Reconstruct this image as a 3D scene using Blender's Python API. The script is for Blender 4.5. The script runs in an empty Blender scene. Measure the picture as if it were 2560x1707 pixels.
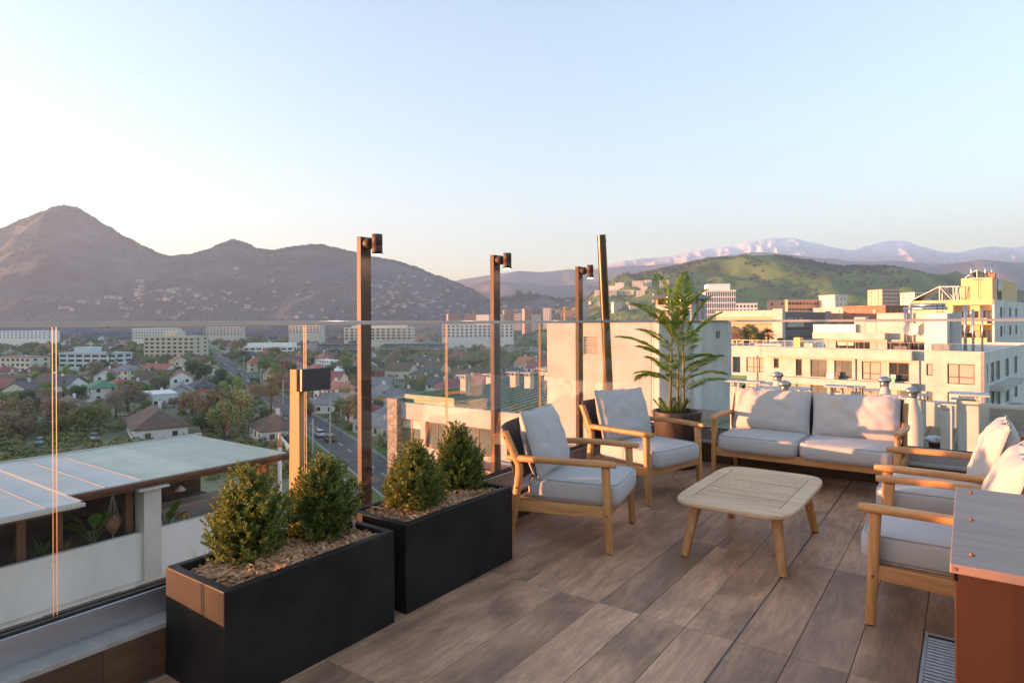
import bpy, math, random
from mathutils import Vector, Matrix, noise as mnoise
random.seed(7)
sc = bpy.context.scene
COL = sc.collection
R_ = math.radians

# ---------------------------------------------------------------- camera
FPX, CX, CY, ROLL, PSI, EYE = 1594.0, 1280.0, 804.5, R_(0.25), R_(35.6), 1.6
cam_d = bpy.data.cameras.new('camera')
cam = bpy.data.objects.new('camera', cam_d)
COL.objects.link(cam)
cam.location = (0, 0, EYE)
cam.rotation_euler = (Matrix.Rotation(PSI, 3, 'Z') @ Matrix.Rotation(R_(90), 3, 'X') @ Matrix.Rotation(-ROLL, 3, 'Z')).to_euler()
cam_d.sensor_width = 36.0
cam_d.lens = 36.0 * FPX / 2560.0
cam_d.shift_y = -(853.5 - CY) / 2560.0
cam_d.clip_start = 0.05
cam_d.clip_end = 30000
sc.camera = cam

# ---------------------------------------------------------------- sky and sun
SUN_EL = R_(1.5)
SUN_TRAVEL = (0.786, 0.618)                       # horizontal direction in which the sunlight travels
EXPOSURE = 3.38
HAZE = 1.5e-4
w = bpy.data.worlds.new('World'); sc.world = w; w.use_nodes = True
nt = w.node_tree; nt.nodes.clear()
sky = nt.nodes.new('ShaderNodeTexSky'); sky.sky_type = 'NISHITA'; sky.sun_disc = False
sky.sun_elevation = SUN_EL
sky.sun_rotation = math.atan2(-SUN_TRAVEL[0], -SUN_TRAVEL[1])
sky.altitude = 600; sky.air_density = 1.05; sky.dust_density = 2.8; sky.ozone_density = 2.05
gam = nt.nodes.new('ShaderNodeGamma'); gam.inputs[1].default_value = 0.76
bg = nt.nodes.new('ShaderNodeBackground'); bg.inputs[1].default_value = 0.15
wo = nt.nodes.new('ShaderNodeOutputWorld')
nt.links.new(sky.outputs[0], gam.inputs[0]); tint = nt.nodes.new('ShaderNodeVectorMath'); tint.operation = 'MULTIPLY'; tint.inputs[1].default_value = (1.06, 0.978, 0.92)
nt.links.new(gam.outputs[0], tint.inputs[0]); nt.links.new(tint.outputs[0], bg.inputs[0]); nt.links.new(bg.outputs[0], wo.inputs[0])
sun_d = bpy.data.lights.new('sun', 'SUN'); sun_d.energy = 2.0; sun_d.angle = R_(0.6); sun_d.color = (1.0, 0.41, 0.185)
sun = bpy.data.objects.new('sun', sun_d); COL.objects.link(sun)
_t = Vector((SUN_TRAVEL[0] * math.cos(SUN_EL), SUN_TRAVEL[1] * math.cos(SUN_EL), -math.sin(SUN_EL)))
sun.rotation_euler = _t.to_track_quat('-Z', 'Y').to_euler(); sun.location = (-20, -14, 12)
vs = sc.view_settings
vs.view_transform = 'Standard'; vs.look = 'None'; vs.exposure = EXPOSURE; vs.gamma = 1.0; vs.use_curve_mapping = False
sc.render.resolution_x, sc.render.resolution_y = 1024, 682
cy = sc.cycles
cy.use_denoising = True
cy.max_bounces = 10; cy.transparent_max_bounces = 24; cy.diffuse_bounces = 3; cy.glossy_bounces = 3; cy.volume_bounces = 1
cy.caustics_reflective = False; cy.caustics_refractive = False
cy.sample_clamp_indirect = 6.0

# ---------------------------------------------------------------- measuring helpers (survey of the place: directions from the camera station)
RV = Vector((math.cos(PSI), math.sin(PSI), 0)); FV = Vector((-math.sin(PSI), math.cos(PSI), 0))
def ray(px, py):
    x = (px - CX) / FPX; y = -(py - CY) / FPX
    x, y = x * math.cos(ROLL) + y * math.sin(ROLL), -x * math.sin(ROLL) + y * math.cos(ROLL)
    return RV * x + FV + Vector((0, 0, y))
EYEV = Vector((0, 0, EYE))
def at(px, py, D): return EYEV + ray(px, py) * D
def onz(px, py, z=0.0):
    d = ray(px, py); return EYEV + d * ((z - EYE) / d.z)
def ld(lat, D, z=0.0):
    v = RV * lat + FV * D; v.z = z; return v
def to_ld(p): return p.x * RV.x + p.y * RV.y, p.x * FV.x + p.y * FV.y

# ---------------------------------------------------------------- mesh helpers
def frame_from(d):
    d = d.normalized(); up = Vector((0, 0, 1)) if abs(d.z) < 0.95 else Vector((1, 0, 0))
    a = d.cross(up).normalized(); b = a.cross(d).normalized(); return a, b
class MB:
    def __init__(s): s.v = []; s.f = []; s.m = []; s.sm = []
    def add(s, vs, fs, mi=0, smooth=False):
        o = len(s.v); s.v.extend([tuple(p) for p in vs])
        for q in fs: s.f.append(tuple(i + o for i in q)); s.m.append(mi); s.sm.append(smooth)
        return s
    def box(s, x0, y0, z0, x1, y1, z1, mi=0):
        vs = [(x0, y0, z0), (x1, y0, z0), (x1, y1, z0), (x0, y1, z0), (x0, y0, z1), (x1, y0, z1), (x1, y1, z1), (x0, y1, z1)]
        return s.add(vs, [(0, 3, 2, 1), (4, 5, 6, 7), (0, 1, 5, 4), (1, 2, 6, 5), (2, 3, 7, 6), (3, 0, 4, 7)], mi)
    def cbox(s, x0, y0, z0, x1, y1, z1, c=0.003, mi=0):          # box with chamfered top edge
        vs = [(x0, y0, z0), (x1, y0, z0), (x1, y1, z0), (x0, y1, z0), (x0, y0, z1 - c), (x1, y0, z1 - c), (x1, y1, z1 - c), (x0, y1, z1 - c),
              (x0 + c, y0 + c, z1), (x1 - c, y0 + c, z1), (x1 - c, y1 - c, z1), (x0 + c, y1 - c, z1)]
        return s.add(vs, [(0, 3, 2, 1), (0, 1, 5, 4), (1, 2, 6, 5), (2, 3, 7, 6), (3, 0, 4, 7), (4, 5, 9, 8), (5, 6, 10, 9), (6, 7, 11, 10), (7, 4, 8, 11), (8, 9, 10, 11)], mi)
    def beam(s, p, q, wd, ht, mi=0, taper=1.0):
        p = Vector(p); q = Vector(q); a, b = frame_from(q - p)
        vs = []
        for c, k in ((p, 1.0), (q, taper)):
            for sx, sy in ((-1, -1), (1, -1), (1, 1), (-1, 1)): vs.append(c + a * (sx * wd / 2 * k) + b * (sy * ht / 2 * k))
        return s.add(vs, [(3, 2, 1, 0), (4, 5, 6, 7), (0, 1, 5, 4), (1, 2, 6, 5), (2, 3, 7, 6), (3, 0, 4, 7)], mi)
    def tube(s, pts, r, n=10, mi=0, cap=True, smooth=True):
        pts = [Vector(p) for p in pts]; rs = r if isinstance(r, (list, tuple)) else [r] * len(pts)
        vs = []; fs = []; pa = None
        for i, p in enumerate(pts):
            d = (pts[min(i + 1, len(pts) - 1)] - pts[max(i - 1, 0)])
            a, b = frame_from(d)
            if pa is not None:
                a = (pa - d.normalized() * pa.dot(d.normalized())).normalized(); b = a.cross(d.normalized())
            pa = a
            for k in range(n):
                t = 2 * math.pi * k / n; vs.append(p + (a * math.cos(t) + b * math.sin(t)) * rs[i])
        for i in range(len(pts) - 1):
            for k in range(n):
                k2 = (k + 1) % n; fs.append((i * n + k, i * n + k2, (i + 1) * n + k2, (i + 1) * n + k))
        s.add(vs, fs, mi, smooth)
        if cap:
            o = len(s.v) - len(vs); L = (len(pts) - 1) * n
            s.f.append(tuple(o + k for k in range(n))[::-1]); s.m.append(mi); s.sm.append(False)
            s.f.append(tuple(o + L + k for k in range(n))); s.m.append(mi); s.sm.append(False)
        return s
    def lathe(s, prof, n=24, c=(0, 0, 0), mi=0, smooth=True):
        vs = []; fs = []
        for (r, z) in prof:
            for k in range(n):
                t = 2 * math.pi * k / n; vs.append((c[0] + r * math.cos(t), c[1] + r * math.sin(t), c[2] + z))
        for i in range(len(prof) - 1):
            for k in range(n):
                k2 = (k + 1) % n; fs.append((i * n + k, i * n + k2, (i + 1) * n + k2, (i + 1) * n + k))
        return s.add(vs, fs, mi, smooth)
    def prism(s, poly, z0, z1, mi=0, smooth=False):
        n = len(poly); vs = [(x, y, z0) for x, y in poly] + [(x, y, z1) for x, y in poly]
        s.add(vs, [tuple(range(n))[::-1], tuple(range(n, 2 * n))], mi)
        return s.add(vs, [(k, (k + 1) % n, n + (k + 1) % n, n + k) for k in range(n)], mi, smooth)
    def squadric(s, c, a, e1, e2, n1=14, n2=32, M=None, mi=0, fn=None):
        vs = []; fs = []
        sp = lambda x, e: math.copysign(abs(x) ** e, x)
        for i in range(n1 + 1):
            ph = -math.pi / 2 + math.pi * i / n1
            for k in range(n2):
                th = 2 * math.pi * k / n2
                p = Vector((a[0] * sp(math.cos(ph), e1) * sp(math.cos(th), e2), a[1] * sp(math.cos(ph), e1) * sp(math.sin(th), e2), a[2] * sp(math.sin(ph), e1)))
                if fn: p = fn(p)
                if M: p = M @ p
                vs.append(p + Vector(c))
        for i in range(n1):
            for k in range(n2):
                k2 = (k + 1) % n2; fs.append((i * n2 + k, i * n2 + k2, (i + 1) * n2 + k2, (i + 1) * n2 + k))
        return s.add(vs, fs, mi, True)
    def walls(s, x0, x1, z0, z1, y0, y1, holes, mi=0):           # wall slab in the xz plane with rectangular openings
        xs = sorted(set([x0, x1] + [min(max(h[i], x0), x1) for h in holes for i in (0, 2)]))
        zs = sorted(set([z0, z1] + [min(max(h[i], z0), z1) for h in holes for i in (1, 3)]))
        for j in range(len(zs) - 1):
            zc = (zs[j] + zs[j + 1]) / 2; run = None
            for i in range(len(xs) - 1):
                xc = (xs[i] + xs[i + 1]) / 2
                solid = not any(h[0] < xc < h[2] and h[1] < zc < h[3] for h in holes)
                if solid: run = xs[i] if run is None else run
                if run is not None and (not solid or i == len(xs) - 2):
                    s.box(run, y0, zs[j], xs[i + 1] if solid else xs[i], y1, zs[j + 1], mi); run = None
        return s
    def mesh(s, name, mats):
        me = bpy.data.meshes.new(name); me.from_pydata(s.v, [], s.f)
        for m in (mats if isinstance(mats, (list, tuple)) else [mats]): me.materials.append(MAT[m])
        if any(s.m): me.polygons.foreach_set('material_index', s.m)
        if any(s.sm): me.polygons.foreach_set('use_smooth', s.sm)
        me.update(); return me
    def build(s, name, mats, parent=None, bevel=0, subs=0, **kw):
        o = bpy.data.objects.new(name, s.mesh(name, mats)); COL.objects.link(o)
        if parent: o.parent = parent
        if bevel:
            b = o.modifiers.new('bevel', 'BEVEL'); b.width = bevel; b.segments = 2; b.limit_method = 'ANGLE'; b.angle_limit = R_(40)
            b.harden_normals = False
        if subs: q = o.modifiers.new('subsurf', 'SUBSURF'); q.levels = subs; q.render_levels = subs
        if kw: tag(o, **kw)
        return o
def tag(o, label=None, cat=None, group=None, kind=None):
    if label: o['label'] = label
    if cat: o['category'] = cat
    if group: o['group'] = group
    if kind: o['kind'] = kind
    return o
def thing(name, label, cat, loc=(0, 0, 0), rz=0.0, group=None):
    o = bpy.data.objects.new(name, None); COL.objects.link(o); o.empty_display_size = 0.2
    o.location = loc; o.rotation_euler = (0, 0, rz); return tag(o, label, cat, group)
def link_mesh(name, me, parent=None, loc=(0, 0, 0), rot=(0, 0, 0), scale=(1, 1, 1)):
    o = bpy.data.objects.new(name, me); COL.objects.link(o); o.parent = parent
    o.location = loc; o.rotation_euler = rot; o.scale = scale; return o
KIDS = {}
def copy_tree(o, parent=None):
    c = o.copy(); COL.objects.link(c); c.parent = parent
    if o not in KIDS: KIDS[o] = list(o.children)
    for ch in KIDS[o]: copy_tree(ch, c)
    return c

# ---------------------------------------------------------------- materials
class MatDict(dict):
    def __missing__(s, k):
        s[k] = bpy.data.materials.new(k); return s[k]
MAT = MatDict()
def _nodes(name):
    m = MAT[name]; m.use_nodes = True
    t = m.node_tree; t.nodes.clear(); out = t.nodes.new('ShaderNodeOutputMaterial'); return m, t, out
def P(name, c, c2=None, scale=4.0, rough=0.6, metal=0.0, bump=0.0, bscale=40.0, stretch=(1, 1, 1), spec=0.5, detail=5.0, lo=0.35, hi=0.65, rnd=0.0, emit=None, coat=0.0, rvar=0.0, world=False, dist=0.02, sheen=0.0):
    m, t, out = _nodes(name); N = t.nodes.new; L = t.links.new
    b = N('ShaderNodeBsdfPrincipled'); L(b.outputs[0], out.inputs[0])
    b.inputs['Roughness'].default_value = rough; b.inputs['Metallic'].default_value = metal
    b.inputs['Specular IOR Level'].default_value = spec; b.inputs['Coat Weight'].default_value = coat
    if sheen: b.inputs['Sheen Weight'].default_value = sheen
    b.inputs['Base Color'].default_value = (*c, 1)
    if emit: b.inputs['Emission Color'].default_value = (*emit[:3], 1); b.inputs['Emission Strength'].default_value = emit[3]
    if c2 or bump or rvar:
        tc = N('ShaderNodeTexCoord'); mp = N('ShaderNodeMapping'); mp.inputs['Scale'].default_value = stretch
        if world:
            g = N('ShaderNodeNewGeometry'); L(g.outputs['Position'], mp.inputs[0])
        else: L(tc.outputs['Object'], mp.inputs[0])
        if rnd:
            oi = N('ShaderNodeObjectInfo'); ml = N('ShaderNodeVectorMath'); ml.operation = 'SCALE'; ml.inputs[0].default_value = (37, 53, 71)
            L(oi.outputs['Random'], ml.inputs['Scale']); L(ml.outputs[0], mp.inputs['Location'])
    if c2:
        nz = N('ShaderNodeTexNoise'); nz.inputs['Scale'].default_value = scale; nz.inputs['Detail'].default_value = detail; nz.inputs['Roughness'].default_value = 0.6
        L(mp.outputs[0], nz.inputs['Vector'])
        cr = N('ShaderNodeValToRGB'); cr.color_ramp.elements[0].position = lo; cr.color_ramp.elements[1].position = hi
        cr.color_ramp.elements[0].color = (*c, 1); cr.color_ramp.elements[1].color = (*c2, 1)
        L(nz.outputs['Fac'], cr.inputs[0]); src = cr.outputs[0]
        if rnd:
            hs = N('ShaderNodeHueSaturation'); mr = N('ShaderNodeMapRange'); mr.inputs[3].default_value = 1 - rnd; mr.inputs[4].default_value = 1 + rnd
            L(oi.outputs['Random'], mr.inputs[0]); L(mr.outputs[0], hs.inputs['Value']); L(src, hs.inputs['Color']); src = hs.outputs[0]
        L(src, b.inputs['Base Color'])
        if rvar:
            m2 = N('ShaderNodeMapRange'); m2.inputs[3].default_value = rough - rvar; m2.inputs[4].default_value = rough + rvar
            L(nz.outputs['Fac'], m2.inputs[0]); L(m2.outputs[0], b.inputs['Roughness'])
    if bump:
        n2 = N('ShaderNodeTexNoise'); n2.inputs['Scale'].default_value = bscale; n2.inputs['Detail'].default_value = 4
        L(mp.outputs[0], n2.inputs['Vector']); bp = N('ShaderNodeBump'); bp.inputs['Strength'].default_value = bump; bp.inputs['Distance'].default_value = dist
        L(n2.outputs['Fac'], bp.inputs['Height']); L(bp.outputs[0], b.inputs['Normal'])
    return m
def LEAF(name, cols, trans=0.3, rough=0.5, spec=0.4):
    m, t, out = _nodes(name); N = t.nodes.new; L = t.links.new
    g = N('ShaderNodeNewGeometry'); oi = N('ShaderNodeObjectInfo')
    cr = N('ShaderNodeValToRGB'); E = cr.color_ramp.elements
    for i, c in enumerate(cols):
        p = i / max(1, len(cols) - 1)
        e = E[i] if i < 2 else E.new(p)
        e.position = p; e.color = (*c, 1)
    L(g.outputs['Random Per Island'], cr.inputs[0])
    hs = N('ShaderNodeHueSaturation'); mr = N('ShaderNodeMapRange'); mr.inputs[3].default_value = 0.8; mr.inputs[4].default_value = 1.2
    L(oi.outputs['Random'], mr.inputs[0]); L(mr.outputs[0], hs.inputs['Value']); L(cr.outputs[0], hs.inputs['Color'])
    b = N('ShaderNodeBsdfPrincipled'); b.inputs['Roughness'].default_value = rough; b.inputs['Specular IOR Level'].default_value = spec
    L(hs.outputs[0], b.inputs['Base Color'])
    tr = N('ShaderNodeBsdfTranslucent'); L(hs.outputs[0], tr.inputs[0])
    mx = N('ShaderNodeMixShader'); mx.inputs[0].default_value = trans
    L(b.outputs[0], mx.inputs[1]); L(tr.outputs[0], mx.inputs[2]); L(mx.outputs[0], out.inputs[0]); return m
def GLASS(name, tint, refl=1.0, ior=1.45):
    m, t, out = _nodes(name); N = t.nodes.new; L = t.links.new
    tr = N('ShaderNodeBsdfTransparent'); tr.inputs[0].default_value = (*tint, 1)
    gl = N('ShaderNodeBsdfGlossy'); gl.inputs['Roughness'].default_value = 0.02; gl.inputs[0].default_value = (1, 1, 1, 1)
    fr = N('ShaderNodeFresnel'); fr.inputs[0].default_value = ior
    mu = N('ShaderNodeMath'); mu.operation = 'MULTIPLY'; mu.inputs[1].default_value = refl; L(fr.outputs[0], mu.inputs[0])
    mx = N('ShaderNodeMixShader'); L(mu.outputs[0], mx.inputs[0]); L(tr.outputs[0], mx.inputs[1]); L(gl.outputs[0], mx.inputs[2]); L(mx.outputs[0], out.inputs[0])
    return m
GLASS("glass", (0.98, 0.99, 0.985), 0.27)
P('glass_edge', (0.17, 0.115, 0.04), rough=0.5, spec=0.3)
P('teak', (0.43, 0.19, 0.066), (0.60, 0.30, 0.115), scale=3.0, stretch=(1.2, 14, 14), rough=0.48, bump=0.25, bscale=18, rnd=0.10, dist=0.004)
P('teak_y', (0.43, 0.19, 0.066), (0.60, 0.30, 0.115), scale=3.0, stretch=(14, 1.2, 14), rough=0.48, bump=0.25, bscale=18, rnd=0.10, dist=0.004)
P('teak_z', (0.43, 0.19, 0.066), (0.60, 0.30, 0.115), scale=3.0, stretch=(14, 14, 1.2), rough=0.48, bump=0.25, bscale=18, rnd=0.10, dist=0.004)
P('teak_pale', (0.50, 0.32, 0.185), (0.66, 0.46, 0.29), scale=3.0, stretch=(1.2, 16, 16), rough=0.5, bump=0.25, bscale=18, rnd=0.10, dist=0.004)
P('fabric', (0.43, 0.41, 0.40), (0.51, 0.485, 0.47), scale=160, stretch=(1, 1, 1), rough=0.95, bump=0.5, bscale=420, spec=0.1, dist=0.002, sheen=0.15)
P('fabric_piping', (0.42, 0.405, 0.40), rough=0.95, spec=0.1)
P('rope', (0.04, 0.038, 0.042), (0.10, 0.095, 0.10), scale=70, rough=0.9, bump=0.9, bscale=90, dist=0.01)
P('screw', (0.10, 0.06, 0.035), rough=0.35, metal=0.8)
P('rubber', (0.02, 0.02, 0.02), rough=0.8)
P('charcoal', (0.013, 0.011, 0.011), (0.027, 0.0225, 0.021), scale=3.5, detail=9, rough=0.52, bump=0.06, bscale=200, spec=0.16, rvar=0.08)
P('soil', (0.05, 0.03, 0.018), (0.10, 0.06, 0.035), scale=30, rough=0.95, bump=0.8, bscale=60)
P('bronze', (0.075, 0.048, 0.036), (0.095, 0.06, 0.046), scale=3, rough=0.5, metal=0.0, bump=0.05, bscale=120, spec=0.22)
P('bronze_light', (0.07, 0.055, 0.045), rough=0.33, metal=0.6)
P('steel', (0.55, 0.55, 0.56), (0.42, 0.42, 0.44), scale=8, rough=0.3, metal=1.0)
P('alu', (0.42, 0.40, 0.41), (0.52, 0.49, 0.50), scale=2.0, stretch=(1, 1, 6), rough=0.33, metal=0.75, bump=0.03, bscale=60)
P('rail_metal', (0.50, 0.45, 0.44), rough=0.3, metal=0.8)
P('stone', (0.34, 0.30, 0.27), (0.44, 0.40, 0.36), scale=12, rough=0.6, bump=0.15, bscale=90)
P('grout', (0.10, 0.09, 0.085), (0.20, 0.185, 0.17), scale=3.0, rough=0.9)
P('fin', (0.42, 0.24, 0.12), (0.45, 0.26, 0.13), scale=2, rough=0.6, spec=0.15)
P('dark_plastic', (0.035, 0.035, 0.042), (0.042, 0.042, 0.05), scale=9, rough=0.45, bump=0.05, bscale=300)
P('rust_paint', (0.034, 0.014, 0.008), (0.045, 0.019, 0.011), scale=3, stretch=(1, 1, 1), rough=0.55, metal=0.0, bump=0.04, bscale=90, spec=0.2)
P('rust_top', (0.27, 0.20, 0.18), (0.20, 0.15, 0.135), scale=3, stretch=(0.6, 5, 1), rough=0.38, bump=0.03, bscale=60)
P('red_mark', (0.55, 0.05, 0.06), (0.75, 0.62, 0.6), scale=60, rough=0.5)
P('pot', (0.034, 0.024, 0.021), (0.048, 0.034, 0.029), scale=8, rough=0.55, bump=0.08, bscale=80)
P('lens', (0.9, 0.85, 0.75), rough=0.3, emit=(1.0, 0.9, 0.72, 6.0))

# floor tile: wood-print porcelain, different on every tile
def tile_mat(name, ca, cb, cc, sgn):
    m, t, out = _nodes(name); N = t.nodes.new; L = t.links.new
    tc = N('ShaderNodeTexCoord'); oi = N('ShaderNodeObjectInfo')
    ml = N('ShaderNodeVectorMath'); ml.operation = 'SCALE'; ml.inputs[0].default_value = (37, 53, 71); L(oi.outputs['Random'], ml.inputs['Scale'])
    ad = N('ShaderNodeVectorMath'); ad.operation = 'ADD'; L(tc.outputs['Object'], ad.inputs[0]); L(ml.outputs[0], ad.inputs[1])
    def noise(scale, st, det=6, dis=0.0):
        mp = N('ShaderNodeMapping'); mp.inputs['Scale'].default_value = st; L(ad.outputs[0], mp.inputs[0])
        n = N('ShaderNodeTexNoise'); n.inputs['Scale'].default_value = scale; n.inputs['Detail'].default_value = det; n.inputs['Distortion'].default_value = dis; n.inputs['Roughness'].default_value = 0.62
        L(mp.outputs[0], n.inputs['Vector']); return n
    st = (7, 0.9, 7) if sgn == 'y' else ((0.9, 7, 7))
    big = noise(1.6, (2.4, 0.9, 1) if sgn == 'y' else (0.9, 2.4, 2.4), 3, 0.6); gr = noise(6.0, st, 8, 0.5); fine = noise(40, st, 4)
    cr = N('ShaderNodeValToRGB'); E = cr.color_ramp.elements
    E[0].position = 0.36; E[0].color = (*ca, 1); E[1].position = 0.66; E[1].color = (*cc, 1); e = E.new(0.52); e.color = (*cb, 1)
    L(big.outputs['Fac'], cr.inputs[0])
    c2 = N('ShaderNodeMapRange'); c2.inputs[1].default_value = 0.3; c2.inputs[2].default_value = 0.7; c2.inputs[3].default_value = 0.72; c2.inputs[4].default_value = 1.22; L(gr.outputs['Fac'], c2.inputs[0])
    c3 = N('ShaderNodeMapRange'); c3.inputs[1].default_value = 0.3; c3.inputs[2].default_value = 0.7; c3.inputs[3].default_value = 0.88; c3.inputs[4].default_value = 1.1; L(fine.outputs['Fac'], c3.inputs[0])
    mu = N('ShaderNodeMath'); mu.operation = 'MULTIPLY'; L(c2.outputs[0], mu.inputs[0]); L(c3.outputs[0], mu.inputs[1])
    rr = N('ShaderNodeMapRange'); rr.inputs[3].default_value = 0.82; rr.inputs[4].default_value = 1.2; L(oi.outputs['Random'], rr.inputs[0])
    m3 = N('ShaderNodeMath'); m3.operation = 'MULTIPLY'; L(mu.outputs[0], m3.inputs[0]); L(rr.outputs[0], m3.inputs[1])
    hs = N('ShaderNodeHueSaturation'); L(cr.outputs[0], hs.inputs['Color']); L(m3.outputs[0], hs.inputs['Value'])
    b = N('ShaderNodeBsdfPrincipled'); L(hs.outputs[0], b.inputs['Base Color']); b.inputs['Specular IOR Level'].default_value = 0.4
    ro = N('ShaderNodeMapRange'); ro.inputs[3].default_value = 0.36; ro.inputs[4].default_value = 0.56; L(gr.outputs['Fac'], ro.inputs[0]); L(ro.outputs[0], b.inputs['Roughness'])
    bp = N('ShaderNodeBump'); bp.inputs['Strength'].default_value = 0.22; bp.inputs['Distance'].default_value = 0.004; L(fine.outputs['Fac'], bp.inputs['Height']); L(bp.outputs[0], b.inputs['Normal'])
    L(b.outputs[0], out.inputs[0])
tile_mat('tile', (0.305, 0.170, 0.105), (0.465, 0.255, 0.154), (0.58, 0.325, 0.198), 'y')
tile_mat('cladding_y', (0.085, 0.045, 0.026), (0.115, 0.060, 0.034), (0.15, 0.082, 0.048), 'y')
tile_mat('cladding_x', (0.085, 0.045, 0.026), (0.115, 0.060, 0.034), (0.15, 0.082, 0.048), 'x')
P('rust_lid', (0.25, 0.175, 0.155), (0.18, 0.125, 0.11), scale=2.4, stretch=(0.7, 4.5, 1), rough=0.4, bump=0.03, bscale=60)
P('screw_rust', (0.16, 0.06, 0.03), (0.30, 0.13, 0.07), scale=200, rough=0.6, metal=0.3)
P('bronze_pole', (0.10, 0.075, 0.055), (0.07, 0.055, 0.045), scale=4, stretch=(3, 3, 0.4), rough=0.3, metal=0.85)
P('plaster_white', (0.62, 0.60, 0.56), (0.70, 0.68, 0.65), scale=1.2, rough=0.85, bump=0.08, bscale=30, spec=0.2)
P('grate_steel', (0.50, 0.51, 0.52), (0.42, 0.43, 0.44), scale=30, rough=0.38, metal=0.3, spec=0.6)
# ================================================================= TERRAIN, ROADS, AIR
GZ = -28.0
# ---- materials of the land
P('suburb_ground', (0.13, 0.15, 0.07), (0.24, 0.22, 0.15), scale=0.02, rough=0.95, detail=8, world=True)
P('asphalt', (0.075, 0.075, 0.078), (0.11, 0.108, 0.106), scale=0.3, rough=0.9, world=True, detail=8)
P('pavement', (0.27, 0.25, 0.22), (0.34, 0.32, 0.29), scale=0.4, rough=0.9, world=True)
P('road_paint', (0.7, 0.69, 0.66), rough=0.7)
P('lawn', (0.055, 0.11, 0.02), (0.09, 0.16, 0.03), scale=0.25, rough=0.95, world=True, detail=7)
def hill_mat(name, stops, scale, snow=None):
    m, t, out = _nodes(name); N = t.nodes.new; L = t.links.new
    g = N('ShaderNodeNewGeometry'); n = N('ShaderNodeTexNoise'); n.inputs['Scale'].default_value = scale; n.inputs['Detail'].default_value = 9; n.inputs['Roughness'].default_value = 0.65
    L(g.outputs['Position'], n.inputs['Vector'])
    cr = N('ShaderNodeValToRGB'); E = cr.color_ramp.elements
    for i, (p, c) in enumerate(stops):
        e = E[i] if i < 2 else E.new(p)
        e.position = p; e.color = (*c, 1)
    L(n.outputs['Fac'], cr.inputs[0]); col = cr.outputs[0]
    if snow:                                                            # snow lies above a ragged line and not on the steepest ribs
        sx = N('ShaderNodeSeparateXYZ'); L(g.outputs['Position'], sx.inputs[0])
        n2 = N('ShaderNodeTexNoise'); n2.inputs['Scale'].default_value = 0.016; n2.inputs['Detail'].default_value = 12; n2.inputs['Roughness'].default_value = 0.82; L(g.outputs['Position'], n2.inputs['Vector'])
        ma = N('ShaderNodeMath'); ma.operation = 'MULTIPLY_ADD'; ma.inputs[1].default_value = snow[2]; L(n2.outputs['Fac'], ma.inputs[0]); L(sx.outputs[2], ma.inputs[2])
        mr = N('ShaderNodeMapRange'); mr.inputs[1].default_value = snow[0]; mr.inputs[2].default_value = snow[1]; L(ma.outputs[0], mr.inputs[0])
        mx = N('ShaderNodeMix'); mx.data_type = 'RGBA'; L(mr.outputs[0], mx.inputs[0]); L(col, mx.inputs[6]); mx.inputs[7].default_value = (0.8, 0.8, 0.82, 1); col = mx.outputs[2]
    b = N('ShaderNodeBsdfPrincipled'); b.inputs['Roughness'].default_value = 0.95; b.inputs['Specular IOR Level'].default_value = 0.1
    L(col, b.inputs['Base Color']); L(b.outputs[0], out.inputs[0])
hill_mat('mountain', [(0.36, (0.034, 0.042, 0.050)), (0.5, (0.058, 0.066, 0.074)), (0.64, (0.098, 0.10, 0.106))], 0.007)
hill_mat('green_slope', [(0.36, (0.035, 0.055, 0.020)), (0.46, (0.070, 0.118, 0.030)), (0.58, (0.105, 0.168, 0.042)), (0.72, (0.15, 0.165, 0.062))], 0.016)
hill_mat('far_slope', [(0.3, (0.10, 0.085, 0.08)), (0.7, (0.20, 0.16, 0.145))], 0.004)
hill_mat('snow_slope', [(0.3, (0.30, 0.17, 0.13)), (0.7, (0.46, 0.28, 0.215))], 0.004, snow=(560, 800, 300))

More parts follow.
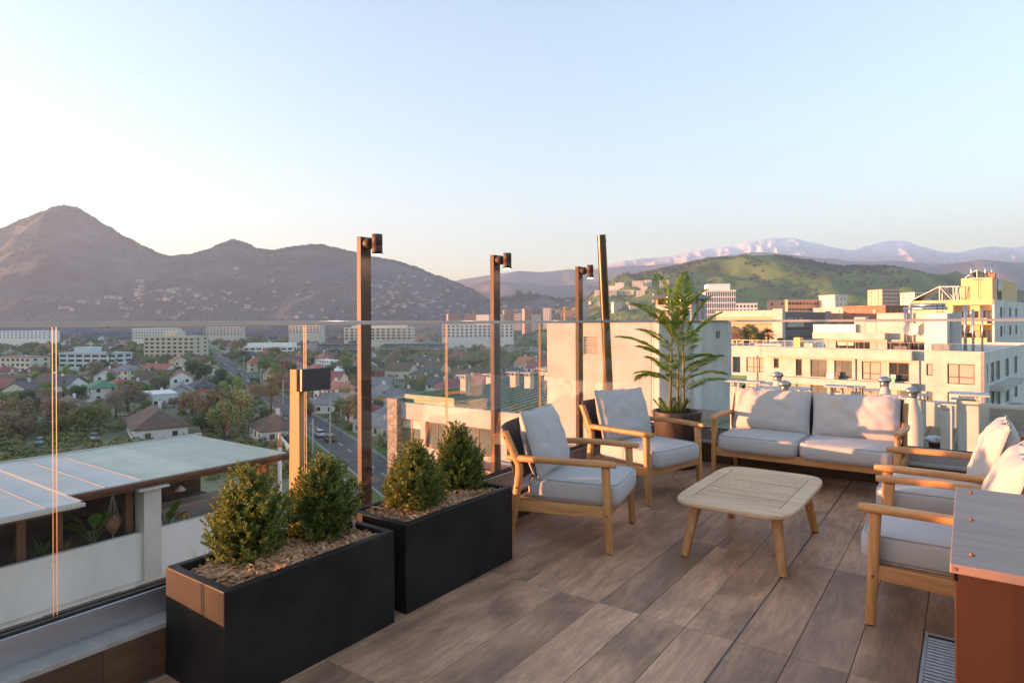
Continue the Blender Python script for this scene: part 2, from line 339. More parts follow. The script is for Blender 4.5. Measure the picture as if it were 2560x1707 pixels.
def lerp_tab(tab, x):
    if x <= tab[0][0]: return tab[0][1]
    for i in range(len(tab) - 1):
        if x <= tab[i + 1][0]:
            u = (x - tab[i][0]) / (tab[i + 1][0] - tab[i][0]); u = u * u * (3 - 2 * u) * .5 + u * .5
            return tab[i][1] * (1 - u) + tab[i + 1][1] * u
    return tab[-1][1]
class Hill:
    """ridge surveyed as bearing/elevation at a known distance; slopes fall toward the plain and behind"""
    def __init__(s, tab, Dr, D0, zb, amp, nsc, pw=1.25, k=0.7, back=0.35, seed=0.0):
        s.tab, s.Dr, s.D0, s.zb, s.amp, s.nsc, s.pw, s.k, s.back, s.seed = tab, Dr, D0, zb, amp, nsc, pw, k, back, seed
    def z(s, lat, D):
        lr = lat * (s.Dr / max(D, 1.0)) ** s.k if D < s.Dr else lat
        px = CX + lr / s.Dr * FPX
        y = lerp_tab(s.tab, px); hor = CY - (px - CX) * math.tan(ROLL)
        H = EYE + (hor - y) / FPX * s.Dr
        t = (D - s.D0) / (s.Dr - s.D0)
        if t <= 0: return s.zb - 3
        if t > 1: return s.zb + (H - s.zb) * max(0.0, 1 - (t - 1) / s.back) ** 1.2
        n = mnoise.ridged_multi_fractal((lat / s.nsc + s.seed, D / s.nsc * .6, s.seed), 1.0, 2.1, 6, 1.0, 2.0) - 1.0
        n2 = mnoise.fractal((lat / s.nsc * 3 + s.seed, D / s.nsc * 3, 2.0), 1.0, 2.0, 5)
        fade = min(1.0, (1 - t) * 6) * min(1.0, t * 3)
        base = s.zb + (H - s.zb) * t ** s.pw
        rough = s.amp * .035 * mnoise.fractal((lr / s.nsc * 9, s.seed, 0), 1.0, 2.0, 4)
        return base + (s.amp * (.55 * n + .35 * n2)) * fade * min(1.0, (H - s.zb) / (s.amp * 3)) + rough * t
    def build(s, name, mat, l0, l1, nl, nd):
        vs = []; fs = []; D1 = s.Dr + (s.Dr - s.D0) * s.back
        rows = [s.D0 + (s.Dr - s.D0) * i / nd for i in range(nd + 1)] + [s.Dr + (D1 - s.Dr) * f for f in (.08, .25, .6, 1.0)]
        for D in rows:
            for j in range(nl + 1):
                lat = (l0 + (l1 - l0) * j / nl) * (D / s.Dr) ** .5
                vs.append(ld(lat, D, s.z(lat, D)))
        for i in range(len(rows) - 1):
            for j in range(nl): k = i * (nl + 1) + j; fs.append((k, k + 1, k + nl + 2, k + nl + 1))
        return MB().add(vs, fs, 0, True).build(name, mat, kind='structure')
    def hit(s, px, py):
        d = ray(px, py); D = s.D0 * .9; prev = None
        while D < s.Dr * 1.02:
            p = EYEV + d * D; lat, dd = to_ld(p)
            if s.z(lat, dd) >= p.z: return Vector((p.x, p.y, s.z(lat, dd)))
            D += s.Dr * .004
        return None
H_MT = Hill([(-600, 560), (-400, 548), (-200, 556), (-60, 577), (0, 572), (60, 548), (105, 530), (140, 515), (160, 514), (195, 518), (225, 538), (270, 566), (320, 594), (370, 620), (400, 634), (425, 640), (470, 637), (520, 624), (560, 606), (582, 599), (605, 604), (650, 622), (680, 625), (720, 620), (770, 612), (800, 611), (860, 624), (930, 642), (990, 652), (1040, 668), (1090, 688), (1140, 706), (1175, 720), (1205, 738), (1240, 762), (1290, 790), (1400, 815), (1800, 830)], 2300, 1150, GZ + 6, 62, 330, pw=1.35, seed=3.3)  # heights left of the view are raised to throw shade on the slopes
H_LOW = Hill([(900, 820), (1150, 790), (1190, 765), (1230, 748), (1290, 740), (1340, 737), (1400, 748), (1440, 745), (1500, 752), (1560, 745), (1640, 760), (1760, 800), (1900, 815)], 1750, 1050, GZ + 4, 30, 260, seed=9.1)
H_GR = Hill([(1250, 830), (1400, 792), (1450, 756), (1500, 722), (1530, 703), (1560, 693), (1620, 680), (1680, 668), (1730, 657), (1770, 648), (1810, 642), (1860, 639), (1920, 637), (1960, 640), (2010, 650), (2060, 660), (2110, 666), (2160, 664), (2230, 668), (2290, 680), (2350, 692), (2410, 702), (2500, 722), (2600, 738), (2800, 770)], 1450, 800, GZ + 4, 40, 240, pw=1.15, seed=5.7)
H_F1 = Hill([(1000, 812), (1100, 740), (1160, 712), (1230, 700), (1300, 708), (1400, 716), (1480, 706), (1545, 690), (1600, 684), (1700, 672), (1800, 670), (1950, 668), (2100, 672), (2200, 664), (2280, 668), (2340, 668), (2400, 656), (2450, 650), (2500, 652), (2560, 660), (2800, 640)], 3300, 2300, GZ, 90, 600, seed=1.9)
H_F2 = Hill([(900, 790), (1060, 722), (1120, 704), (1165, 697), (1220, 688), (1300, 678), (1350, 681), (1420, 674), (1470, 678), (1530, 668), (1600, 664), (1680, 660), (1800, 640), (1900, 630), (2050, 645), (2160, 655), (2240, 652), (2330, 660), (2450, 660), (2560, 655), (2800, 640)], 4300, 3300, GZ, 130, 800, seed=7.2)
H_SN = Hill([(1100, 760), (1300, 690), (1420, 690), (1500, 668), (1560, 652), (1620, 645), (1680, 641), (1720, 630), (1770, 622), (1830, 615), (1880, 602), (1930, 595), (1980, 595), (2040, 608), (2090, 620), (2135, 626), (2170, 614), (2220, 602), (2260, 602), (2310, 618), (2360, 630), (2400, 632), (2440, 622), (2480, 616), (2530, 620), (2570, 612), (2700, 600), (2900, 640)], 5600, 4400, GZ, 120, 170, pw=1.05, seed=4.4)
HILLS = [H_LOW, H_GR, H_MT]
H_MT.build('mountain', 'mountain', -2300, 260, 210, 90)
H_LOW.build('hill', 'mountain', -420, 560, 90, 40)
H_GR.build('green_hill', 'green_slope', -60, 1280, 150, 70)
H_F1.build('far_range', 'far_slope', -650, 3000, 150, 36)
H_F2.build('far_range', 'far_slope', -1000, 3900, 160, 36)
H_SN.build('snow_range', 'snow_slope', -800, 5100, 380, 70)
# added ridge, out of view, its height set to shade streets but not roofs
vs = []; fs = []
for i in range(61):
    D = -1700 + 2900 * i / 60
    for j in range(17):
        f = -1 + 2 * j / 16; hh = 27 * math.exp(-(f * 1.9) ** 2) * min(1, (1200 - D) / 500.0) + 3 * mnoise.noise((D / 120, f * 3, 0))
        vs.append(ld(-1420 + f * 380, D, GZ - 1 + (28 + hh) * max(0.0, 1 - abs(f) ** 3)))
for i in range(60):
    for j in range(16): k = i * 17 + j; fs.append((k, k + 1, k + 18, k + 17))
MB().add(vs, fs, 0, True).build('shade_ridge', 'mountain', kind='structure')

# ---- plain
def quad(name, pts, mat, z=None, **kw): return MB().add(pts, [(0, 1, 2, 3)]).build(name, mat, **kw)
quad('ground', [ld(-2350, -1850, GZ), ld(5200, -1850, GZ), ld(5200, 6250, GZ), ld(-2350, 6250, GZ)], 'suburb_ground', kind='structure')
# ---- streets
RO, RD = Vector((-140, 109.5, 0)), Vector((-0.898, 0.44, 0)).normalized(); RN = Vector((RD.y, -RD.x, 0))     # the avenue; RN points to its far-right side
def strip(name, s0, s1, o0, o1, z, mat, O=RO, D=RD, Nn=RN, h=0.0, kind='structure', parent=None):
    m = MB(); p = [O + D * s0 + Nn * o0, O + D * s1 + Nn * o0, O + D * s1 + Nn * o1, O + D * s0 + Nn * o1]
    vs = [(q.x, q.y, GZ + z) for q in p] + [(q.x, q.y, GZ - .05) for q in p]
    m.add(vs, [(0, 1, 2, 3), (0, 4, 5, 1), (1, 5, 6, 2), (2, 6, 7, 3), (3, 7, 4, 0)])
    o = m.build(name, mat, parent); 
    if kind and not parent: o['kind'] = kind
    return o
road = strip('avenue', -190, 900, -5.0, 5.0, .02, 'asphalt')
strip('pavement', -190, 900, -9.2, -7.4, .12, 'pavement'); strip('pavement', -190, 900, 11.0, 12.8, .12, 'pavement')
strip('verge', -190, 900, -7.4, -5.15, .14, 'lawn'); strip('verge', -190, 900, 5.15, 11.0, .14, 'lawn')
strip('kerb_strip', -190, 900, -5.15, -5.0, .15, 'pavement'); strip('kerb_strip', -190, 900, 5.0, 5.15, .15, 'pavement')
for k in range(60):
    s0 = -100 + k * 9.0; strip('lane_mark', s0, s0 + 4.0, -.08, .08, .026, 'road_paint', parent=road)
for sg in (-4.6, 4.6): strip('edge_line', -190, 500, sg - .06, sg + .06, .026, 'road_paint', parent=road)
# side streets
for (s0, L_) in ((60, 260), (170, 260), (330, 300)):
    O2 = RO + RD * s0; strip('side_street', -L_, L_, -3.2, 3.2, .012, 'asphalt', O2, RN, RD)
strip('driveway', -22, -17, 5.16, 18, .16, 'pavement'); strip('driveway', 22, 26, 5.16, 18, .16, 'pavement')

# ---- air
HZ = MB()
c8 = [ld(-2400, -1900, 0), ld(5300, -1900, 0), ld(5300, 6350, 0), ld(-2400, 6350, 0)]
HZ.add([(p.x, p.y, GZ - 4.5) for p in c8] + [(p.x, p.y, 860) for p in c8], [(0, 3, 2, 1), (4, 5, 6, 7), (0, 1, 5, 4), (1, 2, 6, 5), (2, 3, 7, 6), (3, 0, 4, 7)])
m_, t_, out_ = _nodes('haze')
pv = t_.nodes.new('ShaderNodeVolumePrincipled'); pv.inputs['Color'].default_value = (0.48, 0.71, 1.0, 1); pv.inputs['Density'].default_value = HAZE; pv.inputs['Anisotropy'].default_value = 0.1
t_.links.new(pv.outputs[0], out_.inputs['Volume'])
hz = HZ.build('haze', 'haze', kind='stuff')
# ================================================================= BUILDINGS AROUND THE TERRACE
P('stucco', (0.42, 0.41, 0.38), (0.54, 0.53, 0.50), scale=0.6, rough=0.88, spec=0.15, bump=0.05, bscale=12, world=True, detail=7)
P('stucco_stained', (0.54, 0.555, 0.54), (0.68, 0.69, 0.67), scale=0.45, rough=0.88, spec=0.15, bump=0.08, bscale=10, world=True, detail=9, stretch=(1, 1, .45), lo=.3, hi=.6)
P('cream', (0.66, 0.60, 0.48), (0.74, 0.68, 0.56), scale=0.4, rough=0.88, spec=0.15, world=True)
P('poly_roof', (0.34, 0.40, 0.34), (0.43, 0.48, 0.42), scale=0.8, rough=0.45, spec=0.3, world=True, detail=6, rnd=.14)
P('poly_roof_white', (0.40, 0.435, 0.43), (0.48, 0.51, 0.505), scale=0.8, rough=0.45, spec=0.3, world=True, detail=6, rnd=.10)
P('batten', (0.46, 0.45, 0.41), rough=0.8, spec=.2)
P('dark_wood', (0.085, 0.036, 0.020), (0.13, 0.060, 0.033), scale=2, stretch=(1, 1, .2), rough=0.7)
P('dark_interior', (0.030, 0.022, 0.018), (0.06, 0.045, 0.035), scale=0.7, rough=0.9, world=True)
P('pane_dark', (0.035, 0.04, 0.042), rough=0.06, spec=0.8)
P('pane_blind', (0.33, 0.335, 0.30), (0.39, 0.39, 0.35), scale=3, stretch=(1, 1, 6), rough=0.25, spec=0.6)
P('pane_green', (0.10, 0.13, 0.12), (0.18, 0.21, 0.19), scale=.6, rough=0.08, spec=0.8)
P('frame_brown', (0.12, 0.055, 0.032), rough=0.5)
P('frame_white', (0.72, 0.71, 0.69), rough=0.5)
P('green_metal', (0.22, 0.38, 0.30), (0.28, 0.44, 0.355), scale=0.5, rough=0.42, metal=0.1, world=True, detail=6)
P('green_upstand', (0.08, 0.20, 0.12), (0.10, 0.23, 0.14), scale=1.0, rough=0.5, world=True)
P('olive_roof', (0.15, 0.15, 0.095), (0.20, 0.195, 0.13), scale=0.4, rough=0.7, world=True)
P('stone_clad', (0.15, 0.14, 0.13), (0.40, 0.37, 0.345), scale=5, stretch=(1, 1, 2.2), rough=0.9, bump=.5, bscale=6, world=True, detail=6, lo=.4, hi=.62)
P('galv', (0.52, 0.53, 0.54), (0.40, 0.41, 0.42), scale=4, rough=0.28, metal=0.95)
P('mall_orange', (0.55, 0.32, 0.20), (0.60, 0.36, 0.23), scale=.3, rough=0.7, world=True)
P('mall_grey', (0.115, 0.11, 0.11), (0.14, 0.135, 0.135), scale=.2, rough=0.6, world=True)
P('solar', (0.012, 0.013, 0.018), rough=0.15, spec=0.6)
P('brick', (0.30, 0.13, 0.085), (0.38, 0.18, 0.12), scale=1, rough=0.9, world=True)
P('sign_white', (0.75, 0.75, 0.73), rough=0.5)
P('yellow_paint', (0.75, 0.42, 0.03), rough=0.4)
P('teal_paint', (0.22, 0.55, 0.48), rough=0.4)
P('orange_paint', (0.75, 0.22, 0.06), rough=0.5)
P('concrete', (0.30, 0.29, 0.28), (0.38, 0.37, 0.35), scale=1.2, rough=0.8, world=True)
LEAF('banana_leaf', [(0.05, 0.13, 0.03), (0.09, 0.20, 0.04), (0.12, 0.24, 0.06)], trans=0.3, rough=0.35)
LEAF('agave_leaf', [(0.06, 0.11, 0.04), (0.10, 0.17, 0.05)], trans=0.15)
LEAF('dry_grass', [(0.20, 0.18, 0.06), (0.30, 0.26, 0.10)], trans=0.3)

class Bld:
    """building in its own frame: x along the front, y into the building, z height above its base"""
    def __init__(s, name, label, cat, O, u, base=GZ, group=None):
        s.O = Vector((O[0], O[1], 0)); u = Vector((u[0], u[1], 0)).normalized(); s.u = u; s.n = Vector((-u.y, u.x, 0)); s.base = base
        s.e = thing(name, label, cat, (O[0], O[1], base), math.atan2(u.y, u.x), group)
    def part(s, name, mb, mat, parent=None, bevel=0, w=True):
        if w: mb.v = [(x, y, z - s.base) for x, y, z in mb.v]
        return mb.build(name, mat, parent or s.e, bevel)
    def sz(s, px, py, y=0.0):
        d = ray(px, py); A = s.O + s.n * y                     # plane of the front shifted y into the building
        k = A.dot(s.n) / d.dot(s.n); p = EYEV + d * k
        return (p - s.O).dot(s.u), p.z
    def yz(s, px, py, x=0.0):                                   # point on the side wall x = const
        d = ray(px, py); A = s.O + s.u * x; k = A.dot(s.u) / d.dot(s.u); p = EYEV + d * k
        return (p - s.O).dot(s.n), p.z
    def window(s, x0, z0, x1, z1, y=0.0, pane='pane_dark', frame='frame_brown', cols=2, rows=1, fw=.07, depth=.10, split=None):
        m = MB(); y0 = y + depth - .03; y1 = y + depth + .03
        m.box(x0, y0, z0, x0 + fw, y1, z1); m.box(x1 - fw, y0, z0, x1, y1, z1); m.box(x0 + fw, y0, z0, x1 - fw, y1, z0 + fw); m.box(x0 + fw, y0, z1 - fw, x1 - fw, y1, z1)
        for k in range(1, cols):
            xc = x0 + (x1 - x0) * (k / cols if split is None else split); m.box(xc - fw / 2, y0 + .003, z0 + fw, xc + fw / 2, y1 - .003, z1 - fw)
        for k in range(1, rows):
            zc = z0 + (z1 - z0) * k / rows * (.7 if rows == 2 else 1); m.box(x0 + fw, y0 + .006, zc - fw / 2, x1 - fw, y1 - .006, zc + fw / 2)
        f = s.part('window', m, frame)
        s.part('pane', MB().box(x0 + fw * .5, y + depth + .002, z0 + fw * .5, x1 - fw * .5, y + depth + .012, z1 - fw * .5), pane, f)
        if frame == 'frame_brown' and x1 - x0 > 1.0:
            bl = WR.random()
            if pane != 'pane_blind' and bl < .6: s.part('blind', MB().box(x0 + fw, y + depth - .006, z1 - fw - (z1 - z0) * WR.choice([.2, .3, .45, .6]), x1 - fw - (x1 - x0) * WR.choice([0, 0, .45]), y + depth + .0015, z1 - fw), 'blind', f)
            s.part('sill', MB().box(x0 - .05, y - .05, z0 - .06, x1 + .05, y + .04, z0 - .001), 'stucco_stained', f)
        return f
WR = random.Random(2)
P('blind', (.55, .53, .48), (.62, .60, .55), scale=2, stretch=(1, 1, 12), rough=.7)
def cap_vent(B, x, y, z0, z1, wd, parent=None, capk=1.9, body='stucco'):
    m = MB().box(x - wd / 2, y - wd / 2, z0, x + wd / 2, y + wd / 2, z1)
    c = B.part('chimney', m, body, parent)
    m = MB(); cw = wd * capk / 2
    for sx in (-1, 1):
        for sy in (-1, 1): m.box(x + sx * wd * .40 - .03, y + sy * wd * .40 - .03, z1, x + sx * wd * .40 + .03, y + sy * wd * .40 + .03, z1 + .22)
    m.box(x - cw, y - cw, z1 + .22, x + cw, y + cw, z1 + .27)
    B.part('cap', m, body, c) if parent is None else B.part('chimney_cap', m, body, parent)

# ---------------------------------------------------------------- restaurant block on the left
B = Bld('restaurant_building', 'low white building with pale translucent roof over a dark restaurant terrace', 'building', (-28, 0), (0, 1))
S0, S1 = -24.0, 19.4
holes = []
s_ = S0 + .6
while s_ < S1 - 2.5: holes.append((s_, -11.9, s_ + 2.75, -9.25)); s_ += 3.25
m = MB().walls(S0, S1, GZ, -9.0, .02, .32, holes); m.box(S0, .35, GZ, S1, 10, -9.05); B.part('wall', m, 'stucco_stained')
for i, h in enumerate(holes):
    if h[0] > -6: B.window(h[0], h[1], h[2], h[3], .08, 'pane_dark', 'frame_brown', 2, 1, .09, .12)
B.part('parapet', MB().box(S0, -.12, -9.0, S1 + .1, .12, -7.05), 'stucco_stained')
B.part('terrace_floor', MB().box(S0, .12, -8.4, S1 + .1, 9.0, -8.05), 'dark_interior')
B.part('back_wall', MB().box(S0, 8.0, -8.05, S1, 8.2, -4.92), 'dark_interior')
for k in range(10):
    a = S0 + 10 + k * 3.2; B.part('glass_panel', MB().box(a, .15, -7.06, a + 3.16, .162, -6.62), 'glass')
for px in (50, 143, 320, 663):
    x, z = B.sz(px, 1280, .45); B.part('post', MB().box(x - .14, .32, -8.05, x + .14, .60, -5.0), 'dark_wood')
B.part('front_beam', MB().box(9.9, -.28, -5.22, S1 + .1, -.02, -4.93), 'dark_wood'); B.part('front_beam', MB().box(S0, -1.62, -5.16, 9.7, -1.42, -4.93), 'dark_wood')
for k in range(26):
    a = S0 + 6 + k * 1.5
    if a < S1: B.part('rafter', MB().box(a, (-.01 if a > 9.8 else -1.41), -5.12, a + .09, 7.9, -4.935), 'dark_wood')
a = S0; k = 0
while a < S1 - .2:
    left = a < 9.6; wd = 1.42 if left else 1.36; b = min(a + wd, 9.72 if left else S1 + .25)
    y0 = -1.75 if left else -.42
    B.part('roof_panel', MB().box(a + .004, y0, -4.93 + (0 if left else .03), b - .004, 8.4, -4.86 + (0 if left else .03)), 'poly_roof_white' if left or a < 12 else 'poly_roof')
    if left or a < 12: B.part('batten', MB().box(b - .05, y0 + .02, -4.855 + (0 if left else .03), b + .05, 8.38, -4.842 + (0 if left else .03)), 'batten')
    a = b if b > a + .05 else a + .2; k += 1
B.part('gutter', MB().box(9.75, -.56, -4.99, S1 + .3, -.425, -4.88), 'dark_wood'); B.part('gutter', MB().box(S0, -1.9, -5.02, 9.8, -1.755, -4.9), 'batten')
x0, zt = B.sz(353, 1222, -.1); x1, _ = B.sz(396, 1222, -.1)
c = B.part('chimney', MB().box(x0, -.35, -9.0, x1, .45, zt), 'stucco'); B.part('cap', MB().box(x0 - .28, -.6, zt + .001, x1 + .22, .7, zt + .09), 'stucco', c)
x0, _ = B.sz(400, 1260, 2.5); x1, _ = B.sz(560, 1230, 2.5)
cb = B.part('bar_counter', MB().box(x0, 2.4, -8.05, x1, 3.2, -7.05), 'concrete'); B.part('counter_top', MB().box(x0 - .1, 2.2, -7.049, x1 + .1, 3.3, -6.95), 'stone', cb)
B.part('ridge_trim', MB().box(9.75, 8.401, -4.95, S1 + .3, 8.55, -4.78), 'batten')
# things on the restaurant terrace
def wl(s_, y, z): return B.O + B.u * s_ + B.n * y + Vector((0, 0, z))
def banana(label, px, y, zb, H, seed, nl=6):
    x, _ = B.sz(px, 1300, y); rs = random.Random(seed)
    t = thing('banana_plant', label, 'plant', wl(x, y, zb)); 
    for k in range(nl):
        az = k * 2.4 + rs.uniform(-.4, .4); el = R_(60 + rs.uniform(-14, 22)); L_ = H * rs.uniform(.75, 1.05); d = Vector((math.cos(az), math.sin(az), 0)); pts = []; p = Vector((0, 0, 0)); e_ = el
        for i in range(9): pts.append(p.copy()); p = p + (d * math.cos(e_) + Vector((0, 0, math.sin(e_)))) * (L_ / 8); e_ -= R_(7)
        m = MB().tube(pts[:5], [.03, .025, .02, .018, .014], 6, 0); sd = d.cross(Vector((0, 0, 1))); vs = []; ws = [.02, .12, .19, .21, .18, .02]
        for i in range(6):
            q = pts[min(8, 3 + i)]; vs += [q + sd * ws[i] * H * .55 + Vector((0, 0, .04)), q, q - sd * ws[i] * H * .55 + Vector((0, 0, .04))]
        fs = []
        for i in range(5): fs += [(3 * i, 3 * i + 1, 3 * i + 4, 3 * i + 3), (3 * i + 1, 3 * i + 2, 3 * i + 5, 3 * i + 4)]
        m.add(vs, fs, 1, True); m.build('leaf', ['palm_stem2', 'banana_leaf'], t)
P('palm_stem2', (0.14, 0.19, 0.05), rough=0.6)
banana('tall banana plant behind the white parapet of the restaurant', 233, .9, -7.4, 2.1, 1, 8)
banana('smaller banana plant beside the square white chimney of the restaurant', 418, .9, -7.6, 1.5, 2, 6)
def spiky(name, label, cat, px, y, zb, H, n, mat, seed, wd=.05):
    x, _ = B.sz(px, 1330, y); rs = random.Random(seed); m = MB()
    for k in range(n):
        az = rs.uniform(0, 6.28); el = R_(rs.uniform(15, 85)); L_ = H * rs.uniform(.6, 1.1); d = Vector((math.cos(az), math.sin(az), 0)); s2 = d.cross(Vector((0, 0, 1))) * wd; pts = []; p = Vector((0, 0, 0))
        for i in range(5): pts.append(p.copy()); p = p + (d * math.cos(el) + Vector((0, 0, math.sin(el)))) * (L_ / 4); el -= R_(10)
        vs = []
        for i, q in enumerate(pts): vs += [q + s2 * (1 - i / 4.2), q - s2 * (1 - i / 4.2)]
        m.add(vs, [(2 * i, 2 * i + 1, 2 * i + 3, 2 * i + 2) for i in range(4)])
    t = thing(name, label, cat, wl(x, y, zb)); m.build('blades', mat, t)
spiky('agave', 'spiky agave plant at the left end of the restaurant parapet', 'plant', 105, .6, -7.35, 1.05, 46, 'agave_leaf', 3)
spiky('ornamental_grass', 'pale dry ornamental grass between agave and banana plant', 'grass', 165, .6, -7.35, .75, 120, 'dry_grass', 4, .014)
spiky('fern', 'low ferny plant left of the square white chimney', 'plant', 338, .7, -7.5, .8, 80, 'agave_leaf', 5, .02)
spiky('fern', 'low ferny plants right of the square white chimney', 'plant', 440, .7, -7.6, .6, 90, 'agave_leaf', 6, .02)
x, _ = B.sz(282, 1270, .9); t = thing('hanging_planter', 'brown macrame planter hanging under the restaurant roof', 'planter', wl(x, .9, -7.2))
MB().lathe([(0, 0), (.12, .12), (.30, .42), (.33, .62), (.26, .80), (.10, .86)], 14).build('basket', 'dark_wood2', t)
m = MB()
for k in range(4): m.tube([(.22 * math.cos(k * 1.57), .22 * math.sin(k * 1.57), .8), (0, 0, 1.75)], .015, 4, cap=False)
m.tube([(0, 0, 1.74), (0, 0, 2.14)], .02, 5); m.build('hanging_cord', 'batten', t); MB().tube([(0, 0, -.45), (0, 0, 0.02)], .03, 5).build('tassel', 'batten', t)
P('dark_wood2', (0.20, 0.11, 0.065), (0.28, 0.16, 0.10), scale=12, rough=0.9)
def metal_chair(label, px, y, mat, rz):
    x, _ = B.sz(px, 1290, y); t = thing('metal_chair', label, 'chair', wl(x, y, -8.05), rz)
    for sx in (-1, 1):
        for sy in (-1, 1): MB().tube([(sx * .25, sy * .25, 0), (sx * .19, sy * .19, .46)], .022, 6).build('leg', mat, t)
    MB().box(-.21, -.21, .46, .21, .21, .49).build('seat', mat, t)
    m = MB(); m.tube([(-.2, .2, .48), (-.22, .27, .88), (.22, .27, .88), (.2, .2, .48)], .02, 6); m.box(-.08, .24, .49, .08, .26, .86); m.tube([(-.21, .23, .70), (-.25, -.12, .70), (-.23, -.19, .48)], .016, 6); m.tube([(.21, .23, .70), (.25, -.12, .70), (.23, -.19, .48)], .016, 6); m.build('backrest', mat, t)
metal_chair('turquoise metal chair on the restaurant terrace, right of the chimney', 443, 1.2, 'teal_paint', 2.0)
metal_chair('turquoise metal chair at the far end of the bar counter', 575, 2.6, 'teal_paint', .6)
def stool(label, px, y):
    x, _ = B.sz(px, 1290, y); t = thing('bar_stool', label, 'stool', wl(x, y, -8.05), .4, 'yellow bar stools')
    for sx in (-1, 1):
        for sy in (-1, 1): MB().beam((sx * .24, sy * .24, 0), (sx * .15, sy * .15, .75), .045, .045).build('leg', 'yellow_paint', t)
    MB().box(-.18, -.18, .751, .18, .18, .78).build('seat', 'yellow_paint', t); MB().box(-.2, -.2, .26, .2, -.17, .285).build('footrest', 'yellow_paint', t)
stool('yellow metal bar stool behind the turquoise chair', 458, 1.9); stool('yellow metal bar stool farther along the bar counter', 548, 1.9)
x, _ = B.sz(455, 1190, 2.2); t = thing('pendant_lamp', 'white pendant lamp hanging over the bar counter', 'lamp', wl(x, 2.4, -6.3))
MB().lathe([(.05, .22), (.14, .14), (.26, 0.0), (.25, -.01), (.12, .12)], 18).build('shade', 'frame_white', t); MB().tube([(0, 0, .2), (0, 0, 1.2)], .012, 5).build('cord', 'rubber', t)
for i, (px, mt) in enumerate(((640, 'orange_paint'), (628, 'mall_orange'), (652, 'orange_paint'))):
    x, _ = B.sz(px, 1150, .3); t = thing('bunting_flag', ('orange flag at the corner of the restaurant roof', 'pale red flag beside the orange ones under the restaurant roof', 'small orange flag nearest the end of the restaurant roof')[i], 'flag', wl(x, .1, -5.75)); MB().box(-.01, -.16, 0, .01, .16, .42).build('cloth', mt, t); MB().tube([(0, 0, .42), (0, 0, .5)], .01, 4).build('loop', 'rubber', t)

# slim white pole beside the restaurant
p = onz(690, 1130, -8); t = thing('white_pole', 'slim white steel pole right of the restaurant roof', 'pole', (at(700, 1300, 36).x, at(700, 1300, 36).y, -16))
MB().tube([(0, 0, 0), (0, 0, 10.6)], [.14, .10], 10).build('shaft', 'frame_white', t); MB().lathe([(.10, 10.6), (.16, 10.7), (.03, 11.4), (0, 11.45)], 10).build('finial', 'orange_paint2', t)
P('orange_paint2', (0.55, 0.30, 0.13), rough=0.5)

# ---------------------------------------------------------------- white building with the green metal roof
B = Bld('green_roof_building', 'white apartment building with green metal roof and rubble stone pillar', 'building', (-33.6, 31.7), (1, 0))
xa, zt = B.sz(995, 1006); xp0, zpt = B.sz(972, 994, -.25); xp1, _ = B.sz(996, 994, -.25); XE = 19.9
zt = -4.05; zb = zt - 1.05
def hz_(px, py): return B.sz(px, py)
wins = []
for (a, b, c_, d) in ((1000, 1040, 1051, 1104), (1063, 1048, 1116, 1112), (1157, 1063, 1228, 1124)):
    s0, z1 = hz_(a, b); s1, _ = hz_(c_, b); wins.append((s0, s1))
FH = 2.95; holes = []; rowz = []
for fl in range(8):
    z1 = zb - .02 - fl * FH; z0 = z1 - 1.75; rowz.append((z0, z1))
    for (s0, s1) in wins: holes.append((s0, z0, s1, z1))
    s_ = wins[-1][1] + 1.2
    while s_ < XE - 3: holes.append((s_, z0, s_ + 2.6, z1)); s_ += 4.0
m = MB().walls(xp1, XE, GZ, zt, 0, .3, holes); m.box(xp1, .302, GZ, XE, .45, zt - .3); m.box(xp1, .3, GZ, xp1 + .3, 18, zt); m.box(xp1 + .31, 17.7, GZ, XE, 18, zt)
B.part('wall', m, 'stucco')
rs = random.Random(4)
for h in holes:
    if h[3] > -13: B.window(h[0], h[1], h[2], h[3], .0, rs.choice(['pane_dark', 'pane_green', 'pane_blind']) if h[0] > wins[2][0] else 'pane_green', 'frame_brown', 2, 1, .08, .2)
B.part('pillar', MB().box(xp0, -.4, GZ, xp1 - .002, 1.6, zpt), 'stone_clad')
B.part('roof_coping', MB().box(xp1, -.05, zt + .001, XE, .32, zt + .07), 'stucco')
def slope(x0, x1, y0, y1, za, zb_, th):
    f = lambda y: za + (zb_ - za) * (y - .46) / 17.2
    return MB().add([(x0, y0, f(y0)), (x1, y0, f(y0)), (x1, y1, f(y1)), (x0, y1, f(y1)), (x0, y0, f(y0) - th), (x1, y0, f(y0) - th), (x1, y1, f(y1) - th), (x0, y1, f(y1) - th)], [(0, 1, 2, 3), (7, 6, 5, 4), (0, 4, 5, 1), (1, 5, 6, 2), (2, 6, 7, 3), (3, 7, 4, 0)])
rf = B.part('roof', slope(xp1 + .31, XE, .46, 17.68, zt - .06, zt + 1.15, .25), 'green_metal')
k = xp1 + .7
while k < XE: B.part('seam', slope(k - .035, k + .035, .47, 17.6, zt + .05, zt + 1.26, .105), 'green_seam_shade', rf); k += .62
m = MB(); m.box(xp1 + .02, .33, zt - .28, xp1 + 4.6, .45, zt + .62); m.box(xp1 + .02, .45, zt - .28, xp1 + .25, 9.0, zt + .62); m.box(xp1 + 4.5, .46, zt - .27, xp1 + 4.62, 3.6, zt + .25); m.box(xp1 + 4.63, 3.5, zt - .27, xp1 + 9.0, 3.62, zt + .25)
B.part('upstand', m, 'green_upstand', rf)
B.part('rear_upstand', MB().box(xp1 + .3, 17.69, zt + .001, XE, 18.0, zt + 1.5), 'green_upstand', rf)
P('green_seam_shade', (0.05, 0.12, 0.085), rough=.5)  # shadow lines of the seams put into their colour, darker than the sheet
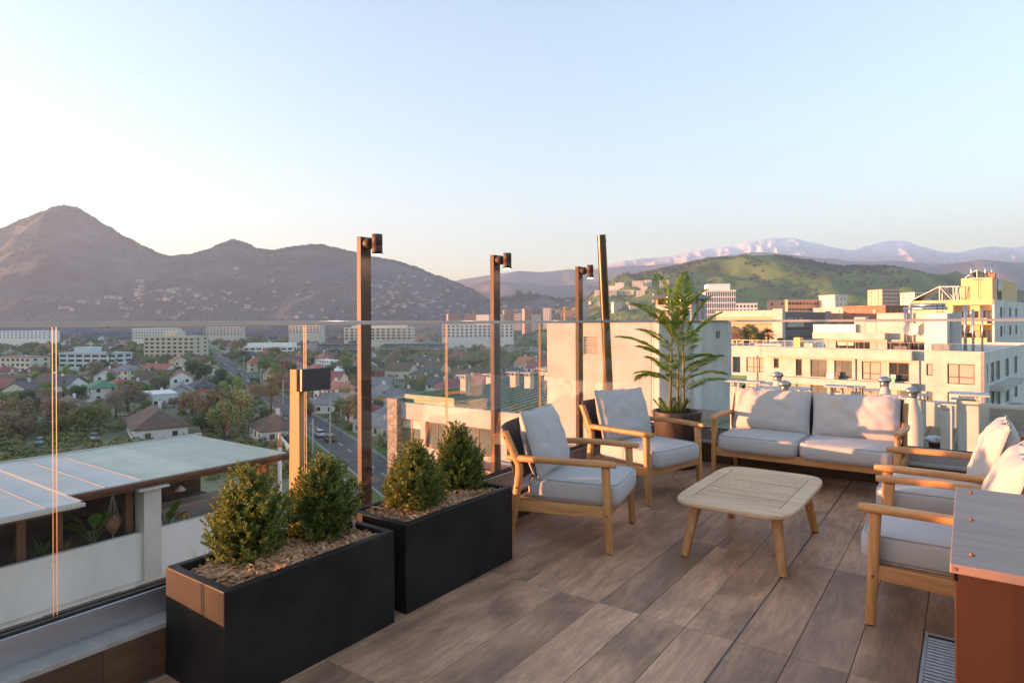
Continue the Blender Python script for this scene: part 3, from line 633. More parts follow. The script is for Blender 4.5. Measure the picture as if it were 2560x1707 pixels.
for (px, yb, yt) in ((1163, 1004, 945), (1226, 985, 942), (1287, 995, 938), (1323, 998, 940), (1357, 975, 928), (1372, 985, 931)):
    d = ray(px, yb); k = (zt - .28 - EYE) / d.z; p = EYEV + d * k; lx, ly = (p - B.O).dot(B.u), (p - B.O).dot(B.n); z1 = EYE - (yt - CY) / FPX * k
    ly = min(ly, 17.0); lx = min(lx, XE - .5); cap_vent(B, lx, ly, zt - .285, z1, .52)
lw, z0 = B.sz(1300, 1075, 0)
B.part('balcony_slab', MB().box(wins[2][0] - .3, -1.3, zb - 2.75, XE, -.01, zb - 2.05), 'stucco')
B.part('pergola', MB().box(wins[2][0] + .4, -2.6, zb - 1.9, XE, -1.31, zb - 1.78), 'brick')
# wide white wall block beside it
W0, _ = B.sz(1368, 900, -.5)
B2 = Bld('white_block', 'tall blank white block behind the potted palm, sunlit left face', 'building', (B.O.x + W0, B.O.y - .5), (1, 0))
xw, _ = B2.sz(1648, 900); dp, _ = B2.yz(1829, 900, xw)
hz0, hz1 = B2.sz(1459, 885), B2.sz(1494, 842)
hs = [(hz0[0], hz0[1], hz1[0], hz1[1])]
ztop = 1.52
m = MB().walls(0, xw, GZ, ztop, 0, .3, hs); m.box(0, .31, GZ, .3, dp, ztop); m.box(.31, dp - .3, GZ, xw - .301, dp, ztop); m.box(xw - .3, .301, GZ, xw, dp, ztop); m.box(.301, .301, ztop - .4, xw - .301, dp - .301, ztop - .15)
B2.part('wall', m, 'stucco')
B2.part('coping', MB().box(-.06, -.06, ztop + .001, xw + .06, dp + .05, ztop + .08), 'stucco')
lv = B2.part('window', MB().box(hs[0][0], .2, hs[0][1], hs[0][2], .24, hs[0][3]), 'pane_blind')
n = 7
for k in range(n):
    z = hs[0][1] + (hs[0][3] - hs[0][1]) * (k + .5) / n
    B2.part('louvre_blade', MB().add([(hs[0][0], .02, z - .06), (hs[0][2], .02, z - .06), (hs[0][2], .16, z + .06), (hs[0][0], .16, z + .06), (hs[0][0], .02, z - .08), (hs[0][2], .02, z - .08), (hs[0][2], .16, z + .04), (hs[0][0], .16, z + .04)], [(0, 1, 2, 3), (7, 6, 5, 4), (0, 4, 5, 1)]), 'stucco', lv)
B2.part('pilaster', MB().box(xw + .001, dp * .38, GZ, xw + .16, dp * .48, ztop - .1), 'stucco_stained')
for (px, py) in ((1707, 842), (1794, 836), (1696, 1004)):
    yy, zz = B2.yz(px, py, xw); B2.part('wall_vent', MB().box(xw + .001, yy - .3, zz - .22, xw + .05, yy + .3, zz + .22), 'mall_grey')
yy, _ = B2.yz(1722, 1000, xw); B2.part('lower_wall', MB().box(xw + .18, dp * .42, GZ, xw + 2.2, dp * .9, -4.4), 'stucco_stained')
def px_top(px, y, B_): return B_.sz(px, 800, y)[0]
for (px0, px1, yt, yy, rnd) in ((1664, 1682, 742, 5, 1), (1697, 1720, 738, 3, 1), (1736, 1748, 740, 6, 0), (1749, 1761, 744, 7, 1)):
    a, _ = B2.sz(px0, 800, yy); b, _ = B2.sz(px1, 800, yy); D = (ld(0, 0)); q = EYEV + ray((px0 + px1) / 2, yt) * ((B2.O + B2.n * yy).dot(B2.n) / ray((px0 + px1) / 2, yt).dot(B2.n)); z1 = q.z; cxx = (a + b) / 2; r = (b - a) / 2
    c = B2.part('chimney', MB().box(cxx - r * 1.15, yy - r * 1.1, ztop - .15, cxx + r * 1.15, yy + r * 1.1, ztop + (z1 - ztop) * (.45 if rnd else .9)), 'stucco')
    if rnd: B2.part('steel_cowl', MB().lathe([(r * .8, 0), (r * .8, (z1 - ztop) * .28), (r * 1.0, (z1 - ztop) * .30), (r * 1.0, (z1 - ztop) * .42), (r * .8, (z1 - ztop) * .43), (r * .8, (z1 - ztop) * .50), (r * 1.05, (z1 - ztop) * .52), (r * 1.0, (z1 - ztop) * .55), (0, (z1 - ztop) * .56)], 16, (cxx, yy, ztop + (z1 - ztop) * .45)), 'galv', c)
    else: B2.part('cowl', MB().box(cxx - r * 1.3, yy - r * 1.3, z1 - (z1 - ztop) * .09, cxx + r * 1.3, yy + r * 1.3, z1), 'galv', c)
yy = 5.0; a, _ = B2.sz(1763, 800, yy); a2, _ = B2.sz(1831, 800, yy); a2 = min(a2, xw - .1); q = EYEV + ray(1795, 757) * ((B2.O + B2.n * yy).dot(B2.n) / ray(1795, 757).dot(B2.n)); z1 = q.z
if a2 - a < .8: a = a2 - 2.2
c = B2.part('vent_housing', MB().box(a, yy, ztop - .15, a2, yy + 2.6, z1 - .05), 'stucco')
m = MB()
for k in range(5): m.box(a + (a2 - a - .12) * k / 4, yy + .05, z1 - .049, a + (a2 - a - .12) * k / 4 + .12, yy + 2.5, z1 + .28)
B2.part('louvre_posts', m, 'mall_orange', c)
B2.part('roof_cap', MB().add([(a - .15, yy - .35, z1 + .281), (a2 + .35, yy - .35, z1 + .281), (a2 + .35, yy + 2.9, z1 + .281), (a - .15, yy + 2.9, z1 + .281), (a + .2, yy + .2, z1 + .62), (a2 - .1, yy + .2, z1 + .62), (a2 - .1, yy + 2.4, z1 + .62), (a + .2, yy + 2.4, z1 + .62)], [(0, 3, 2, 1), (4, 5, 6, 7), (0, 1, 5, 4), (1, 2, 6, 5), (2, 3, 7, 6), (3, 0, 4, 7)]), 'mall_grey', c)
B2.part('steel_fence_rail', MB().box(xw + .2, dp * .42, -4.399, xw + 2.1, dp * .42 + .06, -3.5), 'stucco')

# ---------------------------------------------------------------- lower roof with vents behind the sofa
B = Bld('vent_roof_building', 'low olive-roofed wing behind the sofa crowded with white roof vents', 'building', (-11.2, 18.0), (1, 0))
RZ = -3.7
B.part('wall', MB().box(0, 0, GZ, 34, 20, RZ - .3), 'stucco'); rf = B.part('roof', MB().box(-.1, -.1, RZ - .299, 34.1, 20.1, RZ), 'olive_roof')
k = .8
while k < 34: B.part('seam', MB().box(k - .03, -.05, RZ + .001, k + .03, 20, RZ + .07), 'olive_roof', rf); k += 1.1
m = MB(); m.box(0, 19.7, RZ + .001, 34, 20.0, RZ + 1.3); B.part('parapet', m, 'stucco')
for k in range(8): B.part('louvre', MB().box(12 + k * .001, 19.66 - .03 * (k % 2), RZ + .15 + k * .13, 17, 19.69, RZ + .23 + k * .13), 'galv')
VENTS = [(1839, 949, 30, .55), (1880, 951, 28, .60), (1917, 956, 29, .9), (1936, 969, 26, 1.1), (1985, 968, 28, .9), (2092, 963, 27, .62), (2140, 965, 29, .5), (2187, 973, 26, .55), (2239, 990, 24, .75), (2422, 984, 25, .9), (2300, 985, 30, .6), (2405, 996, 27, .55), (2365, 1008, 25, .5), (2120, 1000, 31, .5)]
def put_base(px, D): p = at(px, 900, D); return (p - B.O).dot(B.u), (p - B.O).dot(B.n)
for (px, py, D, wd) in VENTS:
    lx, ly = put_base(px, D); z1 = EYE - (py - CY + 4) / FPX * D
    if ly < .5 or ly > 19.2: ly = min(max(ly, .6), 19.0)
    cap_vent(B, lx, ly, RZ - .01, z1 - .27, wd * .75)
def turbine(px, py, D, H):
    lx, ly = put_base(px, D); z1 = EYE - (py - CY) / FPX * D; r = .24
    c = B.part('turbine_vent', MB().lathe([(.34, RZ), (.34, z1 - 1.4), (.30, z1 - 1.0), (.16, z1 - .45), (.16, z1 - .38)], 14, (lx, ly, 0)), 'stucco')
    m = MB().lathe([(.15, z1 - .38), (.17, z1 - .30), (.17, z1 - .24)], 16, (lx, ly, 0)); n = 18
    for k in range(n):
        t0 = 2 * math.pi * k / n; vs = []
        for i in range(6):
            f = i / 5; rr = r * math.sin(math.pi * (.22 + .66 * f)) ; z = z1 - .24 + .24 * f
            for dt, kr in ((0, 1.0), (.30, .93)): vs.append((lx + rr * kr * math.cos(t0 + dt + f * .3), ly + rr * kr * math.sin(t0 + dt + f * .3), z))
        m.add(vs, [(2 * i, 2 * i + 1, 2 * i + 3, 2 * i + 2) for i in range(5)], 0, True)
    m.lathe([(.10, z1), (.0, z1 + .02)], 12, (lx, ly, 0)); B.part('turbine_head', m, 'galv', c)
turbine(1944, 932, 27, 1); turbine(1962, 954, 25, 1); turbine(2211, 945, 25, 1); turbine(2280, 972, 23, 1)
c = B.part('roof_fan', MB().lathe([(.2, RZ), (.2, RZ + .35)], 12, (*put_base(2335, 26), 0)), 'rust_paint'); B.part('fan_hood', MB().lathe([(.32, RZ + .35), (.34, RZ + .45), (.2, RZ + .56), (0, RZ + .6)], 14, (*put_base(2335, 26), 0)), 'galv', c)

# ---------------------------------------------------------------- apartment building on the right
uA = RV * .703 - FV * .711
cA = at(2461, 880, 64.0)
B = Bld('apartment_building', 'long white apartment building with balconies and brown window frames right of centre', 'building', (cA.x, cA.y), (uA.x, uA.y))
xl, _ = B.sz(1836, 900); SA = xl - 4
zT = B.sz(2430, 880)[1]                                        # main parapet top
zs2 = B.sz(2150, 946)[1]; fl = 2.95
def z8(x, y): return B.sz(1960 + x / 3.92, 620 + y / 3.92)
def z3(x, y): return B.sz(1780 + x / 5.6, 780 + y / 5.6)
zw1, zw0 = zT - 1.35, zT - 3.35                                 # window band of the top floor
cols = []                                                        # (x0,x1,kind)
def wcol(fx, a, b, kind): cols.append((fx(a, 1180 if fx is z8 else 700)[0], fx(b, 1180 if fx is z8 else 700)[0], kind))
wcol(z3, 285, 397, 'void'); wcol(z3, 480, 717, 'w'); wcol(z3, 865, 936, 's')
wcol(z8, 115, 176, 'n'); wcol(z8, 258, 420, 'd'); wcol(z8, 492, 666, 'd'); wcol(z8, 762, 950, 'd'); wcol(z8, 1030, 1226, 'd'); wcol(z8, 1395, 1456, 's'); wcol(z8, 1600, 1868, 'W')
holes = []; rs = random.Random(9); spec_ = []
for f in range(9):
    for (a, b, k) in cols:
        z1 = zw1 - f * fl; z0 = {'s': z1 - 1.25, 'w': z1 - 1.9, 'W': z1 - 2.0}.get(k, z1 - 2.05)
        if k == 'W': z1 += .1
        holes.append((a, z0, b, z1)); spec_.append((a, z0, b, z1, k, f))
m = MB().walls(SA, 0, GZ, zT, 0, .28, holes); m.box(SA, .6, GZ, SA + .3, 36, zT); m.box(SA + .31, 35.7, GZ, -.301, 36, zT); m.box(SA + .31, 1.9, zT - .62, -.31, 35.69, zT - .35); m.box(SA + .31, 1.5, GZ, -.35, 1.7, zT - .7)
B.part('wall', m, 'stucco')
for (a, z0, b, z1, k, f) in spec_:
    if k == 'void' or f > 3: continue
    B.window(a, z0, b, z1, .0, rs.choice(['pane_blind', 'pane_green', 'pane_dark', 'pane_blind']), 'frame_brown', 1 if k in 'sn' else 2, 1 if k in 'sn' else 2, .10, .14, .42)
B.part('roof_coping', MB().box(SA, -.04, zT + .001, .04, .34, zT + .06), 'stucco')
bx0 = z8(-220, 1000)[0]; bx1 = z8(1275, 1100)[0]
B.part('roof_fascia', MB().box(bx0, -1.05, zT - 1.05, bx1, -.041, zT - .02), 'stucco')
for f in range(4):
    z = zw0 - .05 - f * fl; s_ = B.part('balcony', MB().box(bx0 + 1, -1.15, z - .85, bx1, -.001, z - .1), 'stucco')
    gx = z8(185, 1230)[0], z8(460, 1230)[0]; B.part('glass_guard', MB().box(gx[0], -1.1, z - .1, gx[1], -1.088, z + .55), 'glass', s_)
    gx = z8(950, 1230)[0], z8(1228, 1230)[0]; B.part('glass_guard', MB().box(gx[0], -1.1, z - .1, gx[1], -1.088, z + .75), 'glass', s_)
for k, (a, b, kd) in enumerate(cols):
    if kd == 'd':
        for f in range(3):
            z = zw0 - .05 - f * fl
            if (k + f) % 2: B.part('balcony_seat', MB().box(a + .2, -.8, z - .099, a + .75, -.3, z + .32).box(a + .2, -.36, z + .32, a + .75, -.3, z + .75), ('rubber', 'teal_paint', 'mall_grey')[(k + f) % 3])
            else: B.part('air_conditioner', MB().box(b + .1, -.45, z - .099, b + .95, -.1, z + .5), 'frame_white')
for x in (z8(705, 1200)[0], z8(1330, 1200)[0], z8(-260, 1200)[0]): B.part('downpipe', MB().tube([(x, -.06, GZ), (x, -.06, zT - 1.1)], .06, 6), 'galv')
m = MB()
for i in range(60): m.box(SA + 1 + i * .9, 1.2, zT - .35, SA + 1.03 + i * .9, 1.23, zT + .75) if SA + 1 + i * .9 < -1 else None
m.box(SA + 1, 1.195, zT + .75, -1, 1.235, zT + .79); B.part('roof_railing', m, 'galv')
# side wall in shade
sh_ = []
for f in range(9):
    z1 = zw1 - f * fl + .15; sh_.append((1.3, z1 - 1.9, 2.0, z1)); sh_.append((3.3, z1 - 2.1, 5.6, z1)); sh_.append((6.4, z1 - 2.1, 9.2, z1)); sh_.append((12.5, z1 - 2.1, 15.2, z1)); sh_.append((19, z1 - 2.1, 21.5, z1))
m = MB(); mm = MB().walls(0, 36, GZ, zT, 0, .3, sh_); m.add([(0 - y, x, z) for x, y, z in mm.v], mm.f)
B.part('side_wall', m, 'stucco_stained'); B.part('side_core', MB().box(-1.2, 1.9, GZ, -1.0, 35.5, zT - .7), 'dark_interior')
for (a, z0, b, z1) in sh_[:15]:
    f = B.part('window', MB().box(-.16, a, z0, -.12, b, z1), 'pane_green'); B.part('frame', MB().box(-.119, a, z0, -.08, a + .08, z1).box(-.119, b - .08, z0, -.08, b, z1).box(-.119, a + .08, z1 - .08, -.08, b - .08, z1), 'frame_brown', f)
for f in range(4): B.part('side_balcony', MB().box(.001, 2.9, zw0 - .75 - f * fl, 1.2, 16.2, zw0 - .15 - f * fl), 'stucco')
# penthouse and stair tower on its roof
p0, zp1 = B.sz(2034, 831, 4.0); p1, _ = B.sz(2214, 831, 4.0); zpb = B.sz(2100, 847, 4.0)[1]
ph = B.part('penthouse', MB().walls(p0 + 1.0, p1, zT - .3, zpb, 4.6, 4.9, [(p0 + 2.4, zT - .25, p0 + 6.2, zpb - .25), (p0 + 8.0, zT - .25, p0 + 12, zpb - .25)]), 'stucco')
B.part('penthouse_fascia', MB().box(p0, 3.6, zpb + .001, p1, 4.61, zp1).box(p0, 4.611, zpb + .002, p1, 12, zp1 - .2), 'stucco', ph)
for (a, b) in ((p0 + 2.4, p0 + 6.2), (p0 + 8.0, p0 + 12.0)):
    f = B.window(a, zT - .25, b, zpb - .25, 4.6, 'pane_dark', 'frame_brown', 3, 1, .1, .15)
t0, zt1 = B.sz(2192, 783, 5.0); t1, _ = B.sz(2380, 783, 5.0)
tw = B.part('stair_tower', MB().box(t0, 5.0, zT - .3, t1, 10, zt1), 'stucco')
B.part('tower_shaft', MB().box(t1 - 2.3, 3.6, zT - .3, t1 - .2, 4.99, zt1 - .1), 'stucco_stained', tw)
m = MB()                                                        # caged ladder
for i in range(2): m.tube([(t0 + 6.1 + i * .55, 4.75, zT - .2), (t0 + 6.1 + i * .55, 4.75, zt1 + .9)], .03, 5)
k = zT
while k < zt1 + .6: m.tube([(t0 + 6.1, 4.75, k), (t0 + 6.65, 4.75, k)], .02, 4); k += .32
k = zT + 1.6
while k < zt1 + .9:
    m.tube([(t0 + 6.1, 4.75, k), (t0 + 5.95, 4.3, k), (t0 + 6.37, 4.05, k), (t0 + 6.8, 4.3, k), (t0 + 6.65, 4.75, k)], .016, 4); k += .8
B.part('ladder', m, 'rust_paint', tw)
for (dx, r, top) in ((3.0, .13, .5), (3.6, .10, .7), (8.7, .16, .8), (9.4, .13, .3), (10.2, .10, .4)): B.part('flue', MB().tube([(t0 + dx, 4.7, zT - .2), (t0 + dx, 4.7, zt1 + top)], r, 10), 'galv', tw)
m = MB().tube([(t0 + 2.5, 6, zt1 + .5), (t1 - .6, 6, zt1 + .5)], .18, 10); m.tube([(t0 + 3, 7, zt1 + .9), (t1 - 1, 7, zt1 + .9)], .22, 10); B.part('roof_duct', m, 'galv', tw)
m = MB().lathe([(0, 0), (.3, .03), (.55, .12), (.75, .28)], 20); M = Matrix.Translation((t0 + 3.6, 4.25, zT + 2.3)) @ Matrix.Rotation(R_(100), 4, 'X') @ Matrix.Rotation(R_(25), 4, 'Y'); m.v = [tuple(M @ Vector(v)) for v in m.v]
m.tube([(t0 + 3.6, 4.2, zT + 2.3), (t0 + 3.4, 4.99, zT + 1.9)], .04, 6); B.part('satellite_dish', m, 'frame_white', tw)
for (px, yy, w_, h_, mt) in ((1992, 3.0, .8, 1.5, 'yellow_stack'), (2016, 3.4, 1.6, .8, 'stucco'), (2250, 3.0, 1.4, .7, 'mall_grey'), (2350, 3.2, 1.8, 1.0, 'galv'), (2085, 6.0, 5.0, 1.0, 'frame_white'), (2150, 6.5, 1.3, 1.9, 'galv'), (2178, 6.0, 1.2, 1.3, 'stucco')):
    x, _ = B.sz(px, 860, yy); z0 = zp1 if px in (2085, 2150, 2178) else zT - .35
    B.part('roof_unit', MB().box(x - w_ / 2, yy, z0 - .22, x + w_ / 2, yy + 1.2, z0 + h_), mt, bevel=.05)
P('yellow_stack', (0.72, 0.52, 0.16), rough=0.6)
x0_, _ = B.sz(1885, 860, 3); x1_, _ = B.sz(1955, 860, 3); B.part('roof_terrace_slab', MB().box(x0_, 3, zT + .05, x1_, 8, zT + .28), 'stucco')

# ---------------------------------------------------------------- taller block behind with golden balconies
cB = at(2486, 800, 104.0)
B = Bld('balcony_tower', 'taller white apartment block with golden sunlit balconies at the right edge', 'building', (cB.x, cB.y), (uA.x, uA.y))
def q8(x, y, yy=0.0): return B.sz(1960 + x / 3.92, 620 + y / 3.92, yy)
zr1 = q8(1900, 505)[1]; zr0 = q8(1900, 556)[1]; SB = q8(1235, 530)[0]; sb = q8(1655, 600)[0]; flB = zr1 - q8(1900, 697)[1]
m = MB(); m.box(SB, 0, zr0, 0, .3, zr1); m.box(SB, .301, GZ, sb, 38, zr1 - .01); m.box(sb + .001, 2.2, GZ, -.301, 38, zr1 - .3)
m.box(sb - .5, 0, GZ, sb + .02, 2.19, zr0 - .002)
B.part('wall', m, 'stucco_sunlit')
P('stucco_sunlit', (0.62, 0.47, 0.24), (0.68, 0.52, 0.28), scale=.5, rough=0.85, world=True)  # warm sunlight put into the colour of these white walls
shB = []
for f in range(10):
    z1 = zr0 - .35 - f * flB; shB += [(5.5, z1 - 1.75, 7.7, z1), (9.3, z1 - 1.5, 10.2, z1), (15, z1 - 1.6, 17.2, z1), (22, z1 - 1.6, 24.2, z1)]
m = MB(); mm = MB().walls(0, 38, GZ, zr1, 0, .3, shB); m.add([(0 - y, x, z) for x, y, z in mm.v], mm.f); B.part('side_wall', m, 'stucco_stained')
for (a, z0, b, z1) in shB[:20]: 
    f = B.part('window', MB().box(-.2, a, z0, -.15, b, z1), 'pane_dark'); B.part('frame', MB().box(-.149, a, z0, -.1, a + .1, z1).box(-.149, b - .1, z0, -.1, b, z1), 'frame_brown', f)
for f in range(5):
    z = zr0 - (f + 1) * flB; s_ = B.part('balcony', MB().box(sb + .03, -.6, z - .05, -.31, 2.19, z + .12).box(sb + .03, -.6, z + .12, -.9, -.45, z + 1.05), 'stucco_sunlit')
    for i in range(3):
        a = sb + 1.0 + i * ((-sb - 1.5) / 3); fr = B.window(a, z + .15, a + 1.7, z + 2.25, 2.1, rs.choice(['pane_dark', 'pane_blind', 'pane_green']), 'frame_brown', 2, 1, .09, .04)
    B.part('divider', MB().box(sb + (-sb) * .62, .4, z + .121, sb + (-sb) * .62 + .12, 2.18, z + flB - .06), 'stucco_sunlit', s_)
    B.part('balcony_plant', MB().squadric((sb + 1.0, .9, z + 1.0), (.55, .5, .85), 1, 1, 8, 12, None, 0, lambda p: p * (1 + .3 * mnoise.noise(p * 5))), 'plant_mass', s_)
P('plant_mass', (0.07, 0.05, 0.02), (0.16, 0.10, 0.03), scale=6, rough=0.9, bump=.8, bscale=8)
h0 = q8(1735, 300, 3)[0]; h1 = q8(2040, 300, 3)[0]; zh = q8(1900, 292, 3)[1]
hb = B.part('lift_house', MB().box(h0, 3, zr1 - .3, h1, 30, zh), 'stucco_sunlit')
def solar(x0, y0, x1, z0, z1, dep, par):
    m = MB().add([(x0, y0, z0), (x1, y0, z0), (x1, y0 + dep, z1), (x0, y0 + dep, z1), (x0, y0, z0 - .08), (x1, y0, z0 - .08), (x1, y0 + dep, z1 - .08), (x0, y0 + dep, z1 - .08)], [(0, 1, 2, 3), (7, 6, 5, 4), (0, 4, 5, 1), (1, 5, 6, 2), (2, 6, 7, 3), (3, 7, 4, 0)]); return m
sx0 = q8(1270, 500, 3)[0]; sx1 = q8(1545, 400, 3)[0]; zs1 = q8(1545, 380, 3)[1]
fr = B.part('solar_array', MB().add([(sx0, 1.5, zr1 + .1), (sx1, 1.5, zs1), (sx1, 7.5, zs1), (sx0, 7.5, zr1 + .1), (sx0, 1.5, zr1 - .02), (sx1, 1.5, zs1 - .12), (sx1, 7.5, zs1 - .12), (sx0, 7.5, zr1 - .02)], [(0, 1, 2, 3), (7, 6, 5, 4), (0, 4, 5, 1), (1, 5, 6, 2), (2, 6, 7, 3), (3, 7, 4, 0)]), 'solar')
m = MB()
for yy in (1.4, 3.4, 5.4, 7.6): m.beam((sx0, yy, zr1 + .13), (sx1 + .1, yy, zs1 + .05), .12, .12); m.beam((sx1, yy, zr1 - .3), (sx1, yy, zs1), .12, .12)
ex = q8(1735, 380, 3)[0]
for yy in (1.4, 4.4): m.beam((sx1, yy, zs1 - .05), (ex, yy, zs1 - .1), .1, .1); m.beam((ex - .3, yy, zr1 - .3), (ex - .3, yy, zs1 - .1), .1, .1); m.beam((sx1 + 2, yy, zr1 - .3), (sx1 + 2, yy, zs1 - .1), .1, .1); m.beam((sx1, yy, zs1 - .1), (sx1 + 2, yy, zr1 - .2), .08, .08); m.beam((sx1 + 2.1, yy, zr1 - .2), (ex - .4, yy, zs1 - .2), .08, .08)
B.part('array_frame', m, 'frame_white', fr)
gx0 = q8(1775, 290, 4)[0]; gx1 = q8(1890, 225, 4)[0]; zg = q8(1890, 218, 4)[1]
fr = B.part('solar_array', MB().add([(gx0, 4, zh + .1), (gx1, 4, zg), (gx1, 13, zg), (gx0, 13, zh + .1), (gx0, 4, zh), (gx1, 4, zg - .1), (gx1, 13, zg - .1), (gx0, 13, zh)], [(0, 1, 2, 3), (7, 6, 5, 4), (0, 4, 5, 1), (1, 5, 6, 2), (2, 6, 7, 3), (3, 7, 4, 0)]), 'solar')
for yy in (4, 7, 10, 13): B.part('array_frame', MB().beam((gx0, yy, zh + .12), (gx1, yy, zg + .04), .12, .12).beam((gx1, yy, zh - .1), (gx1, yy, zg), .12, .12), 'frame_white', fr)
ry0, ry1 = 6.5, 9
for (lx, ly) in ((h1 - 1.2, 5), (h1 - .9, 9), (h1 - 3.0, 4)): B.part('flue', MB().tube([(lx, ly, zh - .1), (lx, ly, zh + 2.4)], .24, 10).lathe([(.5, zh), (.24, zh + .5)], 10, (lx, ly, 0)), 'galv', hb)
for k in range(3): B.part('downpipe', MB().tube([(h1 + .12, 8 + k * 1.2, zr1), (h1 + .12, 8 + k * 1.2, zh - .1)], .13, 8), 'galv', hb)
B.part('roof_hut', MB().box(h0 + 3.2, 5, zh - .05, h0 + 4.4, 6.2, zh + .8), 'brick', hb)
B.part('antenna', MB().tube([(h0 + 2.5, 2.7, zr1 - .3), (h0 + 2.5, 2.7, zr1 + 3.6)], .03, 5).tube([(h0 + 1.6, 2.7, zr1 + 3.4), (h0 + 3.3, 2.7, zr1 + 3.5)], .03, 5), 'rubber', hb)

# ---------------------------------------------------------------- shopping centre
cM = at(1950, 800, 185.0)
B = Bld('shopping_centre', 'long shopping centre with orange sunlit end wall and grey sign wall', 'building', (cM.x, cM.y), (uA.x, uA.y))
zM = B.sz(1900, 776)[1]; xM = B.sz(1790, 800)[0]
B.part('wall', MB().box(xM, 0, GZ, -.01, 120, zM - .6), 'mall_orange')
B.part('cornice', MB().box(xM, -.3, zM - 1.9, .3, 0 - .001, zM), 'stucco')
for k in range(7): B.part('panel_joint', MB().box(xM, -.06, zM - 4.2 - k * 2.2, -2.2, -.002, zM - 4.0 - k * 2.2), 'frame_brown')
y2 = B.yz(2057, 800)[0]; y3 = B.yz(2300, 800)[0]
B.part('corner_pier', MB().box(-2.0, -.6, GZ, .9, 1.6, zM + .4), 'stucco')
sg = B.part('sign_wall', MB().box(0, 1.61, GZ, .5, y2, zM - .4), 'mall_grey')
for k in range(6): B.part('groove', MB().box(.501, 1.7, zM - 3.0 - k * 2.6, .56, y2 - .6, zM - 2.75 - k * 2.6), 'pane_dark', sg)
B.part('end_pier', MB().box(.001, y2, GZ, .9, y2 + 5, zM), 'concrete')
lw_ = B.part('rear_wing', MB().box(.001, y2 + 5.01, GZ, .45, 118, zM - 3.6), 'mall_grey')
for k in range(5): B.part('groove', MB().box(.451, y2 + 5.2, zM - 5.0 - k * 2.2, .5, 117, zM - 4.8 - k * 2.2), 'pane_dark', lw_)
yt0, zt0 = B.yz(1962, 817); yt1, _ = B.yz(2000, 817)
fc = bpy.data.curves.new('sign_text', 'FONT'); fc.body = 'falabella'; fc.size = 3.9; fc.extrude = .06; fc.shear = .25
fo = bpy.data.objects.new('tmp_text', fc); COL.objects.link(fo); dg = bpy.context.evaluated_depsgraph_get(); me = bpy.data.meshes.new_from_object(fo.evaluated_get(dg)); bpy.data.objects.remove(fo)
me.materials.clear(); me.materials.append(MAT['sign_white'])
o = link_mesh('sign_lettering', me, sg, (.63, yt0, zt0 - GZ), (R_(90), 0, R_(90)))
# ================================================================= TOWN
rc = random.Random(17)
for nm, c in dict(white=(.80, .80, .78), cream=(.74, .68, .55), pink=(.52, .24, .19), grey=(.48, .48, .47), pale_blue=(.56, .65, .67), brickred=(.33, .12, .08)).items():
    P('house_' + nm, tuple(x * .93 for x in c), c, scale=.8, rough=.9, spec=.1, world=True)
ROOFS = dict(brown=((.085, .055, .042), (.12, .08, .06)), grey=((.12, .125, .13), (.18, .185, .19)), red=((.20, .075, .055), (.28, .11, .08)), maroon=((.17, .055, .06), (.22, .08, .08)), green=((.07, .14, .09), (.10, .18, .12)), slate=((.055, .055, .065), (.09, .09, .10)), pale=((.50, .53, .54), (.62, .64, .64)), rust=((.30, .13, .07), (.36, .17, .10)))
for nm, (a, b) in ROOFS.items(): P('roof_' + nm, tuple(min(.7, v * 1.45) for v in a), tuple(min(.75, v * 1.45) for v in b), scale=.5, rough=.75, world=True, bump=.3, bscale=3, stretch=(1, 1, 1), spec=.3, dist=.1)
P('window_far', (.05, .055, .06), rough=.12, spec=.7)
P('tower_pale', (.55, .50, .45), (.62, .57, .51), scale=.2, rough=.85, world=True)
P('tower_brick', (.38, .21, .155), (.46, .26, .19), scale=.2, rough=.85, world=True)
P('tower_grey', (.36, .35, .34), (.42, .41, .40), scale=.2, rough=.85, world=True)
P('olive_beige', (.50, .47, .36), (.56, .53, .42), scale=.3, rough=.85, world=True)
P('blue_roof', (.36, .46, .50), (.42, .52, .56), scale=.4, rough=.5, world=True)
P('purple_roof', (.28, .16, .20), (.34, .20, .24), scale=.4, rough=.7, world=True)
P('train_paint', (.16, .19, .21), (.20, .23, .25), scale=.1, rough=.4, world=True)

def roof_mb(W, D, h, rh, kind, ov=.5):
    m = MB(); a, b = W / 2 + ov, D / 2 + ov; z = h; t = .18
    if kind == 'gable':
        for s in (-1, 1):
            m.add([(-a, s * b, z - .25), (a, s * b, z - .25), (a, 0, z + rh), (-a, 0, z + rh), (-a, s * b, z - .25 + t), (a, s * b, z - .25 + t), (a, 0, z + rh + t), (-a, 0, z + rh + t)], [(0, 1, 2, 3), (4, 5, 6, 7), (0, 1, 5, 4), (1, 2, 6, 5), (3, 0, 4, 7)])
    elif kind == 'hip':
        r = max(.3, a - b * .95)
        vs = [(-a, -b, z - .1), (a, -b, z - .1), (a, b, z - .1), (-a, b, z - .1), (-r, 0, z + rh), (r, 0, z + rh)]
        m.add(vs, [(0, 1, 5, 4), (1, 2, 5), (2, 3, 4, 5), (3, 0, 4), (3, 2, 1, 0)]); m.box(-a, -b, z - .3, a, b, z - .101)
    else:
        m.box(-a + ov * .6, -b + ov * .6, z, a - ov * .6, b - ov * .6, z + .35)
    return m
HPROTO = []
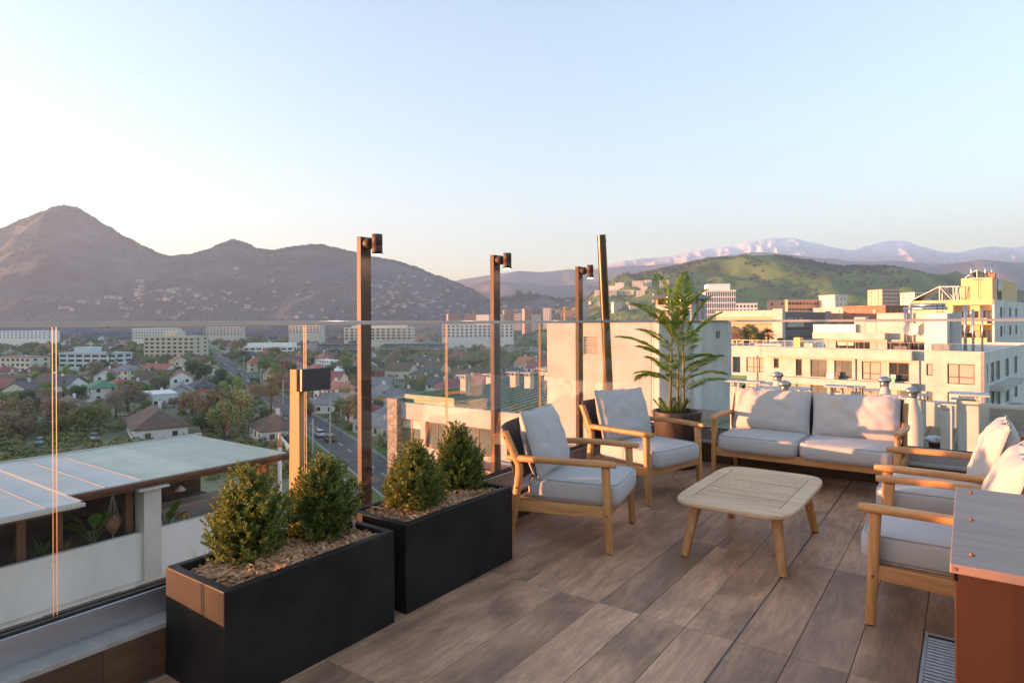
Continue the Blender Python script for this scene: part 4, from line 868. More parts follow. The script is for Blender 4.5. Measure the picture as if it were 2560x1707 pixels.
def house_proto(W, D, h, rh, kind, wall, roof, lab, chim=True):
    e = thing('house', lab, 'house', (0, 0, 0)); m = MB().box(-W / 2, -D / 2, 0, W / 2, D / 2, h)
    if kind == 'gable':
        for s in (-1, 1): m.add([(s * W / 2, -D / 2, h), (s * W / 2, D / 2, h), (s * W / 2, 0, h + rh * .96)], [(0, 1, 2)])
    m.build('wall', wall, e)
    r = roof_mb(W, D, h, rh, kind).build('roof', roof, e)
    if chim: MB().box(W * .2, -D * .12 - .4, h, W * .2 + .8, -D * .12 + .4, h + rh + 1.0).build('chimney', wall, r)
    wm = MB().box(-.6, -.05, 0, .6, .05, 1.3).mesh('window', 'window_far')
    nfl = 2 if h > 4.5 else 1
    for f in range(nfl):
        for sy, rz in ((-1, 0), (1, 0)):
            n = max(2, int(W / 3.6))
            for k in range(n): link_mesh('window', wm, e, (-W / 2 + W * (k + .5) / n, sy * (D / 2 + .03), .95 + f * 2.7))
        for sx in (-1, 1):
            for k in range(2): link_mesh('window', wm, e, (sx * (W / 2 + .03), -D / 4 + D / 2 * k, .95 + f * 2.7), (0, 0, R_(90)))
    MB().box(-.5, -D / 2 - .06, 0, .5, -D / 2 - .001, 2.1).build('door', 'frame_brown', e)
    e['w'] = max(W, D); return e
NAMES = {'white': 'white', 'cream': 'cream', 'pink': 'pink', 'grey': 'grey', 'pale_blue': 'pale blue', 'brickred': 'red brick'}
def getp(wall, roof, kind, size):
    W, D, h, rh = size; key = (wall, roof, kind, size)
    for p in HPROTO:
        if p[0] == key: return p
    KN = {'gable': 'gabled', 'hip': 'hipped', 'flat': 'flat'}[kind]
    lab = f"{NAMES[wall]} {'two-storey' if h > 4.5 else 'single-storey'} house with {KN} {roof} roof among the suburb trees"
    p = [key, house_proto(W, D, h, rh, kind, 'house_' + wall, 'roof_' + roof, lab), False]; HPROTO.append(p); return p
PLACED = []                                     # (x, y, radius) kept clear of trees
def put_house(px, py, wall, roof, kind, size, rz, label=None, pos=None):
    p = getp(wall, roof, kind, size); q = pos or onz(px, py, GZ)
    if p[2]: o = copy_tree(p[1])
    else: o = p[1]; p[2] = True
    o.location = (q.x, q.y, GZ); o.rotation_euler = (0, 0, rz)
    if label: o['label'] = label; 
    else: o['group'] = 'houses in the garden suburb: ' + str(p[1].get('label', ''))[:60] if False else 'houses in the garden suburb'
    PLACED.append((q.x, q.y, max(size[0], size[1]) * .62)); return o
RZ0 = math.atan2(RD.y, RD.x)
S1_, S2_, S3_, S4_ = (16, 10, 3.2, 3.2), (12, 9, 5.6, 3.0), (20, 11, 3.2, 3.6), (13, 10, 3.0, 2.6)
put_house(390, 1085, 'white', 'brown', 'hip', (24, 12, 3.4, 3.8), RZ0 + .12, 'large white house with brown hipped roof directly behind the restaurant roof')
put_house(690, 1095, 'white', 'brown', 'hip', (13, 10, 3.2, 3.0), RZ0 + .1, 'white house with brown hipped roof beyond the end of the restaurant roof')
put_house(180, 1040, 'white', 'brown', 'gable', (22, 9, 3.2, 2.6), RZ0 + .2, 'long low house with brown gabled roof left of the large hipped house')
put_house(255, 1000, 'white', 'green', 'hip', (12, 10, 5.4, 2.6), RZ0 + .3, 'white two-storey house with green hipped roof on the left')
put_house(400, 1012, 'white', 'pale', 'flat', (15, 9, 4.4, .3), RZ0 + .15, 'white flat-roofed house above the large brown hipped roof')
put_house(55, 1000, 'cream', 'slate', 'gable', (13, 10, 4.0, 3.4), RZ0 - .2, 'cream house with dark slate gable at the left edge')
put_house(165, 985, 'white', 'slate', 'gable', (12, 10, 4.2, 3.2), RZ0 + .9, 'white house with slate gabled roof behind the leftmost glass joint')
put_house(400, 940, 'cream', 'red', 'gable', (15, 10, 4.0, 3.0), RZ0 + .9, 'cream house with red gabled roof below the beige apartment block')
put_house(505, 985, 'pink', 'slate', 'hip', (12, 10, 3.4, 3.0), RZ0 + .2, 'pink house with slate hipped roof left of the far avenue')
put_house(80, 945, 'cream', 'brown', 'hip', (14, 10, 3.4, 3.2), RZ0)
put_house(25, 965, 'cream', 'brown', 'hip', (14, 11, 3.6, 3.2), RZ0 + .3)
put_house(340, 985, 'white', 'slate', 'hip', S4_, RZ0 + .2); put_house(450, 1000, 'grey', 'grey', 'gable', S1_, RZ0)
put_house(560, 1035, 'white', 'brown', 'hip', S4_, RZ0 + .4)
put_house(845, 1000, 'white', 'red', 'hip', (18, 11, 4.6, 2.6), RZ0 + .25, 'white house with red tiled hipped roof behind the fan palm')
put_house(860, 1030, 'white', 'grey', 'gable', (16, 11, 3.2, 3.0), RZ0 + .8, 'pale house with light grey metal gabled roof in front of the red tiled one')
put_house(820, 918, 'white', 'pale', 'flat', (22, 9, 4.6, .4), RZ0 + .2, 'long white flat-roofed house left of the nearest spotlight post')
put_house(845, 945, 'white', 'pale', 'hip', (12, 9, 3.4, 2.0), RZ0 + .2, 'small white house with pale hipped roof left of the nearest spotlight post')
put_house(830, 965, 'cream', 'maroon', 'gable', (12, 9, 3.8, 3.0), RZ0 + .9)
put_house(965, 1010, 'white', 'grey', 'hip', (18, 12, 3.4, 3.6), RZ0 + .2, 'house with grey hipped roof just right of the nearest spotlight post')
put_house(985, 1085, 'grey', 'grey', 'hip', (20, 12, 3.2, 3.6), RZ0 + .35, 'house with grey hipped roof left of the rubble stone pillar')
put_house(1005, 945, 'cream', 'brown', 'gable', (14, 11, 4.4, 3.8), RZ0 + .75, 'cream house with steep brown gable right of the nearest spotlight post')
put_house(1085, 940, 'cream', 'brown', 'gable', (15, 11, 4.2, 4.0), RZ0 + .6, 'cream house with big steep brown roof behind the glass joint')
put_house(965, 975, 'grey', 'grey', 'hip', S4_, RZ0); put_house(1070, 975, 'white', 'slate', 'hip', S1_, RZ0 + .2); put_house(1100, 990, 'white', 'slate', 'gable', (9, 9, 5.0, 2.5), RZ0 + .7)
put_house(1150, 952, 'grey', 'brown', 'hip', S1_, RZ0 + .1); put_house(1200, 950, 'pink', 'brown', 'hip', (14, 10, 4.4, 2.4), RZ0 + .2, 'pink house with brown hipped roof left of the middle spotlight post')
put_house(1195, 985, 'white', 'maroon', 'hip', (14, 12, 3.2, 4.4), RZ0 + .75, 'house with maroon pyramid roof behind the white roof chimney')
put_house(1320, 925, 'cream', 'rust', 'gable', (14, 10, 3.8, 4.2), RZ0 + .3, 'house with rust-coloured roof and dormer left of the white block')
put_house(1290, 950, 'grey', 'slate', 'hip', S1_, RZ0); put_house(1350, 945, 'white', 'maroon', 'gable', S2_, RZ0 + .5); put_house(1280, 975, 'white', 'slate', 'hip', S4_, RZ0 + .3)
put_house(940, 1000, 'white', 'grey', 'gable', S2_, RZ0 + 1.2); put_house(1030, 1010, 'white', 'slate', 'hip', S4_, RZ0 + .4)
def clear(x, y, r):
    for (a, b, c) in PLACED:
        if (x - a) ** 2 + (y - b) ** 2 < (r + c) ** 2: return False
    return True
def road_off(p):
    v = p - RO; return v.dot(RN), v.dot(RD)
def blocked(p, m=6.5):
    o, s = road_off(p)
    if abs(o) < m + 3 and -200 < s < 900: return True
    for s0 in (60, 170, 330):
        if abs(s - s0) < m - 2 and abs(o) < 300: return True
    return False
walls_ = ['white', 'white', 'cream', 'cream', 'grey', 'brickred']; roofs_ = ['brown', 'brown', 'red', 'slate', 'grey', 'maroon', 'brown']
n = 0; tries = 0
while n < 262 and tries < 14000:
    tries += 1
    px = rc.uniform(-10, 1400); D = 190 * (1150 / 190) ** rc.random()
    p = at(px, 900, D); p.z = 0
    if blocked(p) or not clear(p.x, p.y, 7.5): continue
    if D < 330 and px > 560 and px < 760: continue
    wl_, rf_ = rc.choice(walls_), rc.choice(roofs_); kd = rc.choice(['gable', 'hip', 'hip']); sz_ = rc.choice([S1_, S2_, S4_, S3_])
    put_house(0, 0, wl_, rf_, kd, sz_, RZ0 + rc.choice([0, R_(90), .2, .8]), None, p); n += 1

# ---- apartment blocks in the town
def apt(label, px0, px1, ytop, D, floors, cols, wall, rz=0.0, depth=14, base=GZ, name='apartment_block', fh=3.0, wk=.55, hk=.5, group=None, roofmat=None, penth=None, balc=False, wmat='window_far', cat='building', sides=True):
    c = at((px0 + px1) / 2, ytop, D); W = (px1 - px0) / FPX * D; z1 = c.z; H = z1 - base
    f = FV * math.cos(rz) + RV * math.sin(rz)
    e = thing(name, label, cat, (c.x + f.x * depth / 2, c.y + f.y * depth / 2, base), PSI - rz, group)
    MB().box(-W / 2, -depth / 2, 0, W / 2, depth / 2, H).build('wall', wall, e)
    r = MB().box(-W / 2 - .2, -depth / 2 - .2, H + .001, W / 2 + .2, depth / 2 + .2, H + .6).build('roof', roofmat or wall, e)
    if penth: MB().box(-W / 2 + W * penth[0], -depth / 3, H + .601, -W / 2 + W * penth[1], depth / 3, H + penth[2]).build('plant_room', wall, r)
    cw = W / cols; wm = MB().box(-cw * wk / 2, -.06, 0, cw * wk / 2, .06, fh * hk).mesh('window', wmat)
    for j in range(floors):
        z = H - (j + 1) * fh + fh * (1 - hk) * .55
        if z < 0: break
        if balc: MB().box(-W / 2 + cw * .2, -depth / 2 - .9, z - .5, W / 2 - cw * .2, -depth / 2 - .001, z + .25).build('balcony', wall, e)
        for k in range(cols): link_mesh('window', wm, e, (-W / 2 + cw * (k + .5), -depth / 2 - .03, z))
    if sides:
        for j in range(floors):
            z = H - (j + 1) * fh + fh * (1 - hk) * .55
            if z < 0: break
            for k in range(2):
                for sx in (-1, 1): link_mesh('window', wm, e, (sx * (W / 2 + .03), -depth / 4 + depth / 2 * k, z), (0, 0, R_(90)))
    PLACED.append((c.x + f.x * depth / 2, c.y + f.y * depth / 2, W * .55)); return e
apt('beige seven-storey apartment block on the left below the mountain', 355, 490, 843, 470, 6, 9, 'olive_beige', .1, 18, penth=(.36, .58, 4.5))
apt('pale blue-grey apartment block with sloping blue roof on the left', 138, 298, 884, 405, 3, 7, 'house_pale_blue', .15, 14, roofmat='blue_roof', penth=(.22, .5, 4.0), wk=.75)
apt('cream three-storey building with purple roof at the left edge', -20, 84, 894, 400, 3, 7, 'cream', .2, 14, roofmat='purple_roof')
apt('white stepped building with many terraces behind the beige block', 327, 432, 822, 700, 4, 14, 'house_white', .1, 18, balc=True)
apt('white four-storey building with set-back top floor beside the far avenue', 607, 734, 868, 540, 3, 8, 'house_white', .05, 16, wk=.7, penth=(.05, .95, 3.6))
apt('long white apartment building left half behind the nearest spotlight post', 860, 1030, 820, 640, 4, 13, 'tower_pale2', .0, 18, wk=.62, hk=.6, penth=(.1, .9, 2.6), balc=True)
P('tower_pale2', (.62, .60, .54), (.70, .68, .62), scale=.3, rough=.85, world=True)
apt('long white apartment building behind the middle spotlight post', 1105, 1284, 812, 600, 4, 16, 'house_white', .0, 18, wk=.5, hk=.62)
apt('pale grey long building at the far left under the mountain', -10, 120, 828, 760, 3, 12, 'house_white', .1, 20, wk=.3)
apt('white flat building with dark garage openings left of the fin box', 515, 600, 818, 900, 4, 10, 'tower_pale', .0, 18)
apt('small white warehouse right of the fin box', 720, 800, 815, 800, 3, 9, 'tower_pale', .1, 18)
TW_ = [(1120, 1150, 786, 'tower_brick'), (1161, 1188, 785, 'tower_brick'), (1190, 1222, 788, 'house_white'), (1260, 1284, 777, 'tower_brick'), (1285, 1302, 785, 'tower_pale'), (1311, 1330, 773, 'tower_brick'), (1331, 1352, 787, 'tower_pale'), (1357, 1376, 771, 'tower_pale'), (1380, 1398, 786, 'tower_brick'), (1400, 1432, 776, 'tower_brick'), (1457, 1472, 757, 'tower_grey'), (1455, 1486, 772, 'tower_brick'), (1494, 1506, 756, 'tower_pale'), (1534, 1555, 756, 'tower_pale'), (1574, 1595, 760, 'tower_pale'), (1556, 1573, 786, 'tower_grey'), (1600, 1640, 784, 'house_white'), (1510, 1533, 786, 'tower_brick'), (1642, 1662, 770, 'tower_pale'), (1225, 1258, 786, 'tower_grey')]
for i, (a, b, y, m_) in enumerate(TW_):
    D = 1020 + (i * 37) % 160
    apt('distant apartment tower at the foot of the hills', a, b, y, D, min(12, max(3, int((at(a, y, D).z - GZ) / 3.2))), max(4, int((b - a) / 4)), m_, ((i * 7) % 5 - 2) * .12, 16, GZ, 'apartment_tower', group='distant apartment towers at the foot of the hills', sides=False)
apt('white office tower with vertical fins behind the white block', 1764, 1838, 728, 330, 12, 14, 'house_white', .15, 18, name='office_tower', wk=.45, hk=.8, penth=(.12, .85, 4.0), sides=False)
apt('low white building between the office tower and the shopping centre', 1840, 1892, 760, 420, 5, 6, 'house_white', .2, 16)
apt('long peach-coloured building on the skyline above the shopping centre', 1964, 2066, 752, 330, 3, 10, 'mall_orange', -.2, 18, wk=.8, hk=.4)
apt('plain cream tower beside the long peach-coloured building', 2085, 2120, 740, 320, 4, 3, 'cream', -.2, 12, wk=.12)
apt('tall pinkish residential tower on the skyline right of centre', 2204, 2247, 725, 520, 14, 9, 'tower_brick2', -.1, 18, wk=.5)
P('tower_brick2', (.58, .38, .28), (.64, .43, .32), scale=.2, rough=.85, world=True)
apt('pale residential tower behind the solar panels', 2285, 2330, 732, 560, 10, 9, 'tower_pale', -.1, 18)
apt('low grey shed roof left of the apartment tower on the skyline', 2120, 2205, 770, 300, 2, 8, 'tower_grey', -.1, 30, wk=.2)
apt('orange-brown flat block between the shopping centre and the golden balconies', 2194, 2290, 768, 200, 2, 4, 'brick', -.5, 14, wk=.2)
# apartment blocks on the slope of the green hill
for i, (a, b, yt, yb, m_) in enumerate([(1522, 1540, 716, 728, 'house_white'), (1538, 1560, 708, 722, 'house_white'), (1580, 1608, 703, 719, 'tower_pale'), (1610, 1628, 701, 718, 'cream'), (1648, 1672, 701, 722, 'tower_pale'), (1522, 1542, 727, 741, 'tower_grey'), (1543, 1558, 727, 741, 'tower_pale'), (1560, 1584, 726, 739, 'cream'), (1590, 1612, 727, 741, 'tower_pale'), (1486, 1499, 726, 741, 'tower_pale'), (1602, 1618, 716, 726, 'cream')]):
    p = None
    for yy in range(yb, yb + 60, 4):
        p = H_GR.hit((a + b) / 2, yy)
        if p: break
    if not p: continue
    D = to_ld(p)[1]; apt('stepped pale apartment block on the lower slope of the green hill', a, b, yt, D, 4, 6, m_, .3, 14, p.z - 12, 'hillside_block', group='pale apartment blocks on the green hill', sides=False)
# yellow tower crane
p = at(1412, 795, 900); t = thing('tower_crane', 'small yellow tower crane among the distant apartment towers', 'crane', (p.x, p.y, GZ), PSI + .2)
H_ = at(1412, 777, 900).z - GZ
MB().box(-.9, -.9, 0, .9, .9, H_ + 6).build('mast', 'yellow_paint', t); MB().beam((-12, 0, H_), (26, 0, H_), 1.6, 1.6).build('jib', 'yellow_paint', t); m = MB(); m.beam((0, 0, H_ + 6), (22, 0, H_ + .9), .5, .5); m.beam((0, 0, H_ + 6), (-11, 0, H_ + .9), .5, .5); m.build('tie_bars', 'yellow_paint', t); MB().box(-13, -1.2, H_ - 3, -10, 1.2, H_ - .81).build('counterweight', 'concrete', t)
# metro train on its viaduct
pa, pb = at(800, 852, 560), at(1128, 846, 560); d = (pb - pa); d.z = 0; L_ = d.length; rz = math.atan2(d.y, d.x)
t = thing('viaduct', 'long grey railway viaduct in front of the long white apartment buildings', 'viaduct', (pa.x, pa.y, GZ), rz); MB().box(-60, -4, 6.0, L_ + 120, 4, 7.2).build('deck', 'concrete', t)
for k in range(12): MB().box(-50 + k * 24, -1.2, 0, -48 + k * 24, 1.2, 5.99).build('pier', 'concrete', t)
for (a0, n_, lb) in ((0, 2, 'grey metro train, shorter part left, on the viaduct'), (56, 3, 'long grey metro train on the viaduct before white apartments')):
    q = thing('train', lb, 'train', (pa.x + d.normalized().x * a0, pa.y + d.normalized().y * a0, GZ + 7.2), rz)
    for k in range(n_):
        c = MB().box(k * 19, -1.5, .5, k * 19 + 18.4, 1.5, 3.9).build('carriage', 'train_paint', q, bevel=.3); MB().box(k * 19 + .8, -1.56, 2.0, k * 19 + 17.6, -1.501, 3.0).build('window_band', 'window_far', c); MB().box(k * 19 + 2, -1.2, 0, k * 19 + 16, 1.2, .499).build('bogie', 'rubber', c)

P('house_hill', (.36, .355, .34), (.42, .41, .39), scale=.5, rough=.9, world=True)
P('roof_hill', (.30, .31, .32), rough=.8)
# ---- houses on the hillsides
hp = []
for i, (W, D, h) in enumerate(((14, 9, 4.5), (20, 10, 4.0), (11, 9, 6.0))):
    e = thing('hillside_house', ['white flat-roofed hillside house', 'cream brown-roofed hillside house', 'white red-roofed hillside house'][i], 'house', (0, 0, 0), 0, 'pale houses scattered on the mountain slopes')
    MB().box(-W / 2, -D / 2, -6, W / 2, D / 2, h).build('wall', ['house_hill', 'house_hill', 'house_hill'][i], e)
    (roof_mb(W, D, h, 2.2, 'hip') if i else roof_mb(W, D, h, 0, 'flat')).build('roof', ['roof_hill', 'roof_brown', 'roof_red'][i], e)
    wm = MB().box(-W * .3, -.06, 0, W * .3, .06, 1.5).mesh('window', 'window_far'); link_mesh('window', wm, e, (0, -D / 2 - .04, 1.2)); hp.append([e, False])
def hill_house(px, py, hills, sc_=1.0):
    best = None
    for h in hills:
        p = h.hit(px, py)
        if p and (best is None or (p - EYEV).length < (best - EYEV).length): best = p
    if best is None: return
    q = rc.choice(hp)
    if q[1]: o = copy_tree(q[0])
    else: o = q[0]; q[1] = True
    o.location = best; o.rotation_euler = (0, 0, PSI + rc.uniform(-.5, .5)); s = sc_ * rc.uniform(.8, 1.5); o.scale = (s, s, s)
hh = [(205, 757), (245, 762), (180, 777), (160, 770), (345, 740), (350, 705), (355, 720), (300, 748), (275, 745), (425, 727), (440, 727), (375, 732), (400, 727), (345, 728), (415, 750), (490, 742), (530, 740), (570, 738), (590, 675), (515, 750), (590, 756), (640, 777), (620, 770), (1118, 727), (1035, 692), (960, 702), (990, 735), (980, 780), (1000, 694), (1025, 715), (945, 718), (925, 715), (975, 734), (1060, 700), (1050, 765), (1060, 768), (1100, 768), (1080, 758), (1005, 770), (1025, 760), (1160, 770), (1120, 780), (660, 775), (690, 770)]
for (x, y) in hh: hill_house(x, y, [H_MT, H_LOW], .75)
for k in range(120):
    x = rc.choice([rc.uniform(300, 620), rc.uniform(640, 1180), rc.uniform(900, 1180)]); y = rc.uniform(705, 798) if x > 640 else rc.uniform(725, 798)
    hill_house(x, y, [H_MT, H_LOW], .48)
for k in range(26): hill_house(rc.uniform(1240, 1480), rc.uniform(748, 790), [H_LOW, H_GR], .65)
for k in range(10): hill_house(rc.uniform(1480, 1680), rc.uniform(730, 770), [H_GR], .65)

# ---- trees
LEAF('leaf_green', [(0.0845, 0.1625, 0.0338), (0.143, 0.247, 0.0494), (0.208, 0.312, 0.065)], trans=.2)
LEAF('leaf_dark', [(0.0546, 0.0975, 0.0364), (0.0858, 0.143, 0.0494), (0.117, 0.1755, 0.065)], trans=.15)
LEAF('leaf_olive', [(0.156, 0.1885, 0.0585), (0.234, 0.26, 0.0754), (0.3055, 0.3055, 0.091)], trans=.2)
LEAF('leaf_autumn', [(0.221, 0.1495, 0.0585), (0.312, 0.2015, 0.065), (0.273, 0.221, 0.0845), (0.364, 0.247, 0.078)], trans=.25)
LEAF('leaf_bare', [(0.208, 0.1625, 0.1105), (0.26, 0.2015, 0.1365), (0.299, 0.2405, 0.1625)], trans=.15)
LEAF('leaf_lime', [(0.234, 0.364, 0.0546), (0.325, 0.455, 0.078), (0.416, 0.494, 0.091)], trans=.25)
P('bark', (.06, .045, .035), (.10, .08, .06), scale=3, rough=.95)
def crown_mb(seed, R, H, z0, n, leaf, shape='round', dens=1.0):
    rs = random.Random(seed); m = MB(); lobes = []
    for k in range(11 if shape != 'cone' else 14):
        t = rs.random(); th = rs.uniform(0, 6.28)
        if shape == 'cone': rr = R * (1 - t) * .75; lobes.append((Vector((rr * math.cos(th), rr * math.sin(th), z0 + H * (.05 + .9 * t))), R * (.55 - .38 * t)))
        elif shape == 'column': lobes.append((Vector((R * .3 * math.cos(th), R * .3 * math.sin(th), z0 + H * (.12 + .76 * t))), R * .62))
        else:
            rr = R * rs.uniform(.25, .68); lobes.append((Vector((rr * math.cos(th), rr * math.sin(th), z0 + H * (.2 + .58 * t))), R * rs.uniform(.32, .52)))
    for k in range(n):
        c, r = rs.choice(lobes)
        d = Vector((rs.gauss(0, 1), rs.gauss(0, 1), rs.gauss(0, 1))).normalized(); p = c + d * r * (rs.random() ** .35)
        nrm = (d + Vector((rs.uniform(-.7, .7), rs.uniform(-.7, .7), rs.uniform(-.3, .8)))).normalized(); a, b = frame_from(nrm); s_ = leaf * rs.uniform(.6, 1.3); an = rs.uniform(0, 6.28)
        a2 = a * math.cos(an) + b * math.sin(an); b2 = b * math.cos(an) - a * math.sin(an)
        m.add([p - a2 * s_, p + b2 * s_ * .55, p + a2 * s_, p - b2 * s_ * .55], [(0, 1, 2, 3)])
    return m, lobes
TP = {}
def tree_proto(key, seed, R, H, trunk, n, leaf, mat, shape='round'):
    e = thing('tree', key, 'tree', (0, 0, 0)); m, lobes = crown_mb(seed, R, H, trunk, n, leaf, shape)
    t = MB(); t.tube([(0, 0, -.3), (.1, .05, trunk * .6), (0, .1, trunk + H * .25), (0, 0, trunk + H * .6)], [R * .09, R * .07, R * .05, R * .02], 7)
    for c, r in lobes[:8]: t.tube([(0, 0, trunk * .8), (c.x * .5, c.y * .5, trunk * .5 + c.z * .45), tuple(c)], [R * .04, R * .028, R * .01], 5, cap=False)
    t.build('trunk', 'bark', e); m.build('crown', mat, e); TP[key] = [e, False, R]
tree_proto('green broadleaf tree in the suburb', 1, 4.2, 7.0, 2.0, 3000, .34, 'leaf_green')
tree_proto('dark evergreen tree in the suburb', 2, 4.4, 7.6, 1.6, 3200, .32, 'leaf_dark')
tree_proto('olive-coloured tree in the suburb', 3, 4.6, 7.4, 2.2, 3000, .34, 'leaf_olive')
tree_proto('orange autumn tree in the suburb', 4, 4.4, 7.2, 2.4, 2500, .34, 'leaf_autumn')
tree_proto('brown leafless-looking tree in the suburb', 5, 4.5, 7.6, 2.6, 1900, .27, 'leaf_bare')
tree_proto('lime green young tree in the suburb', 6, 3.2, 6.6, 1.8, 2400, .30, 'leaf_lime')
tree_proto('dark conifer in the suburb', 7, 2.8, 12.0, 1.0, 2800, .30, 'leaf_dark', 'cone')
tree_proto('slender poplar-like tree in the suburb', 8, 1.9, 11.0, 1.2, 2000, .28, 'leaf_olive', 'column')
tree_proto('brown autumn oak-like tree in the suburb', 9, 5.2, 7.4, 2.4, 3200, .34, 'leaf_autumn2')
LEAF('leaf_autumn2', [(0.221, 0.169, 0.0845), (0.273, 0.2015, 0.0975), (0.325, 0.234, 0.1105)], trans=.2)
MAT_FIX = [(o, 'leaf_autumn2') for o in TP['brown autumn oak-like tree in the suburb'][0].children if o.name.startswith('crown')]
for o, k in MAT_FIX: o.data.materials.clear(); o.data.materials.append(MAT[k])
KEYS = list(TP)
def put_tree(key, p, s, z=GZ, label=None, sz=None):
    q = TP[key]
    if q[1]: o = copy_tree(q[0])
    else: o = q[0]; q[1] = True
    o.location = (p.x, p.y, z); o.rotation_euler = (0, 0, rc.uniform(0, 6.28)); k = s * rc.uniform(.9, 1.1); o.scale = (s, s, k if sz is None else sz)
    if label: o['label'] = label
    else: o['group'] = 'trees in the suburb'
    PLACED.append((p.x, p.y, q[2] * s * .55)); return o
G_, D_, O_, A_, Br, Li, Co, Po, Oa = KEYS
big = [(40, 1075, Oa, 1.7), (150, 1080, Oa, 1.6), (75, 1040, D_, 1.5), (15, 1050, O_, 1.6), (215, 1085, O_, 1.5), (195, 1020, D_, 1.5), (120, 1020, O_, 1.3), (505, 1085, D_, 1.0), (530, 1080, Oa, 2.0), (600, 1075, O_, 1.9), (570, 1060, A_, 1.6), (560, 1100, O_, 1.7), (480, 1040, A_, 1.4), (320, 1030, Br, 1.5), (360, 1025, Br, 1.2), (290, 1045, Br, 1.5), (375, 1000, G_, 1.2), (440, 965, G_, 1.6), (410, 975, G_, 1.6), (395, 990, Br, 1.5), (480, 945, D_, 1.7), (510, 960, D_, 1.8), (545, 975, D_, 1.6), (525, 920, G_, 1.6), (500, 925, O_, 1.6), (560, 990, Li, 1.3), (600, 985, Li, 1.4), (635, 985, D_, 1.3), (690, 950, G_, 1.8), (660, 930, G_, 1.6), (720, 960, D_, 1.8), (730, 985, Br, 1.7), (700, 980, Oa, 1.6), (680, 1000, G_, 1.2), (615, 910, D_, 2.0), (590, 880, A_, 2.2), (640, 870, A_, 2.0), (560, 875, A_, 2.0), (870, 1060, O_, 1.5), (890, 1050, A_, 1.4), (905, 1075, A_, 1.2), (930, 1070, G_, 1.0), (820, 950, D_, 1.4), (880, 960, D_, 1.7), (860, 930, O_, 1.6), (900, 945, O_, 1.4), (830, 885, A_, 2.0), (880, 880, A_, 2.0), (985, 920, Br, 1.8), (960, 890, O_, 1.8), (1010, 900, A_, 1.8), (1060, 900, Oa, 1.7), (1040, 1000, O_, 1.4), (1065, 985, Oa, 1.6), (950, 985, D_, 1.3), (1025, 945, D_, 1.2), (1130, 930, Br, 1.6), (1150, 880, O_, 2.2), (1120, 880, A_, 2.0), (1190, 890, G_, 1.8), (1170, 1000, Li, 1.4), (1140, 1000, G_, 1.3), (1170, 960, D_, 1.3), (1260, 905, O_, 1.8), (1290, 920, G_, 1.8), (1300, 860, O_, 2.0), (1330, 870, D_, 1.8), (1355, 890, O_, 2.0), (960, 1015, D_, 1.1), (1275, 880, Br, 1.8), (720, 1090, D_, .9), (740, 1110, G_, .8), (745, 1130, D_, .8), (775, 1045, D_, .9), (940, 1050, D_, 1.0), (640, 1010, Oa, 1.5), (1215, 940, O_, 1.4), (100, 960, Br, 1.6), (240, 950, Br, 1.8), (260, 935, D_, 1.4), (150, 905, O_, 1.8), (130, 920, D_, 1.6), (420, 880, A_, 1.6), (310, 900, A_, 1.7), (230, 870, D_, 2.4), (275, 860, D_, 1.6), (15, 880, D_, 1.6), (70, 880, O_, 1.8), (85, 880, O_, 1.8), (330, 880, O_, 1.9), (690, 900, A_, 1.8), (760, 900, O_, 1.8), (450, 945, D_, 1.2), (60, 1100, Oa, 1.2), (5, 1100, Oa, 1.5)]
for (px, py, k, s) in big:
    p = onz(px, py, GZ); put_tree(k, p, s * .62)
n = 0; tries = 0
wts = [G_, G_, G_, D_, D_, O_, O_, O_, O_, A_, Br, Br, Oa, Li, Li, Co, Po]
while n < 165 and tries < 9000:
    tries += 1; px = rc.uniform(-20, 1420); D = 170 * (760 / 170) ** rc.random(); p = at(px, 900, D); p.z = 0
    if blocked(p, 4.0) or not clear(p.x, p.y, 1.6): continue
    put_tree(rc.choice(wts), p, rc.uniform(.42, .85)); n += 1
# trees by the shopping centre
for (px, D, k, s) in ((1875, 150, O_, .62), (1845, 140, Br, .45), (1900, 150, O_, .4), (2105, 140, Po, .42), (1860, 160, D_, .45), (1838, 150, O_, .5), (1955, 160, D_, .3)):
    p = at(px, 850, D); o = put_tree(k, p, s, z=at(px, 868, D).z, label=f'tree on the planted roof before the shopping centre'); o['group'] = 'trees before the shopping centre'
# podium those trees stand on
pq = [at(1780, 868, 128), at(2140, 868, 128), at(2140, 866, 168), at(1780, 866, 168)]; zq = at(1900, 868, 145).z
t = thing('podium', 'planted podium roof in front of the shopping centre', 'building', (0, 0, GZ)); m = MB(); m.add([(q.x, q.y, zq - GZ - .05) for q in pq] + [(q.x, q.y, 0) for q in pq], [(0, 1, 2, 3), (0, 4, 5, 1), (1, 5, 6, 2), (2, 6, 7, 3), (3, 7, 4, 0)]); m.build('block', 'olive_roof', t)
